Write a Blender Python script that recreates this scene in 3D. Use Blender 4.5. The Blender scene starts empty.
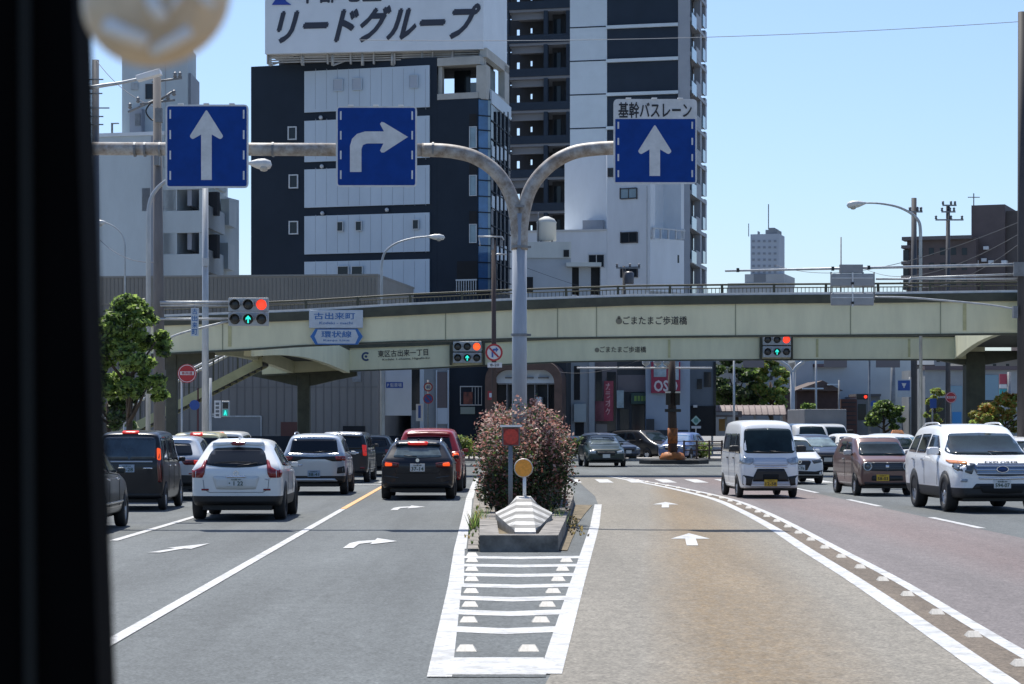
import bpy, bmesh, math, random
from mathutils import Vector, Matrix, Quaternion
from mathutils.bvhtree import BVHTree

random.seed(7)
SC = bpy.context.scene
COL = SC.collection
R = math.radians

# ------------------------------------------------------------------ camera
F = 2317.0            # focal length in pixels of the 1024 px wide frame
CX, HY, EYE = 512.0, 427.0, 1.8
cam = bpy.data.cameras.new('camera')
cam.sensor_width = 36.0
cam.lens = F * 36.0 / 1024.0
cam.shift_y = (HY - 342.0) / 1024.0
cam.clip_start, cam.clip_end = 0.1, 6000.0
cam.dof.use_dof = True
cam.dof.focus_distance = 62.0
cam.dof.aperture_fstop = 15.0
camo = bpy.data.objects.new('camera', cam)
camo.location = (0, 0, EYE)
camo.rotation_euler = (R(90), 0, 0)
COL.objects.link(camo)
SC.camera = camo

# ------------------------------------------------------------------ light
SUN = Vector((-1.1, 3.5, 6.7)).normalized()
w = bpy.data.worlds.new('World')
SC.world = w
w.use_nodes = True
nt = w.node_tree
bg = nt.nodes['Background']
sky = nt.nodes.new('ShaderNodeTexSky')
sky.sky_type = 'NISHITA'
sky.sun_disc = False
sky.sun_elevation = math.asin(SUN.z)
sky.sun_rotation = math.atan2(SUN.x, SUN.y)
sky.air_density, sky.dust_density, sky.ozone_density = 0.9, 1.2, 7.0
nt.links.new(sky.outputs[0], bg.inputs[0])
bg.inputs[1].default_value = 0.106
sl = bpy.data.lights.new('sun', 'SUN')
sl.energy = 4.15
sl.angle = R(0.53)
sl.color = (1.0, 0.955, 0.88)
so = bpy.data.objects.new('sun', sl)
so.rotation_euler = SUN.to_track_quat('Z', 'Y').to_euler()
so.location = SUN * 200
COL.objects.link(so)
vs = SC.view_settings
vs.view_transform = 'Standard'
vs.look = 'None'
vs.exposure = 0.66
vs.gamma = 1.0
SC.cycles.max_bounces = 6
SC.cycles.caustics_reflective = False
SC.cycles.caustics_refractive = False
SC.cycles.sample_clamp_indirect = 4.0

# ------------------------------------------------------------------ materials
MATS = {}
def mat(name, col, rough=0.6, metal=0.0, noise=0.0, nscale=4.0, coat=0.0, spec=0.5,
        bump=0.0, bscale=60.0, emit=0.0, streak=0.0, trans=0.0, dirt=None):
    """procedural principled material; noise = amount of mottling in the base colour"""
    if name in MATS: return MATS[name]
    m = bpy.data.materials.new(name)
    m.use_nodes = True
    t = m.node_tree
    b = t.nodes['Principled BSDF']
    c = tuple(col) + (1.0,)
    b.inputs['Base Color'].default_value = c
    b.inputs['Roughness'].default_value = rough
    b.inputs['Metallic'].default_value = metal
    b.inputs['Specular IOR Level'].default_value = spec
    b.inputs['Coat Weight'].default_value = coat
    b.inputs['Coat Roughness'].default_value = 0.04
    if trans: b.inputs['Transmission Weight'].default_value = trans
    if emit:
        b.inputs['Emission Color'].default_value = c
        b.inputs['Emission Strength'].default_value = emit
    tc = t.nodes.new('ShaderNodeTexCoord')
    if noise:
        n = t.nodes.new('ShaderNodeTexNoise')
        n.inputs['Scale'].default_value = nscale
        n.inputs['Detail'].default_value = 6
        n.inputs['Roughness'].default_value = 0.65
        vec = tc.outputs['Object']
        if streak:
            mp = t.nodes.new('ShaderNodeMapping')
            mp.inputs['Scale'].default_value = (1, 1, 1.0 / streak)
            t.links.new(vec, mp.inputs[0]); vec = mp.outputs[0]
        t.links.new(vec, n.inputs['Vector'])
        r = t.nodes.new('ShaderNodeValToRGB')
        d = dirt or tuple(x * (1 - noise) for x in col)
        u = tuple(min(1, x * (1 + noise * 0.6)) for x in col)
        if dirt:
            u = col
        r.color_ramp.elements[0].position = 0.33
        r.color_ramp.elements[1].position = 0.62
        r.color_ramp.elements[0].color = tuple(d) + (1,)
        r.color_ramp.elements[1].color = tuple(u) + (1,)
        t.links.new(n.outputs['Fac'], r.inputs[0])
        t.links.new(r.outputs[0], b.inputs['Base Color'])
    if bump:
        n2 = t.nodes.new('ShaderNodeTexNoise')
        n2.inputs['Scale'].default_value = bscale
        n2.inputs['Detail'].default_value = 4
        t.links.new(tc.outputs['Object'], n2.inputs['Vector'])
        bp = t.nodes.new('ShaderNodeBump')
        bp.inputs['Strength'].default_value = bump
        bp.inputs['Distance'].default_value = 0.01
        t.links.new(n2.outputs['Fac'], bp.inputs['Height'])
        t.links.new(bp.outputs[0], b.inputs['Normal'])
    MATS[name] = m
    return m

def hexc(s):
    v = [int(s[i:i+2], 16) / 255 for i in (0, 2, 4)]
    return tuple(x / 12.92 if x <= .04045 else ((x + .055) / 1.055) ** 2.4 for x in v)

# ------------------------------------------------------------------ builders
def W(px, py, Y):
    """a point of the place measured in the photograph, Y metres ahead of the viewer"""
    return Vector(((px - CX) * Y / F, Y, EYE - (py - HY) * Y / F))
def WX(px, Y): return (px - CX) * Y / F
def WZ(py, Y): return EYE - (py - HY) * Y / F

def worldloc(o):
    v = Vector((0, 0, 0))
    while o is not None:
        v += Vector(o.location); o = o.parent
    return v

# parts that come out of one loop but are pieces of their own
SPLIT = {'facade_panel', 'spandrel_panel', 'dark_panel', 'floor_band', 'corridor_parapet', 'corridor_slab', 'corridor_back_wall', 'corridor_door',
         'balcony_slab', 'balcony_glass', 'balcony_wall', 'balcony_parapet', 'balcony_recess', 'balcony_side', 'slit_window', 'dark_opening', 'pier',
         'window', 'air_conditioner', 'pilaster', 'dark_recess', 'blue_glass', 'shopfront', 'sign_back', 'side_girder', 'deck_edge', 'signal_back',
         'pedestrian_signal_box', 'hood', 'junction_box', 'insulator', 'cross_arm', 'railing_post', 'rail_post', 'sign_picture', 'drain_pipe', 'stair_stringer',
         'handrail', 'blue_end', 'eave_board', 'small_window', 'post', 'step_bar', 'roof_fitting', 'bracket', 'splice', 'panel_joint', 'stem', 'roof_aerial', 'aerial', 'white_reflection', 'top_bracket', 'back_rail', 'hanger', 'clamp'}
class B:
    def __init__(self): self.bm = bmesh.new(); self.mi = 0
    def face(self, pts):
        vs = [self.bm.verts.new(p) for p in pts]
        f = self.bm.faces.new(vs); f.material_index = self.mi
        return f
    def box(self, x0, x1, y0, y1, z0, z1, T=None):
        c = [Vector((x, y, z)) for z in (z0, z1) for y in (y0, y1) for x in (x0, x1)]
        if T is not None: c = [T @ p for p in c]
        v = [self.bm.verts.new(p) for p in c]
        for q in ((0, 2, 3, 1), (4, 5, 7, 6), (0, 1, 5, 4), (2, 6, 7, 3), (0, 4, 6, 2), (1, 3, 7, 5)):
            self.bm.faces.new([v[i] for i in q]).material_index = self.mi
        return self
    def pbox(self, x0, y0, x1, y1, Y, d, front=0.0):
        """box whose front face spans these measured columns and rows at distance Y"""
        a, b = W(x0, y1, Y), W(x1, y0, Y)
        return self.box(a.x, b.x, Y - front, Y + d, a.z, b.z)
    def prism(self, pts, vec):
        """polygon (3-D points) swept along vec"""
        vec = Vector(vec)
        a = [self.bm.verts.new(p) for p in pts]
        b = [self.bm.verts.new(Vector(p) + vec) for p in pts]
        n = len(a)
        for f in [a[::-1], b] + [[a[i], a[(i + 1) % n], b[(i + 1) % n], b[i]] for i in range(n)]:
            self.bm.faces.new(f).material_index = self.mi
        return self
    def tube(self, pts, r, n=10, caps=True):
        pts = [Vector(p) for p in pts]
        rs = r if isinstance(r, (list, tuple)) else [r] * len(pts)
        rings = []
        s = None
        for i, p in enumerate(pts):
            d = (pts[min(i + 1, len(pts) - 1)] - pts[max(i - 1, 0)]).normalized()
            if s is None: s = d.cross(Vector((0.013, 0.021, 1)) if abs(d.z) < .95 else Vector((1, .02, .01))).normalized()
            else: s = (s - d * s.dot(d)).normalized()       # carry the frame along without twist
            t = s.cross(d)
            rings.append([self.bm.verts.new(p + rs[i] * (math.cos(2 * math.pi * k / n) * s + math.sin(2 * math.pi * k / n) * t)) for k in range(n)])
        for a, b in zip(rings, rings[1:]):
            for k in range(n):
                f = self.bm.faces.new((a[k], a[(k + 1) % n], b[(k + 1) % n], b[k])); f.smooth = n > 5; f.material_index = self.mi
        if caps:
            self.bm.faces.new(rings[0][::-1]).material_index = self.mi
            self.bm.faces.new(rings[-1]).material_index = self.mi
        return self
    def lathe(self, prof, c, axis=(0, 0, 1), n=20, smooth=True):
        closed = prof[0][0] > 1e-6 and prof[0] == prof[-1]
        c = Vector(c); ax = Vector(axis).normalized()
        s = ax.orthogonal().normalized(); t = ax.cross(s)
        rings = []
        for r, h in prof:
            if r < 1e-6: rings.append([self.bm.verts.new(c + ax * h)])
            else: rings.append([self.bm.verts.new(c + ax * h + r * (math.cos(2 * math.pi * k / n) * s + math.sin(2 * math.pi * k / n) * t)) for k in range(n)])
        for a, b in zip(rings, rings[1:]):
            for k in range(n):
                k2 = (k + 1) % n
                q = ([a[0]] if len(a) == 1 else [a[k], a[k2]]) + ([b[0]] if len(b) == 1 else [b[k2], b[k]])
                if len(q) > 2:
                    f = self.bm.faces.new(q); f.smooth = smooth; f.material_index = self.mi
        for rg, rev in ((rings[0], True), (rings[-1], False)):
            if len(rg) > 1 and not closed:
                self.bm.faces.new(rg[::-1] if rev else rg).material_index = self.mi
        return self
    def disc(self, c, r, normal, th=0.01, n=24):
        return self.lathe([(r, 0), (r, th)], c, normal, n, False)
    def islands(self):
        seen = set(); out = []
        for v in self.bm.verts:
            if v in seen: continue
            st = [v]; seen.add(v); g = []
            while st:
                q = st.pop(); g.append(q)
                for e in q.link_edges:
                    o = e.other_vert(q)
                    if o not in seen: seen.add(o); st.append(o)
            out.append(g)
        return out
    def done(self, name, m, parent=None, loc=None, local=False, bevel=0.0, smooth=False, recalc=True):
        if name in SPLIT:
            isl = self.islands()
            if len(isl) > 1:
                first = None
                for g in isl:
                    q = B(); mp = {v: q.bm.verts.new(v.co) for v in g}
                    for f in {f for v in g for f in v.link_faces}:
                        nf = q.bm.faces.new([mp[v] for v in f.verts]); nf.smooth = f.smooth; nf.material_index = f.material_index
                    o = q._done(name, m, parent, loc, local, bevel, smooth, recalc)
                    first = first or o
                self.bm.free(); return first
        return self._done(name, m, parent, loc, local, bevel, smooth, recalc)
    def _done(self, name, m, parent=None, loc=None, local=False, bevel=0.0, smooth=False, recalc=True):
        if recalc: bmesh.ops.recalc_face_normals(self.bm, faces=self.bm.faces[:])
        off = Vector((0, 0, 0))
        if not local:
            off = worldloc(parent) if parent is not None else Vector(loc or (0, 0, 0))
        me = bpy.data.meshes.new(name)
        if off.length: bmesh.ops.translate(self.bm, verts=self.bm.verts[:], vec=-off)
        self.bm.to_mesh(me); self.bm.free()
        for q in (m if isinstance(m, (list, tuple)) else [m]): me.materials.append(q)
        if smooth:
            for p in me.polygons: p.use_smooth = True
        o = bpy.data.objects.new(name, me)
        COL.objects.link(o)
        if parent is not None: o.parent = parent
        elif loc is not None: o.location = loc
        if bevel:
            md = o.modifiers.new('bevel', 'BEVEL'); md.width = bevel; md.segments = 2; md.limit_method = 'ANGLE'
        return o

def thing(name, label, cat, loc=(0, 0, 0), rz=0.0, group=None):
    o = bpy.data.objects.new(name, None)
    o.empty_display_size = 0.3
    COL.objects.link(o)
    o.location = loc; o.rotation_euler = (0, 0, rz)
    tag(o, label, cat, group)
    return o
def tag(o, label, cat, group=None, kind=None):
    if label: o['label'] = label
    if cat: o['category'] = cat
    if group: o['group'] = group
    if kind: o['kind'] = kind
    return o
def struct(o): o['kind'] = 'structure'; return o

def text(s, name, m, parent, c, w, h, right=(1, 0, 0), up=(0, 0, 1), bold=0.0, depth=0.004, shear=0.0, local=False):
    """lettering as a flat mesh of real thickness, fitted to w x h around the point c"""
    cu = bpy.data.curves.new(name, 'FONT')
    cu.body = s; cu.offset = 0; cu.extrude = 0.0; cu.resolution_u = 2
    to = bpy.data.objects.new(name, cu); COL.objects.link(to)
    dg = bpy.context.evaluated_depsgraph_get()
    me = bpy.data.meshes.new_from_object(to.evaluated_get(dg))
    bpy.data.objects.remove(to); bpy.data.curves.remove(cu)
    xs = [v.co.x for v in me.vertices]; ys = [v.co.y for v in me.vertices]
    x0, x1, y0, y1 = min(xs), max(xs), min(ys), max(ys)
    sx = w / max(x1 - x0, 1e-4); sy = h / max(y1 - y0, 1e-4)
    right, up, c = Vector(right), Vector(up), Vector(c)
    nrm = right.cross(up)
    off = Vector((0, 0, 0)) if local else worldloc(parent)
    bm = bmesh.new(); bm.from_mesh(me)
    if bold:                      # heavier strokes: the same glyphs again, a touch aside and a touch deeper
        base = bm.faces[:]
        for k, (dx, dy) in enumerate(((1, 0), (-1, 0), (0, 1), (0, -1))):
            g = bmesh.ops.duplicate(bm, geom=base)['geom']
            for v in g:
                if isinstance(v, bmesh.types.BMVert): v.co.x += dx * bold; v.co.y += dy * bold; v.co.z = -.25 * (k + 1)
    for v in bm.verts:
        a = (v.co.x - (x0 + x1) / 2) * sx; b = (v.co.y - (y0 + y1) / 2) * sy
        v.co = c + right * (a + shear * b) + up * b + nrm * (depth * (1.5 + v.co.z)) - off
    bm.to_mesh(me); bm.free()
    me.materials.clear(); me.materials.append(m)
    o = bpy.data.objects.new(name, me); COL.objects.link(o); o.parent = parent
    md = o.modifiers.new('thick', 'SOLIDIFY'); md.thickness = depth * .2; md.offset = -1
    return o

def rnd_poly(pts, r=0.03, n=3):
    """round the corners of a 2-D polygon"""
    out = []; N = len(pts)
    for i in range(N):
        p = Vector(pts[i]); a = Vector(pts[i - 1]); b = Vector(pts[(i + 1) % N])
        da, db = (a - p), (b - p)
        ra = min(r, da.length * .45); rb = min(r, db.length * .45)
        s, e = p + da.normalized() * ra, p + db.normalized() * rb
        for k in range(n + 1):
            t = k / n
            out.append(tuple((1 - t) ** 2 * s + 2 * t * (1 - t) * p + t * t * e))
    return out

def copy_tree(o, parent=None):
    c = o.copy(); COL.objects.link(c); c.parent = parent
    for ch in list(o.children): copy_tree(ch, c)
    return c

# shared finishes
STEEL = mat('galvanised steel', (.42, .44, .45), .5, .35, .2, 5, streak=4)
STEELD = mat('dull grey steel', (.2, .21, .22), .55, .2, .25, 4)
CONC = mat('concrete', (.33, .325, .31), .85, 0, .25, 2.5, bump=.2)
CONCPOLE = mat('concrete pole', (.16, .15, .145), .85, 0, .3, 1.5, streak=5)
WOODPOLE = mat('brown pole', (.07, .05, .045), .8, 0, .3, 2, streak=5)
BLACK = mat('black plastic', (.014, .014, .015), .5)
RUBBER = mat('tyre rubber', (.018, .018, .019), .75)
CHROME = mat('chrome', (.75, .75, .77), .15, 1)
WHITEP = mat('white paint', (.78, .78, .77), .45, 0, .06, 3)
# ================================================================== ground and roads
def ramp(t, fac, stops):
    r = t.nodes.new('ShaderNodeValToRGB')
    e = r.color_ramp.elements
    while len(e) < len(stops): e.new(0.5)
    for k, (p, c) in enumerate(stops):
        e[k].position = p; e[k].color = tuple(c) + (1,)
    t.links.new(fac, r.inputs[0]); return r.outputs[0]
def mixc(t, f, a, b, mode='MIX'):
    m = t.nodes.new('ShaderNodeMix'); m.data_type = 'RGBA'; m.blend_type = mode
    if isinstance(f, float): m.inputs[0].default_value = f
    else: t.links.new(f, m.inputs[0])
    for i, q in ((6, a), (7, b)):
        if isinstance(q, tuple): m.inputs[i].default_value = q + (1,)
        else: t.links.new(q, m.inputs[i])
    return m.outputs[2]

def asphalt(name, base, grain=0.4, wear=None, patch=0.22, axis_x=None):
    m = bpy.data.materials.new(name); m.use_nodes = True
    t = m.node_tree; b = t.nodes['Principled BSDF']
    tc = t.nodes.new('ShaderNodeTexCoord'); P = tc.outputs['Object']
    def noise(s, d=4, sc=None, rough=.6):
        n = t.nodes.new('ShaderNodeTexNoise'); n.inputs['Scale'].default_value = s
        n.inputs['Detail'].default_value = d; n.inputs['Roughness'].default_value = rough
        v = P
        if sc:
            mp = t.nodes.new('ShaderNodeMapping'); mp.inputs['Scale'].default_value = sc
            t.links.new(P, mp.inputs[0]); v = mp.outputs[0]
        t.links.new(v, n.inputs['Vector']); return n.outputs['Fac']
    c = ramp(t, noise(30, 3, None, .7), [(.32, tuple(x * (1 - grain * 1.3) for x in base)), (.68, tuple(x * (1 + grain * 1.3) for x in base))])
    c = mixc(t, 1.0, c, ramp(t, noise(7, 3, (1, .45, 1), .7), [(.3, (1 - grain * .45,) * 3), (.7, (1 + grain * .45,) * 3)]), 'MULTIPLY')
    # long worn bands along the wheel tracks
    c = mixc(t, 1.0, c, ramp(t, noise(1.0, 4, (.9, .05, 1)), [(.35, (1 - patch,) * 3), (.65, (1 + patch * .5,) * 3)]), 'MULTIPLY')
    c = mixc(t, 1.0, c, ramp(t, noise(.35, 5, (1, .35, 1)), [(.35, (1 - patch * .6,) * 3), (.62, (1.05,) * 3)]), 'MULTIPLY')
    if wear:
        x0, x1, col, amt, shear = wear     # a worn coloured band in the lane, across X with ragged edges
        sp = t.nodes.new('ShaderNodeSeparateXYZ'); t.links.new(P, sp.inputs[0])
        y = t.nodes.new('ShaderNodeMath'); y.operation = 'MULTIPLY_ADD'
        t.links.new(noise(.8, 4, (1, .12, 1)), y.inputs[0]); y.inputs[1].default_value = .5
        sh = t.nodes.new('ShaderNodeMath'); sh.operation = 'MULTIPLY_ADD'; sh.inputs[1].default_value = -shear
        t.links.new(sp.outputs['Y'], sh.inputs[0]); t.links.new(sp.outputs['X'], sh.inputs[2])
        t.links.new(sh.outputs[0], y.inputs[2])
        mr = t.nodes.new('ShaderNodeMapRange'); mr.inputs[1].default_value = x0; mr.inputs[2].default_value = x1
        t.links.new(y.outputs[0], mr.inputs[0])
        f = ramp(t, mr.outputs[0], [(0, (0, 0, 0)), (.32, (.85,) * 3), (.6, (.7,) * 3), (1, (0, 0, 0))])
        g = ramp(t, noise(9, 6, (1, .5, 1), .8), [(.3, (.35,) * 3), (.6, (1,) * 3)])
        f2 = mixc(t, 1.0, f, g, 'MULTIPLY')
        fm = t.nodes.new('ShaderNodeMath'); fm.operation = 'MULTIPLY'; fm.inputs[1].default_value = amt
        t.links.new(f2, fm.inputs[0])
        c = mixc(t, fm.outputs[0], c, mixc(t, 1.0, c, col, 'MULTIPLY'))
    # hairline cracks / seams
    vo = t.nodes.new('ShaderNodeTexVoronoi'); vo.feature = 'DISTANCE_TO_EDGE'; vo.inputs['Scale'].default_value = .23
    wv = t.nodes.new('ShaderNodeMix'); wv.data_type = 'VECTOR'
    nn = t.nodes.new('ShaderNodeTexNoise'); nn.inputs['Scale'].default_value = 1.3; t.links.new(P, nn.inputs['Vector'])
    wv.inputs[0].default_value = .25
    t.links.new(P, wv.inputs[4]); t.links.new(nn.outputs['Color'], wv.inputs[5])
    t.links.new(wv.outputs[1], vo.inputs['Vector'])
    c = mixc(t, 1.0, c, ramp(t, vo.outputs['Distance'], [(0, (.86,) * 3), (.004, (1,) * 3)]), 'MULTIPLY')
    t.links.new(c, b.inputs['Base Color'])
    b.inputs['Roughness'].default_value = .82
    b.inputs['Specular IOR Level'].default_value = .3
    bp = t.nodes.new('ShaderNodeBump'); bp.inputs['Strength'].default_value = .35; bp.inputs['Distance'].default_value = .01
    t.links.new(noise(70, 3), bp.inputs['Height']); t.links.new(bp.outputs[0], b.inputs['Normal'])
    return m

ASPH = asphalt('grey asphalt', (.104, .115, .117), .34)
ASPH_BUS = asphalt('worn tinted asphalt of the bus lane', (.190, .176, .148), .36, (.15, 2.15, (.95, .70, .40), 1.0, .06), .12)
ASPH_RED = asphalt('faded red asphalt', (.150, .134, .133), .34, (5.9, 8.6, (1.1, .88, .84), .8, 0.0), .14)
PAVE = mat('pale paving', (.27, .26, .245), .85, 0, .2, 1.2, bump=.2)
def paint_mat():
    m = mat('road paint', (.45, .455, .45), .6, 0, .35, 3.0, bump=.2)
    t = m.node_tree; b = t.nodes['Principled BSDF']
    src = b.inputs['Base Color'].links[0].from_socket
    n = t.nodes.new('ShaderNodeTexNoise'); n.inputs['Scale'].default_value = 14; n.inputs['Detail'].default_value = 8; n.inputs['Roughness'].default_value = .8
    tc = t.nodes.new('ShaderNodeTexCoord'); t.links.new(tc.outputs['Object'], n.inputs['Vector'])
    f = ramp(t, n.outputs['Fac'], [(.52, (0, 0, 0)), (.64, (.8,) * 3)])
    t.links.new(mixc(t, f, src, (.16, .155, .145)), b.inputs['Base Color'])
    return m
PAINT = paint_mat()
PAINT_O = mat('orange road paint', (.62, .33, .11), .6, 0, .25, 3, bump=.2)

def drift(Y): return -0.011 * (Y - 16)
b = B(); b.box(-420, 420, -60, 700, -.4, 0)
struct(b.done('ground', mat('town ground', (.20, .195, .185), .9, 0, .25, .05)))

def sheet(name, m, pts, z):
    b = B(); b.face([(x, y, z) for x, y in pts]); return struct(b.done(name, m))
# carriageway towards the viewer and past the junction
sheet('road', ASPH, [(-9.0, -30), (15.4, -30), (15.4, 90), (-10.2, 90)], .004)
sheet('cross_road', ASPH, [(-160, 88), (-10.0, 88), (15.6, 88), (170, 88), (170, 112), (20, 112), (14, 121), (-10, 121), (-14, 114), (-160, 114)], .008)
sheet('far_road', ASPH, [(9, 108), (25, 108), (70, 420), (46, 420), (14.5, 140)], .004)

# lines of the bus lane, traced as distances and offsets on the ground
DA = [(3.05, 9), (3.45, 16.2), (3.96, 26), (4.30, 34), (4.64, 41.5), (4.90, 50), (5.0, 58), (4.62, 68), (4.02, 77), (3.5, 84)]
DB = [(3.68, 9), (4.02, 18.1), (4.48, 26.6), (4.80, 34.5), (5.12, 42.3), (5.36, 50), (5.42, 58), (4.98, 68), (4.34, 77), (3.8, 84)]
HR = [(-.35, 9), (.28, 16.8), (.72, 26), (1.06, 33), (1.5, 42), (1.99, 53.5), (2.15, 60), (2.2, 84)]   # right edge of the hatching
sheet('bus_lane', ASPH_BUS, HR[1:] + [(3.7, 84), (4.2, 77), (4.8, 68), (5.2, 58), (5.12, 50), (4.88, 41.5), (4.55, 34), (4.2, 26), (3.75, 16.2)] + [(3.5, 12), (3.0, -20), (-1.2, -20), (-.3, 9)], .008)
sheet('stud_strip', asphalt('brown worn strip', (.125, .10, .075), .4), [(a + .06, y) for a, y in DA] + [(a - .05, y) for a, y in DB[::-1]], .0105)
sheet('red_lane', ASPH_RED, DB[1:] + [(8.2, 84), (8.25, 20), (8.3, -20), (3.2, -20), (3.6, 9)], .008)

def strip(name, pts, wd, m=PAINT, z=.0125):
    b = B()
    L, Rr = [], []
    for i, (x, y) in enumerate(pts):
        a = Vector(pts[max(i - 1, 0)]); c = Vector(pts[min(i + 1, len(pts) - 1)])
        d = (c - a).normalized(); n = Vector((-d.y, d.x)) * wd / 2
        L.append((x + n.x, y + n.y, z)); Rr.append((x - n.x, y - n.y, z))
    for i in range(len(pts) - 1):
        b.face([Rr[i], Rr[i + 1], L[i + 1], L[i]])
    return struct(b.done(name, m))
def fine(pts, n=6):
    """smooth curve through measured points"""
    out = []
    for i in range(len(pts) - 1):
        p0, p1, p2, p3 = [Vector(pts[max(0, min(len(pts) - 1, k))]) for k in (i - 1, i, i + 1, i + 2)]
        for k in range(n):
            t = k / n
            out.append(tuple(.5 * ((2 * p1) + (p2 - p0) * t + (2 * p0 - 5 * p1 + 4 * p2 - p3) * t * t + (3 * p1 - p0 - 3 * p2 + p3) * t ** 3)))
    out.append(tuple(pts[-1])); return out

strip('edge_line', fine(DA), .19)
strip('edge_line', fine(DB), .135)
# left carriageway lines
strip('lane_line', [(-3.31 + drift(y), y) for y in (8, 30, 50.5)], .13)
strip('orange_lane_line', [(-3.31 + drift(y), y) for y in (50.7, 64, 79)], .13, PAINT_O)
for y in (14, 27, 36.5, 47.5, 60, 71):
    strip('lane_dash', [(-6.05 + drift(y), y), (-6.05 + drift(y + 6), y + (11 if y == 36.5 else 6))], .14)
for y in (19, 29.8, 40.9, 52.2, 63, 74):
    strip('lane_dash', [(8.3, y), (8.3, y + 5)], .15)
for y in (24, 35, 46, 57, 68):
    strip('lane_dash', [(11.6, y), (11.6, y + 5)], .15)
# lines round the hatching
LI = [(-.36, 9), (-.50, 16.6), (-.62, 26), (-.74, 33), (-.92, 45), (-1.20, 66), (-1.32, 82)]
b = B()
HL = [(-.61, 16.6), (-.72, 26), (-.85, 34), (-.98, 45), (-1.15, 58), (-1.32, 80)]
for (a, ya), (c, yc) in zip(HL, HL[1:]):
    b.face([(a, ya, .0125), (a + .18, ya, .0125), (c + .155, yc, .0125), (c, yc, .0125)])
struct(b.done('edge_line', PAINT))
strip('edge_line', [(x, y) for x, y in HR[1:6]], .165)
def hr(Y):
    for (a, ya), (c, yc) in zip(HR, HR[1:]):
        if ya <= Y <= yc: return a + (c - a) * (Y - ya) / (yc - ya)
def hl(Y):
    for (a, ya), (c, yc) in zip(HL, HL[1:]):
        if ya <= Y <= yc: return a + (c - a) * (Y - ya) / (yc - ya)
sheet('hatching_ground', ASPH, [(-.5, 16.6), (.24, 16.6), (1.0, 33.4), (-.7, 33.4)], .010)
BARS = [17.35, 20.5, 22.4, 24.25, 26.2, 28.1, 30.0, 31.85]
for i, y in enumerate(BARS):
    hw = .62 if i == 0 else .29
    xl, xr = hl(y) + .15, hr(y) - .06
    xm = (xl + xr) / 2
    b = B()
    dv = 0 if i == 0 else -.22      # bars sag a little towards the viewer
    b.face([(xl, y - hw, .0135), (xm, y - hw + dv, .0135), (xm, y + hw + dv, .0135), (xl, y + hw, .0135)])
    b.face([(xm, y - hw + dv, .0135), (xr, y - hw, .0135), (xr, y + hw, .0135), (xm, y + hw + dv, .0135)])
    struct(b.done('hatching_bar', PAINT))

def arrow_straight(x, y, s=1.0):
    b = B()
    k = [(-.09, 0), (.09, 0), (.09, 2.2), (.33, 2.2), (0, 4.2), (-.33, 2.2), (-.09, 2.2)]
    b.face([(x + a * s + .06 * c, y + c * s, .0135) for a, c in k])
    struct(b.done('straight_arrow', PAINT))
def arrow_right(x, y, s=1.0):
    b = B()
    k = [(-.12, 0), (.10, 0), (.10, 1.7), (.34, 2.35), (.34, 1.5), (.85, 2.9), (.34, 4.3), (.34, 3.4), (.0, 2.9), (-.12, 2.0)]
    b.face([(x + a * s, y + c * s, .0135) for a, c in k])
    struct(b.done('turn_arrow', PAINT))
arrow_straight(WX(685, 36.5) , 35.0, .95)
arrow_straight(WX(661, 53), 51.5, .9)
arrow_right(WX(359, 36.5), 34.2, .72)
arrow_right(WX(397, 51), 49.8, .7)
b = B()   # straight and left arrow in the second lane
x, y = WX(182, 35), 33.0
b.face([(x + a, y + c, .0135) for a, c in [(-.2, 0), (.02, 1.2), (-.12, 1.25), (.34, 2.6), (.28, 1.0), (.16, 1.1), (-.02, 0)]])
struct(b.done('turn_arrow', PAINT))
# crosswalk bars under the footbridge
for i in range(22):
    x = -8.4 + i * 1.02
    if -1.3 < x < 1.6: continue
    b = B(); b.face([(x, 74.5, .0135), (x + .45, 74.5, .0135), (x + .45, 79.3, .0135), (x, 79.3, .0135)])
    struct(b.done('crosswalk_bar', PAINT))
for i in range(6):
    x = -10.5 - i * 1.3
for xx0, xx1, yy in ((-9.4, -1.5, 71.5),):
    b = B(); b.face([(xx0, yy, .0135), (xx1, yy, .0135), (xx1, yy + .45, .0135), (xx0, yy + .45, .0135)])
    struct(b.done('stop_line', PAINT))

# pavements with kerbs
KERB = mat('kerb stone', (.36, .35, .33), .85, 0, .25, 3, bump=.3)
def pavement(pts):
    b = B(); b.prism([(x, y, 0) for x, y in pts], (0, 0, .14)); struct(b.done('pavement', PAVE))
def kerb(pts, wd=.16, z=.16):
    b = B()
    for (xa, ya), (xb, yb) in zip(pts, pts[1:]):
        d = Vector((xb - xa, yb - ya, 0)); L = d.length; d.normalize(); n = Vector((-d.y, d.x, 0)) * wd
        k = max(1, int(L / 1.0)) if L < 90 else int(L / 4)
        for i in range(k):
            p = Vector((xa, ya, 0)) + d * (L * i / k); q = Vector((xa, ya, 0)) + d * (L * (i + 1) / k - .015)
            b.prism([p, q, q + n, p + n], (0, 0, z))
    struct(b.done('kerb', KERB))
pavement([(-9.38, -30), (-26, -30), (-26, 85), (-13.5, 85), (-11.0, 82), (-10.1, 76)])
kerb([(-9.2, -30), (-9.9, 74), (-10.9, 81), (-13.5, 84.8), (-26, 85)])
pavement([(15.58, -30), (15.8, 74), (17, 82), (20, 85), (60, 85), (60, -30)])
kerb([(60, 85.2), (20, 85.2), (16.8, 82.1), (15.6, 74), (15.4, -30)])
pavement([(-60, 114.2), (-60, 150), (13.5, 150), (13.5, 121.4), (-10, 121.4), (-14, 114.2)])
kerb([(-60, 114), (-14, 114), (-10, 121.2), (13.7, 121.2), (13.7, 150)])
pavement([(26, 112.2), (30, 150), (70, 150), (70, 112.2)])
kerb([(26, 112), (70, 112)])
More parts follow.
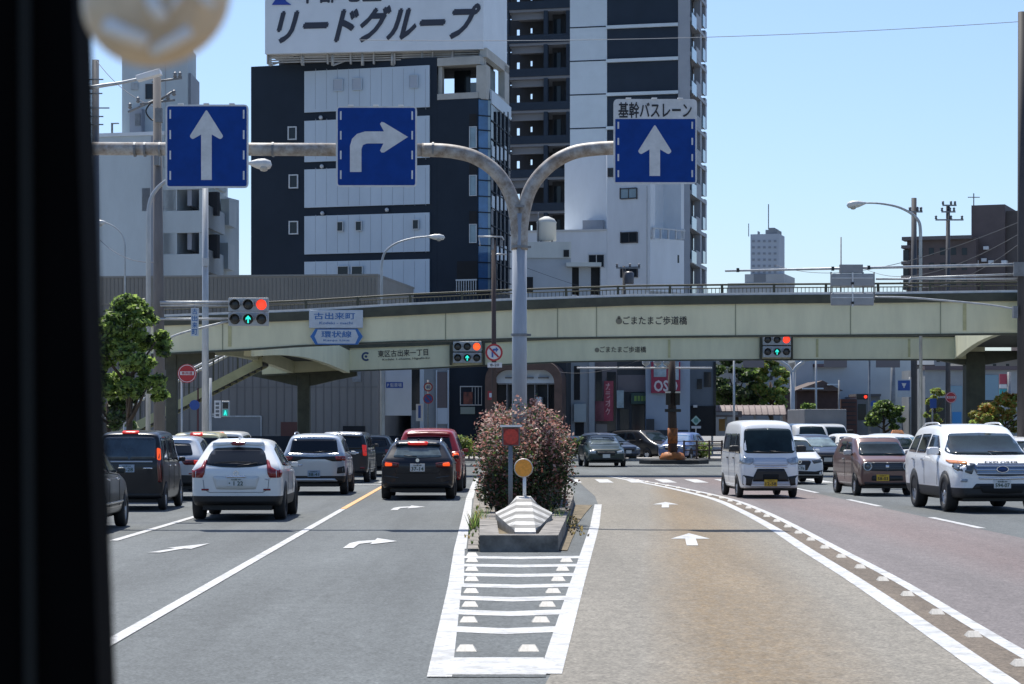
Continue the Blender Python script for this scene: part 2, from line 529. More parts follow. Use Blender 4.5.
b = B(); b.prism([(6.7, 111.8, 0), (9.0, 111.8, 0), (9.6, 113, 0), (9.0, 114.2, 0), (6.7, 114.2, 0), (6.2, 113, 0)], (0, 0, .2))
struct(b.done('traffic_island', mat('dark island kerb', (.05, .05, .05), .9)))
# ================================================================== central reservation: kerb, nose, hedge
ISL = [(-.47, 33.2), (-.62, 45), (-.85, 60), (-1.02, 82), (1.55, 82), (1.5, 58), (1.42, 53.2), (.86, 38), (.66, 33.2)]
GRASSD = mat('dry ground', (.15, .12, .075), .95, 0, .55, 5, bump=.4)
b = B(); b.prism([(x * .97 + .01, y + (.1 if y < 34 else -.1 if y > 81 else 0), 0) for x, y in ISL], (0, 0, .12)); struct(b.done('median_ground', GRASSD))
def inset(p, k, c=(.2, 55)):
    return (p[0] + (k if p[0] < .2 else -k), p[1] + (k * 1.6 if p[1] < 34 else (-k if p[1] > 81 else 0)))
OLDC = mat('weathered concrete', (.20, .185, .165), .9, 0, .5, 3, bump=.5, bscale=25)
b = B()
for i in range(len(ISL)):
    p, q = ISL[i], ISL[(i + 1) % len(ISL)]
    d = math.dist(p, q); n = max(1, int(d / 1.6))
    for k in range(n):
        f0, f1 = k / n, (k + 1) / n - .012 / max(d, .1)
        def L(a, c, f): return (a[0] + (c[0] - a[0]) * f, a[1] + (c[1] - a[1]) * f)
        pi, qi = inset(p, .28), inset(q, .28)
        A, Bq, C, D = L(p, q, f0), L(p, q, f1), L(pi, qi, f1), L(pi, qi, f0)
        h = .235 + random.uniform(-.006, .006)
        b.prism([(A[0], A[1], .01), (Bq[0], Bq[1], .01), (C[0], C[1], .01), (D[0], D[1], .01)], (0, 0, h))
struct(b.done('median_kerb', OLDC))
# gutter slabs beside the kerb
b = B()
for k in range(34):
    y = 33.3 + k * 1.2
    b.prism([(hl(min(y, 79)) + .2, y, .0), (hl(min(y + 1.17, 79)) + .2, y + 1.17, 0), (-.49 - .0125 * (y + 1.2 - 33), y + 1.17, 0), (-.475 - .0125 * (y - 33), y, 0)], (0, 0, .05))
struct(b.done('gutter', OLDC))
b = B()
b.prism([(.68, 33.6, 0), (.80, 33.5, 0), (.96, 37, 0), (1.16, 41, 0), (1.22, 43, 0), (1.52, 48, 0), (1.84, 53, 0), (1.46, 53.2, 0), (.88, 38, 0)], (0, 0, .018))
struct(b.done('verge', GRASSD))

# chevron-striped concrete nose
def nose():
    t = thing('median_nose', 'low concrete nose with grey and white chevron stripes at the front of the planted median', 'traffic nose', (.1, 36, .12))
    W1 = mat('nose white', (.50, .49, .46), .75, 0, .35, 5, bump=.4)
    G1 = mat('nose grey', (.20, .195, .18), .85, 0, .3, 4, bump=.3)
    cx = .20
    n = 11
    bw, bg_ = B(), B()
    def prof(i):
        f = i / n
        y = 34.9 + f * 4.7
        top = .22 + .40 * f
        tw = .16 - .04 * f
        ow = .165 + .33 * min(1, f / .80) if f < .80 else .495 - .16 * (f - .8) / .2
        lo = .22 + .13 * min(1, f / .8)
        return y, top, tw, ow, lo
    for i in range(n):
        y0, t0, w0, o0, l0 = prof(i); y1, t1, w1, o1, l1 = prof(i + 1)
        bb = bw if i % 2 == 0 else bg_
        z1 = t0 + (t1 - t0) * (.8 if i % 2 == 0 else 1.0)
        bb.face([(cx - w0, y0, t0), (cx + w0, y0, t0), (cx + w1, y1, t1), (cx - w1, y1, t1)])
        for s in (-1, 1):
            bb.face([(cx + s * w0, y0, t0), (cx + s * o0, y0 + .5, l0), (cx + s * o1, y1 + .5, l1), (cx + s * w1, y1, t1)])
            bg_.face([(cx + s * o0, y0 + .5, l0), (cx + s * o0, y0 + .5, .1), (cx + s * o1, y1 + .5, .1), (cx + s * o1, y1 + .5, l1)])
    y, tp, tw, ow, lo = prof(0)
    bw.face([(cx - tw, y, tp), (cx + tw, y, tp), (cx + tw, y - .02, .1), (cx - tw, y - .02, .1)])
    y, tp, tw, ow, lo = prof(n)
    bg_.face([(cx - tw, y, tp), (cx + tw, y, tp), (cx + ow, y + .5, lo), (cx + ow, y + .5, .1), (cx - ow, y + .5, .1), (cx - ow, y + .5, lo)])
    bg_.done('concrete_core', G1, t); bw.done('white_stripes', W1, t)
nose()

# reflective posts on the median
t = thing('warning_lamp', 'square red warning lamp under a small hood on a grey post before the flowering hedge', 'warning lamp', W(511, 512, 41).xy.to_3d() + Vector((0, 0, .12)))
Y = 41
b = B(); b.tube([(WX(510.5, Y), Y, .12), (WX(510.5, Y), Y, WZ(446, Y))], .04); b.done('post', STEELD, t)
b = B(); b.pbox(502, 427, 520, 446, Y, .16); hb = b.done('lamp_housing', mat('lamp box grey', (.12, .12, .12), .6), t, bevel=.008)
b = B(); b.disc(W(511, 436.5, Y - .005), .135, (0, -1, 0), .03); b.done('red_lens', mat('red lens', (.50, .035, .02), .3, 0, .25, 20), t)
b = B(); b.pbox(503.5, 428.5, 518.5, 445, Y - .003, .002); b.done('red_face', mat('red face', (.28, .02, .015), .4, 0, .2, 9), t)
b = B(); b.pbox(500, 425, 522, 427, Y - .12, .3); b.done('hood', WHITEP, t)
t = thing('reflector_post', 'round orange reflector disc on a short white post above the striped nose', 'reflector post', (WX(524, 39.6), 39.6, .7))
Y = 39.6
b = B(); b.tube([(WX(524.5, Y), Y, .6), (WX(524.5, Y), Y, WZ(476, Y))], .03); b.done('post', WHITEP, t)
b = B(); b.lathe([(0, 0), (.155, 0), (.165, .02), (.165, .05), (0, .05)], W(523.5, 468, Y - .03), (0, 1, 0), 24, False); b.done('rim', mat('rim grey', (.4, .38, .35), .5), t)
b = B(); b.disc(W(523.5, 468, Y - .032), .145, (0, -1, 0), .012); b.done('reflector', mat('orange reflector', (.75, .30, .03), .35, 0, .15, 30, bump=.3, bscale=90), t)

# leaf clumps -----------------------------------------------------------------
def leaf_cloud(bm_list, centre, rad, n, size, weights, rng, shell=.55, flat=0.0):
    """small leaf faces through an ellipsoid; each goes to one of the given builders"""
    for _ in range(n):
        v = Vector((rng.gauss(0, 1), rng.gauss(0, 1), rng.gauss(0, 1))).normalized()
        r = shell + (1 - shell) * rng.random() ** .6
        p = Vector((centre[0] + v.x * rad[0] * r, centre[1] + v.y * rad[1] * r, centre[2] + v.z * rad[2] * r))
        s = size * rng.uniform(.6, 1.5)
        a = Vector((rng.gauss(0, 1), rng.gauss(0, 1), rng.gauss(0, .7))).normalized()
        c = (a.cross(v + Vector((rng.gauss(0, .5), rng.gauss(0, .5), rng.gauss(0, .5))))).normalized()
        q = bm_list[rng.choices(range(len(bm_list)), weights)[0]]
        q.face([p - a * s * .5, p + c * s * .28, p + a * s * .5, p - c * s * .28])
def leafm(name, col, tr=.25):
    m = mat(name, col, .55, 0, .35, 1.2)
    b = m.node_tree.nodes['Principled BSDF']
    t = m.node_tree
    tl = t.nodes.new('ShaderNodeBsdfTranslucent'); tl.inputs[0].default_value = tuple(min(1, x * 1.5) for x in col) + (1,)
    mx = t.nodes.new('ShaderNodeMixShader'); mx.inputs[0].default_value = tr
    t.links.new(b.outputs[0], mx.inputs[1]); t.links.new(tl.outputs[0], mx.inputs[2])
    t.links.new(mx.outputs[0], t.nodes['Material Output'].inputs[0])
    return m
LEAF_D = leafm('dark leaf', (.035, .055, .022)); LEAF_M = leafm('mid leaf', (.085, .14, .035), .4); LEAF_L = leafm('light leaf', (.23, .32, .08), .5)
LEAF_Y = leafm('yellow leaf', (.26, .24, .05)); LEAF_O = leafm('orange leaf', (.30, .16, .04))
PINK = leafm('pink flower', (.40, .20, .165), .35); PALE = leafm('pale flower', (.54, .37, .31), .35); RUST = leafm('rust leaf', (.17, .07, .055), .35)
STRAW = leafm('straw', (.42, .33, .13), .3); BARK = mat('bark', (.07, .05, .035), .9, 0, .35, 8, bump=.6)

rng = random.Random(3)
hy = 48.0
t = thing('flowering_hedge', 'rounded hedge full of small pink blossom growing on the central median', 'hedge', (WX(524, hy), hy, .12))
bs = [B() for _ in range(5)]
cxh = WX(523, hy)
lobes = []
for k in range(64):
    yy = 42.6 + rng.random() * 13
    ax = rng.uniform(-1, 1)
    ht = 2.06 - .42 * abs(ax) ** 2.4 + rng.uniform(-.16, .12)
    lobes.append((cxh + ax * .63 - .005 * (yy - 50), yy, ht - .28, .36))
for k in range(84):
    yy = 42.2 + rng.random() ** 1.3 * 13
    ax = rng.choice((-1, 1)) * rng.uniform(.5, 1.12) if rng.random() < .6 else rng.uniform(-1, 1)
    lobes.append((cxh + ax * .58, yy, rng.uniform(1.0, 1.9), .38))
for (x, y, z, r) in lobes:
    leaf_cloud(bs, (x, y, z), (r, r * 1.2, r), 230, .062, (3.0, .8, 3.0, 1.3, 3.4), rng, .35)
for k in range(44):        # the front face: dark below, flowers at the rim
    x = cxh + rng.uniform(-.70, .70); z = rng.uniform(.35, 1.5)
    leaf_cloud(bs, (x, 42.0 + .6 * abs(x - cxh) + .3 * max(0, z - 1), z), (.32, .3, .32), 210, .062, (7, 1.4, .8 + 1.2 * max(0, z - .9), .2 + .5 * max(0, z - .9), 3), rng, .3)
for k in range(30):        # sprays that stand out of the top
    x = cxh + rng.uniform(-.75, .68); y = 42.6 + rng.random() * 11
    leaf_cloud(bs, (x, y, 2.07 - .4 * abs((x - cxh)) ** 2 + rng.uniform(-.05, .2)), (.14, .16, .2), 48, .058, (1, .5, 2.8, 1.4, 2.4), rng, .1)
for q, nm, mm in zip(bs, ('dark_foliage', 'green_foliage', 'pink_blossom', 'pale_blossom', 'rust_foliage'), (LEAF_D, LEAF_M, PINK, PALE, RUST)):
    q.done(nm, mm, t, recalc=False)
b = B()
for k in range(40):
    x = cxh + rng.uniform(-.8, .8); y = rng.uniform(42.8, 55)
    b.tube([(x, y, .1), (x + rng.uniform(-.1, .1), y, .8), (x + rng.uniform(-.25, .25), y + rng.uniform(-.2, .2), 1.7)], [.03, .022, .01], 5)
b.done('stem', BARK, t)
# a solid dim core so that the hedge does not look hollow
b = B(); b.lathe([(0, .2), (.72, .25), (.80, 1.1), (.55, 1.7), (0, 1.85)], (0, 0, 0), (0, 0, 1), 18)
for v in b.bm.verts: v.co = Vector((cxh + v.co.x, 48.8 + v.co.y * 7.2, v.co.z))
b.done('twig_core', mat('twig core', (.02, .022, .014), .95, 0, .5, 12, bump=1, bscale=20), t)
# low clipped shrub further along the median
def tufts(name, x0, x1, y0, y1, n, h, mats_, label):
    bs = [B() for _ in mats_]
    for k in range(n):
        x = rng.uniform(x0, x1); y = rng.uniform(y0, y1); q = rng.choice(bs)
        for j in range(7):
            a = rng.uniform(0, 6.28); l = h * rng.uniform(.5, 1.2); dx, dy = math.cos(a) * l * .45, math.sin(a) * l * .45
            q.face([(x - .012, y, .05), (x + .012, y, .05), (x + dx, y + dy, .05 + l)])
    root = tag(bs[0].done(name, mats_[0], None, recalc=False), label, 'grass', None, 'stuff')
    for q, mm in zip(bs[1:], mats_[1:]): q.done('grass_blades', mm, root, recalc=False)
tufts('dry_grass', -.72, -.45, 39, 43, 26, .28, (STRAW, LEAF_M, LEAF_L), 'dry straw coloured grass on the left side of the median nose')
tufts('dry_grass', .62, .95, 40, 44, 34, .28, (LEAF_M, LEAF_L, STRAW), 'green and yellow grass tufts beside the hedge on the right')
tufts('roadside_weeds', .92, 1.22, 37, 45, 70, .05, (STRAW, GRASSD), 'low dry weeds along the right gutter of the median')
tufts('roadside_weeds', -.75, -.55, 34, 60, 40, .07, (LEAF_M, STRAW), 'sparse weeds in the left gutter of the median')

# raised lane studs -----------------------------------------------------------
STUD = mat('stud ivory', (.42, .40, .36), .55, 0, .2, 15, bump=.2)
def stud_mesh(wd=.36, dp=.20, h=.045):
    b = B()
    p = [(-wd / 2, -dp / 2, 0), (wd / 2, -dp / 2, 0), (wd / 2, dp / 2, 0), (-wd / 2, dp / 2, 0)]
    q = [(x * .62, y * .25, h) for x, y, _ in p]
    b.face(p[::-1]); b.face(q)
    for i in range(4): b.face([p[i], p[(i + 1) % 4], q[(i + 1) % 4], q[i]])
    return b.done('lane_stud', STUD, None, local=True)
st0 = None
def put_stud(x, y, label, rz=0, sc=1.0, group='raised studs on the lane markings'):
    global st0
    if st0 is None: o = st0 = stud_mesh()
    else:
        o = st0.copy(); COL.objects.link(o)
    o.location = (x, y, .012); o.rotation_euler = (0, 0, rz); o.scale = (sc, 1, 1)
    tag(o, label, 'road stud', group)
ORD = ['nearest', 'second nearest', 'third', 'fourth', 'fifth', 'sixth', 'seventh', 'eighth']
mids = [18.75, 21.5, 23.35, 25.25, 27.2, 29.1, 31.0, 32.4]
for i, y in enumerate(mids):
    put_stud(hl(y) + .27, y - .2, f'{ORD[i]} ivory stud in the left column of the hatched area', 0, .46, 'studs inside the hatched area')
for i, y in enumerate(mids[:7]):
    put_stud(hr(y) - .24, y - .2, f'{ORD[i]} ivory stud in the right column of the hatched area', 0, .46, 'studs inside the hatched area')
def curve_at(pts, Y):
    for (a, ya), (c, yc) in zip(pts, pts[1:]):
        if ya <= Y <= yc: return a + (c - a) * (Y - ya) / (yc - ya)
for i in range(26):
    y = 17.4 + i * 2.4
    x = curve_at(DA, y) * .36 + curve_at(DB, y) * .64
    put_stud(x, y, 'ivory stud in the long row between the two solid lines of the bus lane', -.03, .36, 'studs between the double line')

# ================================================================== sign gantry with three lane signs
YG = 44.0
SIGNB = mat('sign blue', (.002, .042, .24), .55, 0, .12, 3, spec=.2)
SIGNW = mat('sign white', (.60, .62, .63), .5, 0, .12, 5)
SIGNG = mat('sign back grey', (.30, .31, .32), .5, .3, .1, 4)
PIPE = mat('rust streaked white pipe', (.40, .39, .37), .55, .1, .5, 6, dirt=(.20, .16, .125))
PIPE_P = mat('painted grey post', (.36, .385, .42), .5, .1, .18, 3, streak=6)
t = thing('sign_gantry', 'tall grey Y shaped post on the median carrying three blue lane direction signs', 'sign gantry', (WX(519, YG), YG, .12))
b = B(); b.tube([(WX(519.5, YG), YG, .12), (WX(519.5, YG), YG, WZ(214, YG))], [.145, .135], 20); b.done('post', PIPE_P, t)
def pxcurve(l, Y): return [W(x, y, Y) for x, y in l]
def smooth3(P, n=5):
    out = []
    for i in range(len(P) - 1):
        p0, p1, p2, p3 = P[max(i - 1, 0)], P[i], P[i + 1], P[min(i + 2, len(P) - 1)]
        for k in range(n):
            u = k / n
            out.append(.5 * ((2 * p1) + (p2 - p0) * u + (2 * p0 - 5 * p1 + 4 * p2 - p3) * u * u + (3 * p1 - p0 - 3 * p2 + p3) * u ** 3))
    out.append(P[-1]); return out
b = B(); b.tube(smooth3(pxcurve([(518, 250), (517, 222), (510, 194), (496, 172), (474, 157), (448, 151), (422, 150)], YG)), .132, 18); b.done('left_branch', PIPE, t)
b = B(); b.tube(smooth3(pxcurve([(521, 250), (522, 222), (530, 190), (548, 167), (572, 153), (600, 148.5), (628, 148)], YG)), .132, 18); b.done('right_branch', PIPE, t)
b = B(); b.tube(pxcurve([(424, 150), (60, 148.5)], YG), .125, 16); b.done('long_arm', PIPE, t)
b = B(); b.tube(pxcurve([(626, 148), (684, 148)], YG), .11, 16); b.done('short_arm', PIPE, t)
for (x, y, ax) in ((519.5, 207, (0, 0, 1)), (519.5, 335, (0, 0, 1)), (519.5, 247, (0, 0, 1))):
    b = B(); b.lathe([(.15, -.02), (.162, -.02), (.162, .025), (.15, .025)], W(x, y, YG), ax, 18, False); b.box(W(x, y, YG).x + .14, W(x, y, YG).x + .22, YG - .03, YG + .03, W(x, y, YG).z - .02, W(x, y, YG).z + .02); b.done('clamp', STEELD, t)
for x in (433, 273, 135, 145, 160):
    b = B(); b.lathe([(.128, -.02), (.14, -.02), (.14, .02), (.128, .02)], W(x, 149.5, YG), (1, 0, 0), 18, False); b.done('clamp', STEELD, t)
YS = YG - .3
def lane_sign(x0, y0, x1, y1, band=0, arrow='up'):
    a, c = W(x0, y1, YS), W(x1, y0, YS)
    b = B(); pts = rnd_poly([(a.x, a.z), (c.x, a.z), (c.x, c.z), (a.x, c.z)], .09, 4)
    b.prism([(x, YS, z) for x, z in pts], (0, .03, 0))
    board = b.done('sign_board', SIGNW, t)
    e = .034
    top = c.z - e if not band else W(0, y0 + band, YS).z
    b = B(); pts = rnd_poly([(a.x + e, a.z + e), (c.x - e, a.z + e), (c.x - e, top), (a.x + e, top)], .04 if not band else .015, 4)
    b.prism([(x, YS - .005, z) for x, z in pts], (0, .004, 0)); b.done('blue_panel', SIGNB, board)
    b = B()
    h = (top - a.z - e)
    for k in range(4):
        zc = a.z + e + h * (.10 + .255 * k)
        for xx in (a.x + .075, c.x - .105):
            b.box(xx, xx + .03, YS - .009, YS - .005, zc - .02 * h, zc + .09 * h)
    b.done('edge_dashes', SIGNW, board)
    b = B()
    S = 44.0 / F
    def q(px, py): return (WX(px, YS), WZ(py, YS))
    if arrow == 'up':
        m = (x0 + x1) / 2 - .5; ty = y0 + (band or 0) + (5 if not band else 5.5)
        by = y1 - 8
        b.prism([(x, YS - .012, z) for x, z in [q(m - 5.3, by), q(m + 5.3, by), q(m + 5.3, ty + 25)]
                 + rnd_poly([q(m + 5.3, ty + 25), q(m + 14, ty + 30), q(m + 17, ty + 27), q(m, ty), q(m - 17, ty + 27), q(m - 14, ty + 30), q(m - 5.3, ty + 25)], .03, 2)[3:-3] + [q(m - 5.3, ty + 25)]], (0, .006, 0))
    else:
        outer = [q(350, 172), q(350, 146), q(352, 139), q(357, 134), q(365, 131.5), q(384, 131.5)]
        head = [q(380, 124), q(381.5, 122), q(384, 122.5), q(408, 137), q(384, 152.5), q(381.5, 152.5), q(380, 150.5), q(383.5, 143.5)]
        inner = [q(367, 143.5), q(363, 145), q(361.5, 149), q(361.5, 172)]
        b.prism([(x, YS - .012, z) for x, z in outer + head + inner][::-1], (0, .006, 0))
    b.done('arrow', SIGNW, board)
    for k in range(3):
        xx = a.x + (c.x - a.x) * (.18 + .31 * k)
        b = B(); b.box(xx - .05, xx + .05, YS - .02, YS + .09, c.z, c.z + .025); b.done('top_bracket', WHITEP, board)
    b = B()
    for xx in (a.x + .3, c.x - .3): b.box(xx - .03, xx + .03, YS + .033, YS + .16, a.z + .15, c.z - .1)
    b.done('back_rail', STEELD, board)
    return board, c, a
lane_sign(165.5, 104.5, 248.5, 188)
lane_sign(336, 106, 417, 187, 0, 'right')
bd, c, a = lane_sign(613.5, 99, 697, 184, 20)
text('基幹バスレーン', 'lettering', mat('sign black', (.015, .015, .02), .5), bd, (WX(655, YS), YS - .004, WZ(110, YS)), 73 * YS / F, 15.5 * YS / F, bold=.02)

# ================================================================== footbridge
CREAM = mat('cream girder paint', (.71, .685, .47), .6, 0, .10, 1.1, streak=4)
CREAMY = mat('fresh cream patch', (.50, .47, .25), .6, 0, .2, 2)
DGREEN = mat('dark olive steel', (.06, .063, .042), .6, 0, .3, 2)
DECKW = mat('pale deck kerb', (.70, .69, .66), .6, 0, .15, 3)
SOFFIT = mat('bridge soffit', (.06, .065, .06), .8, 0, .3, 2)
INK = mat('bridge lettering', (.03, .03, .03), .6)
YF, YR = 86.0, 108.0
fb = thing('footbridge', 'long cream painted steel footbridge with olive railings crossing over the whole junction', 'footbridge', (0, YF, 0))
def interp(tab, x):
    if x <= tab[0][0]: return tab[0][1] + (x - tab[0][0]) * (tab[1][1] - tab[0][1]) / (tab[1][0] - tab[0][0])
    for (a, ya), (c, yc) in zip(tab, tab[1:]):
        if a <= x <= c: return ya + (yc - ya) * (x - a) / (c - a)
    return tab[-1][1]
FBOT = [(150, 353.6), (250, 348.5), (300, 345), (400, 340.8), (520, 337.8), (640, 336.2), (760, 335), (900, 334), (1010, 333), (1160, 332.5)]
FTOP = [(150, 326), (300, 320.5), (400, 315.5), (510, 310), (630, 305.3), (750, 303.6), (900, 302.6), (1000, 301), (1160, 300)]
FDK = [(150, 317.5), (300, 311.5), (400, 305.5), (510, 300.5), (630, 296.5), (750, 295), (900, 294), (1000, 292.5), (1160, 291.5)]
RBOT = [(230, 376), (300, 372.6), (340, 370.6), (417, 368), (480, 365), (560, 361.3), (640, 359.8), (760, 359), (900, 359), (1000, 359)]
def band(b, Y, y2, x0, x1, lo, hi, step=12):
    """a plate between two measured profiles, with depth"""
    n = max(1, int((x1 - x0) / step))
    for i in range(n):
        xa, xb = x0 + (x1 - x0) * i / n, x0 + (x1 - x0) * (i + 1) / n
        A, Bq = W(xa, lo(xa), Y), W(xb, lo(xb), Y); C, D = W(xb, hi(xb), Y), W(xa, hi(xa), Y)
        b.face([A, Bq, C, D]); d = Vector((0, y2 - Y, 0))
        b.face([A + d, D + d, C + d, Bq + d]); b.face([D, C, C + d, D + d]); b.face([A, A + d, Bq + d, Bq])
        if i == 0: b.face([A, D, D + d, A + d])
        if i == n - 1: b.face([Bq, Bq + d, C + d, C])
    return b
fl = lambda t_: (lambda x: interp(t_, x))
band(B(), YF, YF + .3, 150, 1160, fl(FBOT), fl(FTOP)).done('front_girder', CREAM, fb)
band(B(), YF - .12, YF + .45, 150, 1160, fl(FTOP), fl(FDK)).done('deck_edge', DGREEN, fb)
band(B(), YF - .06, YF + .2, 150, 1160, fl(FDK), lambda x: interp(FDK, x) - 2.4).done('deck_kerb', DECKW, fb)
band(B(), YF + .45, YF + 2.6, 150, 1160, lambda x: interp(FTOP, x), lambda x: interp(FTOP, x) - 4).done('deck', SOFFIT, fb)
band(B(), YF + 2.6, YF + 2.9, 150, 1160, lambda x: interp(FBOT, x) - 2, lambda x: interp(FDK, x) - 1).done('back_girder', CREAM, fb)
band(B(), YF - .05, YF + .36, 150, 1160, lambda x: interp(FBOT, x) + 1.7, fl(FBOT)).done('bottom_flange', DGREEN, fb)
# yellowed splice plates and stiffeners on the front girder
b = B()
for x in (228, 963): band(b, YF - .02, YF, x, x + 3.5, lambda q: interp(FBOT, q) - 3, lambda q: interp(FTOP, q) + 2)
b.done('drain_pipe', CREAMY, fb)
b = B()
for x in (222, 330, 445, 557, 596, 735, 850, 940): band(b, YF - .015, YF, x, x + 1.1, fl(FBOT), fl(FTOP))
b.done('splice', mat('splice shade', (.30, .31, .21), .7), fb)
def railing(Y, prof_base, h_px, x0, x1, post_step, name='railing', bal=True):
    rl = B()
    n = int((x1 - x0) / 14)
    P = [W(x0 + (x1 - x0) * i / n, prof_base(x0 + (x1 - x0) * i / n) - h_px, Y) for i in range(n + 1)]
    rl.tube(P, .035, 6)
    rl.tube([p - Vector((0, 0, .13)) for p in P], .018, 5)
    root = rl.done(name, DGREEN, fb)
    pb = B(); x = x0
    while x <= x1:
        A = W(x, prof_base(x) + 1, Y); C = W(x, prof_base(x) - h_px - .6, Y)
        pb.box(A.x - .045, A.x + .045, Y - .03, Y + .03, A.z, C.z); x += post_step
    pb.done('railing_post', DGREEN, root)
    if bal:
        pb = B(); x = x0
        while x <= x1:
            A = W(x, prof_base(x) + 1, Y); C = W(x, prof_base(x) - h_px + 3, Y)
            pb.box(A.x - .011, A.x + .011, Y - .01, Y + .01, A.z, C.z); x += 3.9
        tag(pb.done('balusters', DGREEN, root), None, None, None, 'stuff')
railing(YF, lambda x: interp(FDK, x) - 2.4, 8.3, 150, 1160, 52)
railing(YF + 2.75, lambda x: interp(FDK, x) - 2.4, 8.0, 150, 1160, 52)
# rear span
RTOP = lambda x: interp(RBOT, x) - 22
band(B(), YR, YR + .3, 262, 985, fl(RBOT), RTOP).done('rear_girder', CREAM, fb)
band(B(), YR - .1, YR + 3.0, 262, 985, RTOP, lambda x: RTOP(x) - 7).done('deck_edge', DGREEN, fb)
band(B(), YR - .04, YR + .2, 262, 985, lambda x: RTOP(x) - 7, lambda x: RTOP(x) - 9).done('deck_kerb', DECKW, fb)
band(B(), YR - .04, YR + .36, 262, 985, lambda x: interp(RBOT, x) + 1.3, fl(RBOT)).done('bottom_flange', DGREEN, fb)
railing(YR, lambda x: RTOP(x) - 9, 7, 262, 985, 41, bal=False)
b = B()
for x in (335, 470, 668, 816, 908): band(b, YR - .02, YR, x, x + 2.4, lambda q: interp(RBOT, q) - 2, lambda q: RTOP(q) + 2)
b.done('drain_pipe', CREAMY, fb)
# side spans joining the two
def side_span(pa, pb_, zb0, zb1, nm, wd=2.6):
    b, c, d = B(), B(), B()
    n = 10
    for i in range(n):
        f0, f1 = i / n, (i + 1) / n
        def P(f, dz, dx):
            p = pa.lerp(pb_, f); z = zb0 + (zb1 - zb0) * f + .35 * math.sin(f * math.pi)
            return Vector((p.x + dx, p.y, z + dz))
        for dx in (0, wd):
            for q, lo, hi in ((b, 0, 1.04), (d, 1.04, 1.38)):
                A, Bq, C, D = P(f0, lo, dx), P(f1, lo, dx), P(f1, hi, dx), P(f0, hi, dx)
                e = Vector((.28, 0, 0))
                q.prism([A, Bq, C, D], e)
        c.prism([P(f0, .55, .28), P(f1, .55, .28), P(f1, .55, wd), P(f0, .55, wd)], (0, 0, .3))
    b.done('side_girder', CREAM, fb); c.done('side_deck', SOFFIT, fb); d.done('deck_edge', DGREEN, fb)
side_span(Vector((WX(176, YF + 3), YF + 3, 0)), Vector((WX(288, YR), YR, 0)), WZ(354, YF), WZ(373, YR), 'l')
side_span(Vector((18.6, YF - 2, 0)), Vector((WX(955, YR), YR + .3, 0)), WZ(333, YF), WZ(359, YR), 'r', 3.0)
# columns with flared heads
def column(px, wpx, ptop, Y, flare, nm='column'):
    x = WX(px, Y); r = wpx * Y / F / 2; zt = WZ(ptop, Y)
    b = B(); b.box(x - r, x + r, Y - r, Y + r, 0, zt); co = b.done(nm, DGREEN, fb, bevel=.04)
    b = B()
    for s in (-1, 1):
        pts = [(x + s * r * .9, Y - r * .8, zt - .62), (x + s * (r + .12 * flare), Y - r * .8, zt - .56), (x + s * (r + .5 * flare), Y - r * .8, zt - .36),
               (x + s * (r + flare), Y - r * .8, zt - .14), (x + s * (r + flare), Y - r * .8, zt + .05), (x + s * r * .9, Y - r * .8, zt + .05)]
        b.prism(pts if s > 0 else pts[::-1], (0, 1.6 * r, 0))
    b.done('column_head', DGREEN, co)
column(304, 12.5, 373, YR + .8, 2.2)
column(974, 19, 352, YR + .4, 2.9)
column(172, 11, 354, YF + 1.4, 1.4)
column(1135, 22, 334, YF + 1.4, 1.4)
# stairs on the left going down to the far pavement
Ys = 101.0
A, Bq = W(262, 366, Ys), W(96, 452, Ys)
b = B()
for dy in (0, 2.2):
    b.prism([(A.x, Ys + dy, A.z), (A.x, Ys + dy, A.z + .42), (Bq.x, Ys + dy, Bq.z + .42), (Bq.x, Ys + dy, Bq.z)], (0, .16, 0))
b.done('stair_stringer', mat('yellow cream stringer', (.46, .44, .25), .6, 0, .15, 2), fb)
b = B(); n = 26
for i in range(n):
    f = (i + .5) / n; p = A.lerp(Bq, f)
    b.box(p.x - .19, p.x + .19, Ys + .16, Ys + 2.2, p.z + .1, p.z + .22)
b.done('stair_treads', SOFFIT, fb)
b = B()
for dy in (.08, 2.28):
    b.tube([(A.x, Ys + dy, A.z + 1.45), (Bq.x, Ys + dy, Bq.z + 1.45)], .06, 8)
hr_ = b.done('handrail', DECKW, fb)
b = B(); n = 34
for i in range(n + 1):
    p = A.lerp(Bq, i / n); r = .035 if i % 5 == 0 else .014
    b.box(p.x - r, p.x + r, Ys + .06, Ys + .10, p.z + .4, p.z + 1.42)
b.done('stair_balusters', DGREEN, hr_)
# lettering on the girders
def tilt(tab, x0, x1, Y):
    d = W(x1, interp(tab, x1), Y) - W(x0, interp(tab, x0), Y); return d.normalized()
text('ごまたまご歩道橋', 'lettering', INK, fb, (WX(655, YF), YF - .01, WZ(320.5, YF)), 64 * YF / F, 8.4 * YF / F, bold=.012)
b = B(); b.lathe([(.07, 0), (.12, 0), (.12, .02), (.07, .02)], W(619, 321, YF - .02), (0, 1, 0), 16, False); b.lathe([(0, 0), (.06, 0), (.06, .02), (0, .02)], W(619, 317.5, YF - .02), (0, 1, 0), 12, False); b.done('round_mark', mat('pale brown mark', (.22, .20, .14), .6), fb)
text('ごまたまご歩道橋', 'lettering', INK, fb, (WX(623, YR), YR - .01, WZ(349.5, YR)), 46 * YR / F, 6 * YR / F, bold=.012)
b = B(); b.lathe([(.06, 0), (.11, 0), (.11, .02), (.06, .02)], W(597, 350, YR - .02), (0, 1, 0), 14, False); b.done('round_mark', MATS['pale brown mark'], fb)
dr = tilt(RBOT, 350, 470, YR); du = Vector((-dr.z, 0, dr.x))
text('東区古出来一丁目', 'lettering', INK, fb, W(403, 353, YR - .01), 50 * YR / F, 6.6 * YR / F, right=dr, up=du, bold=.015)
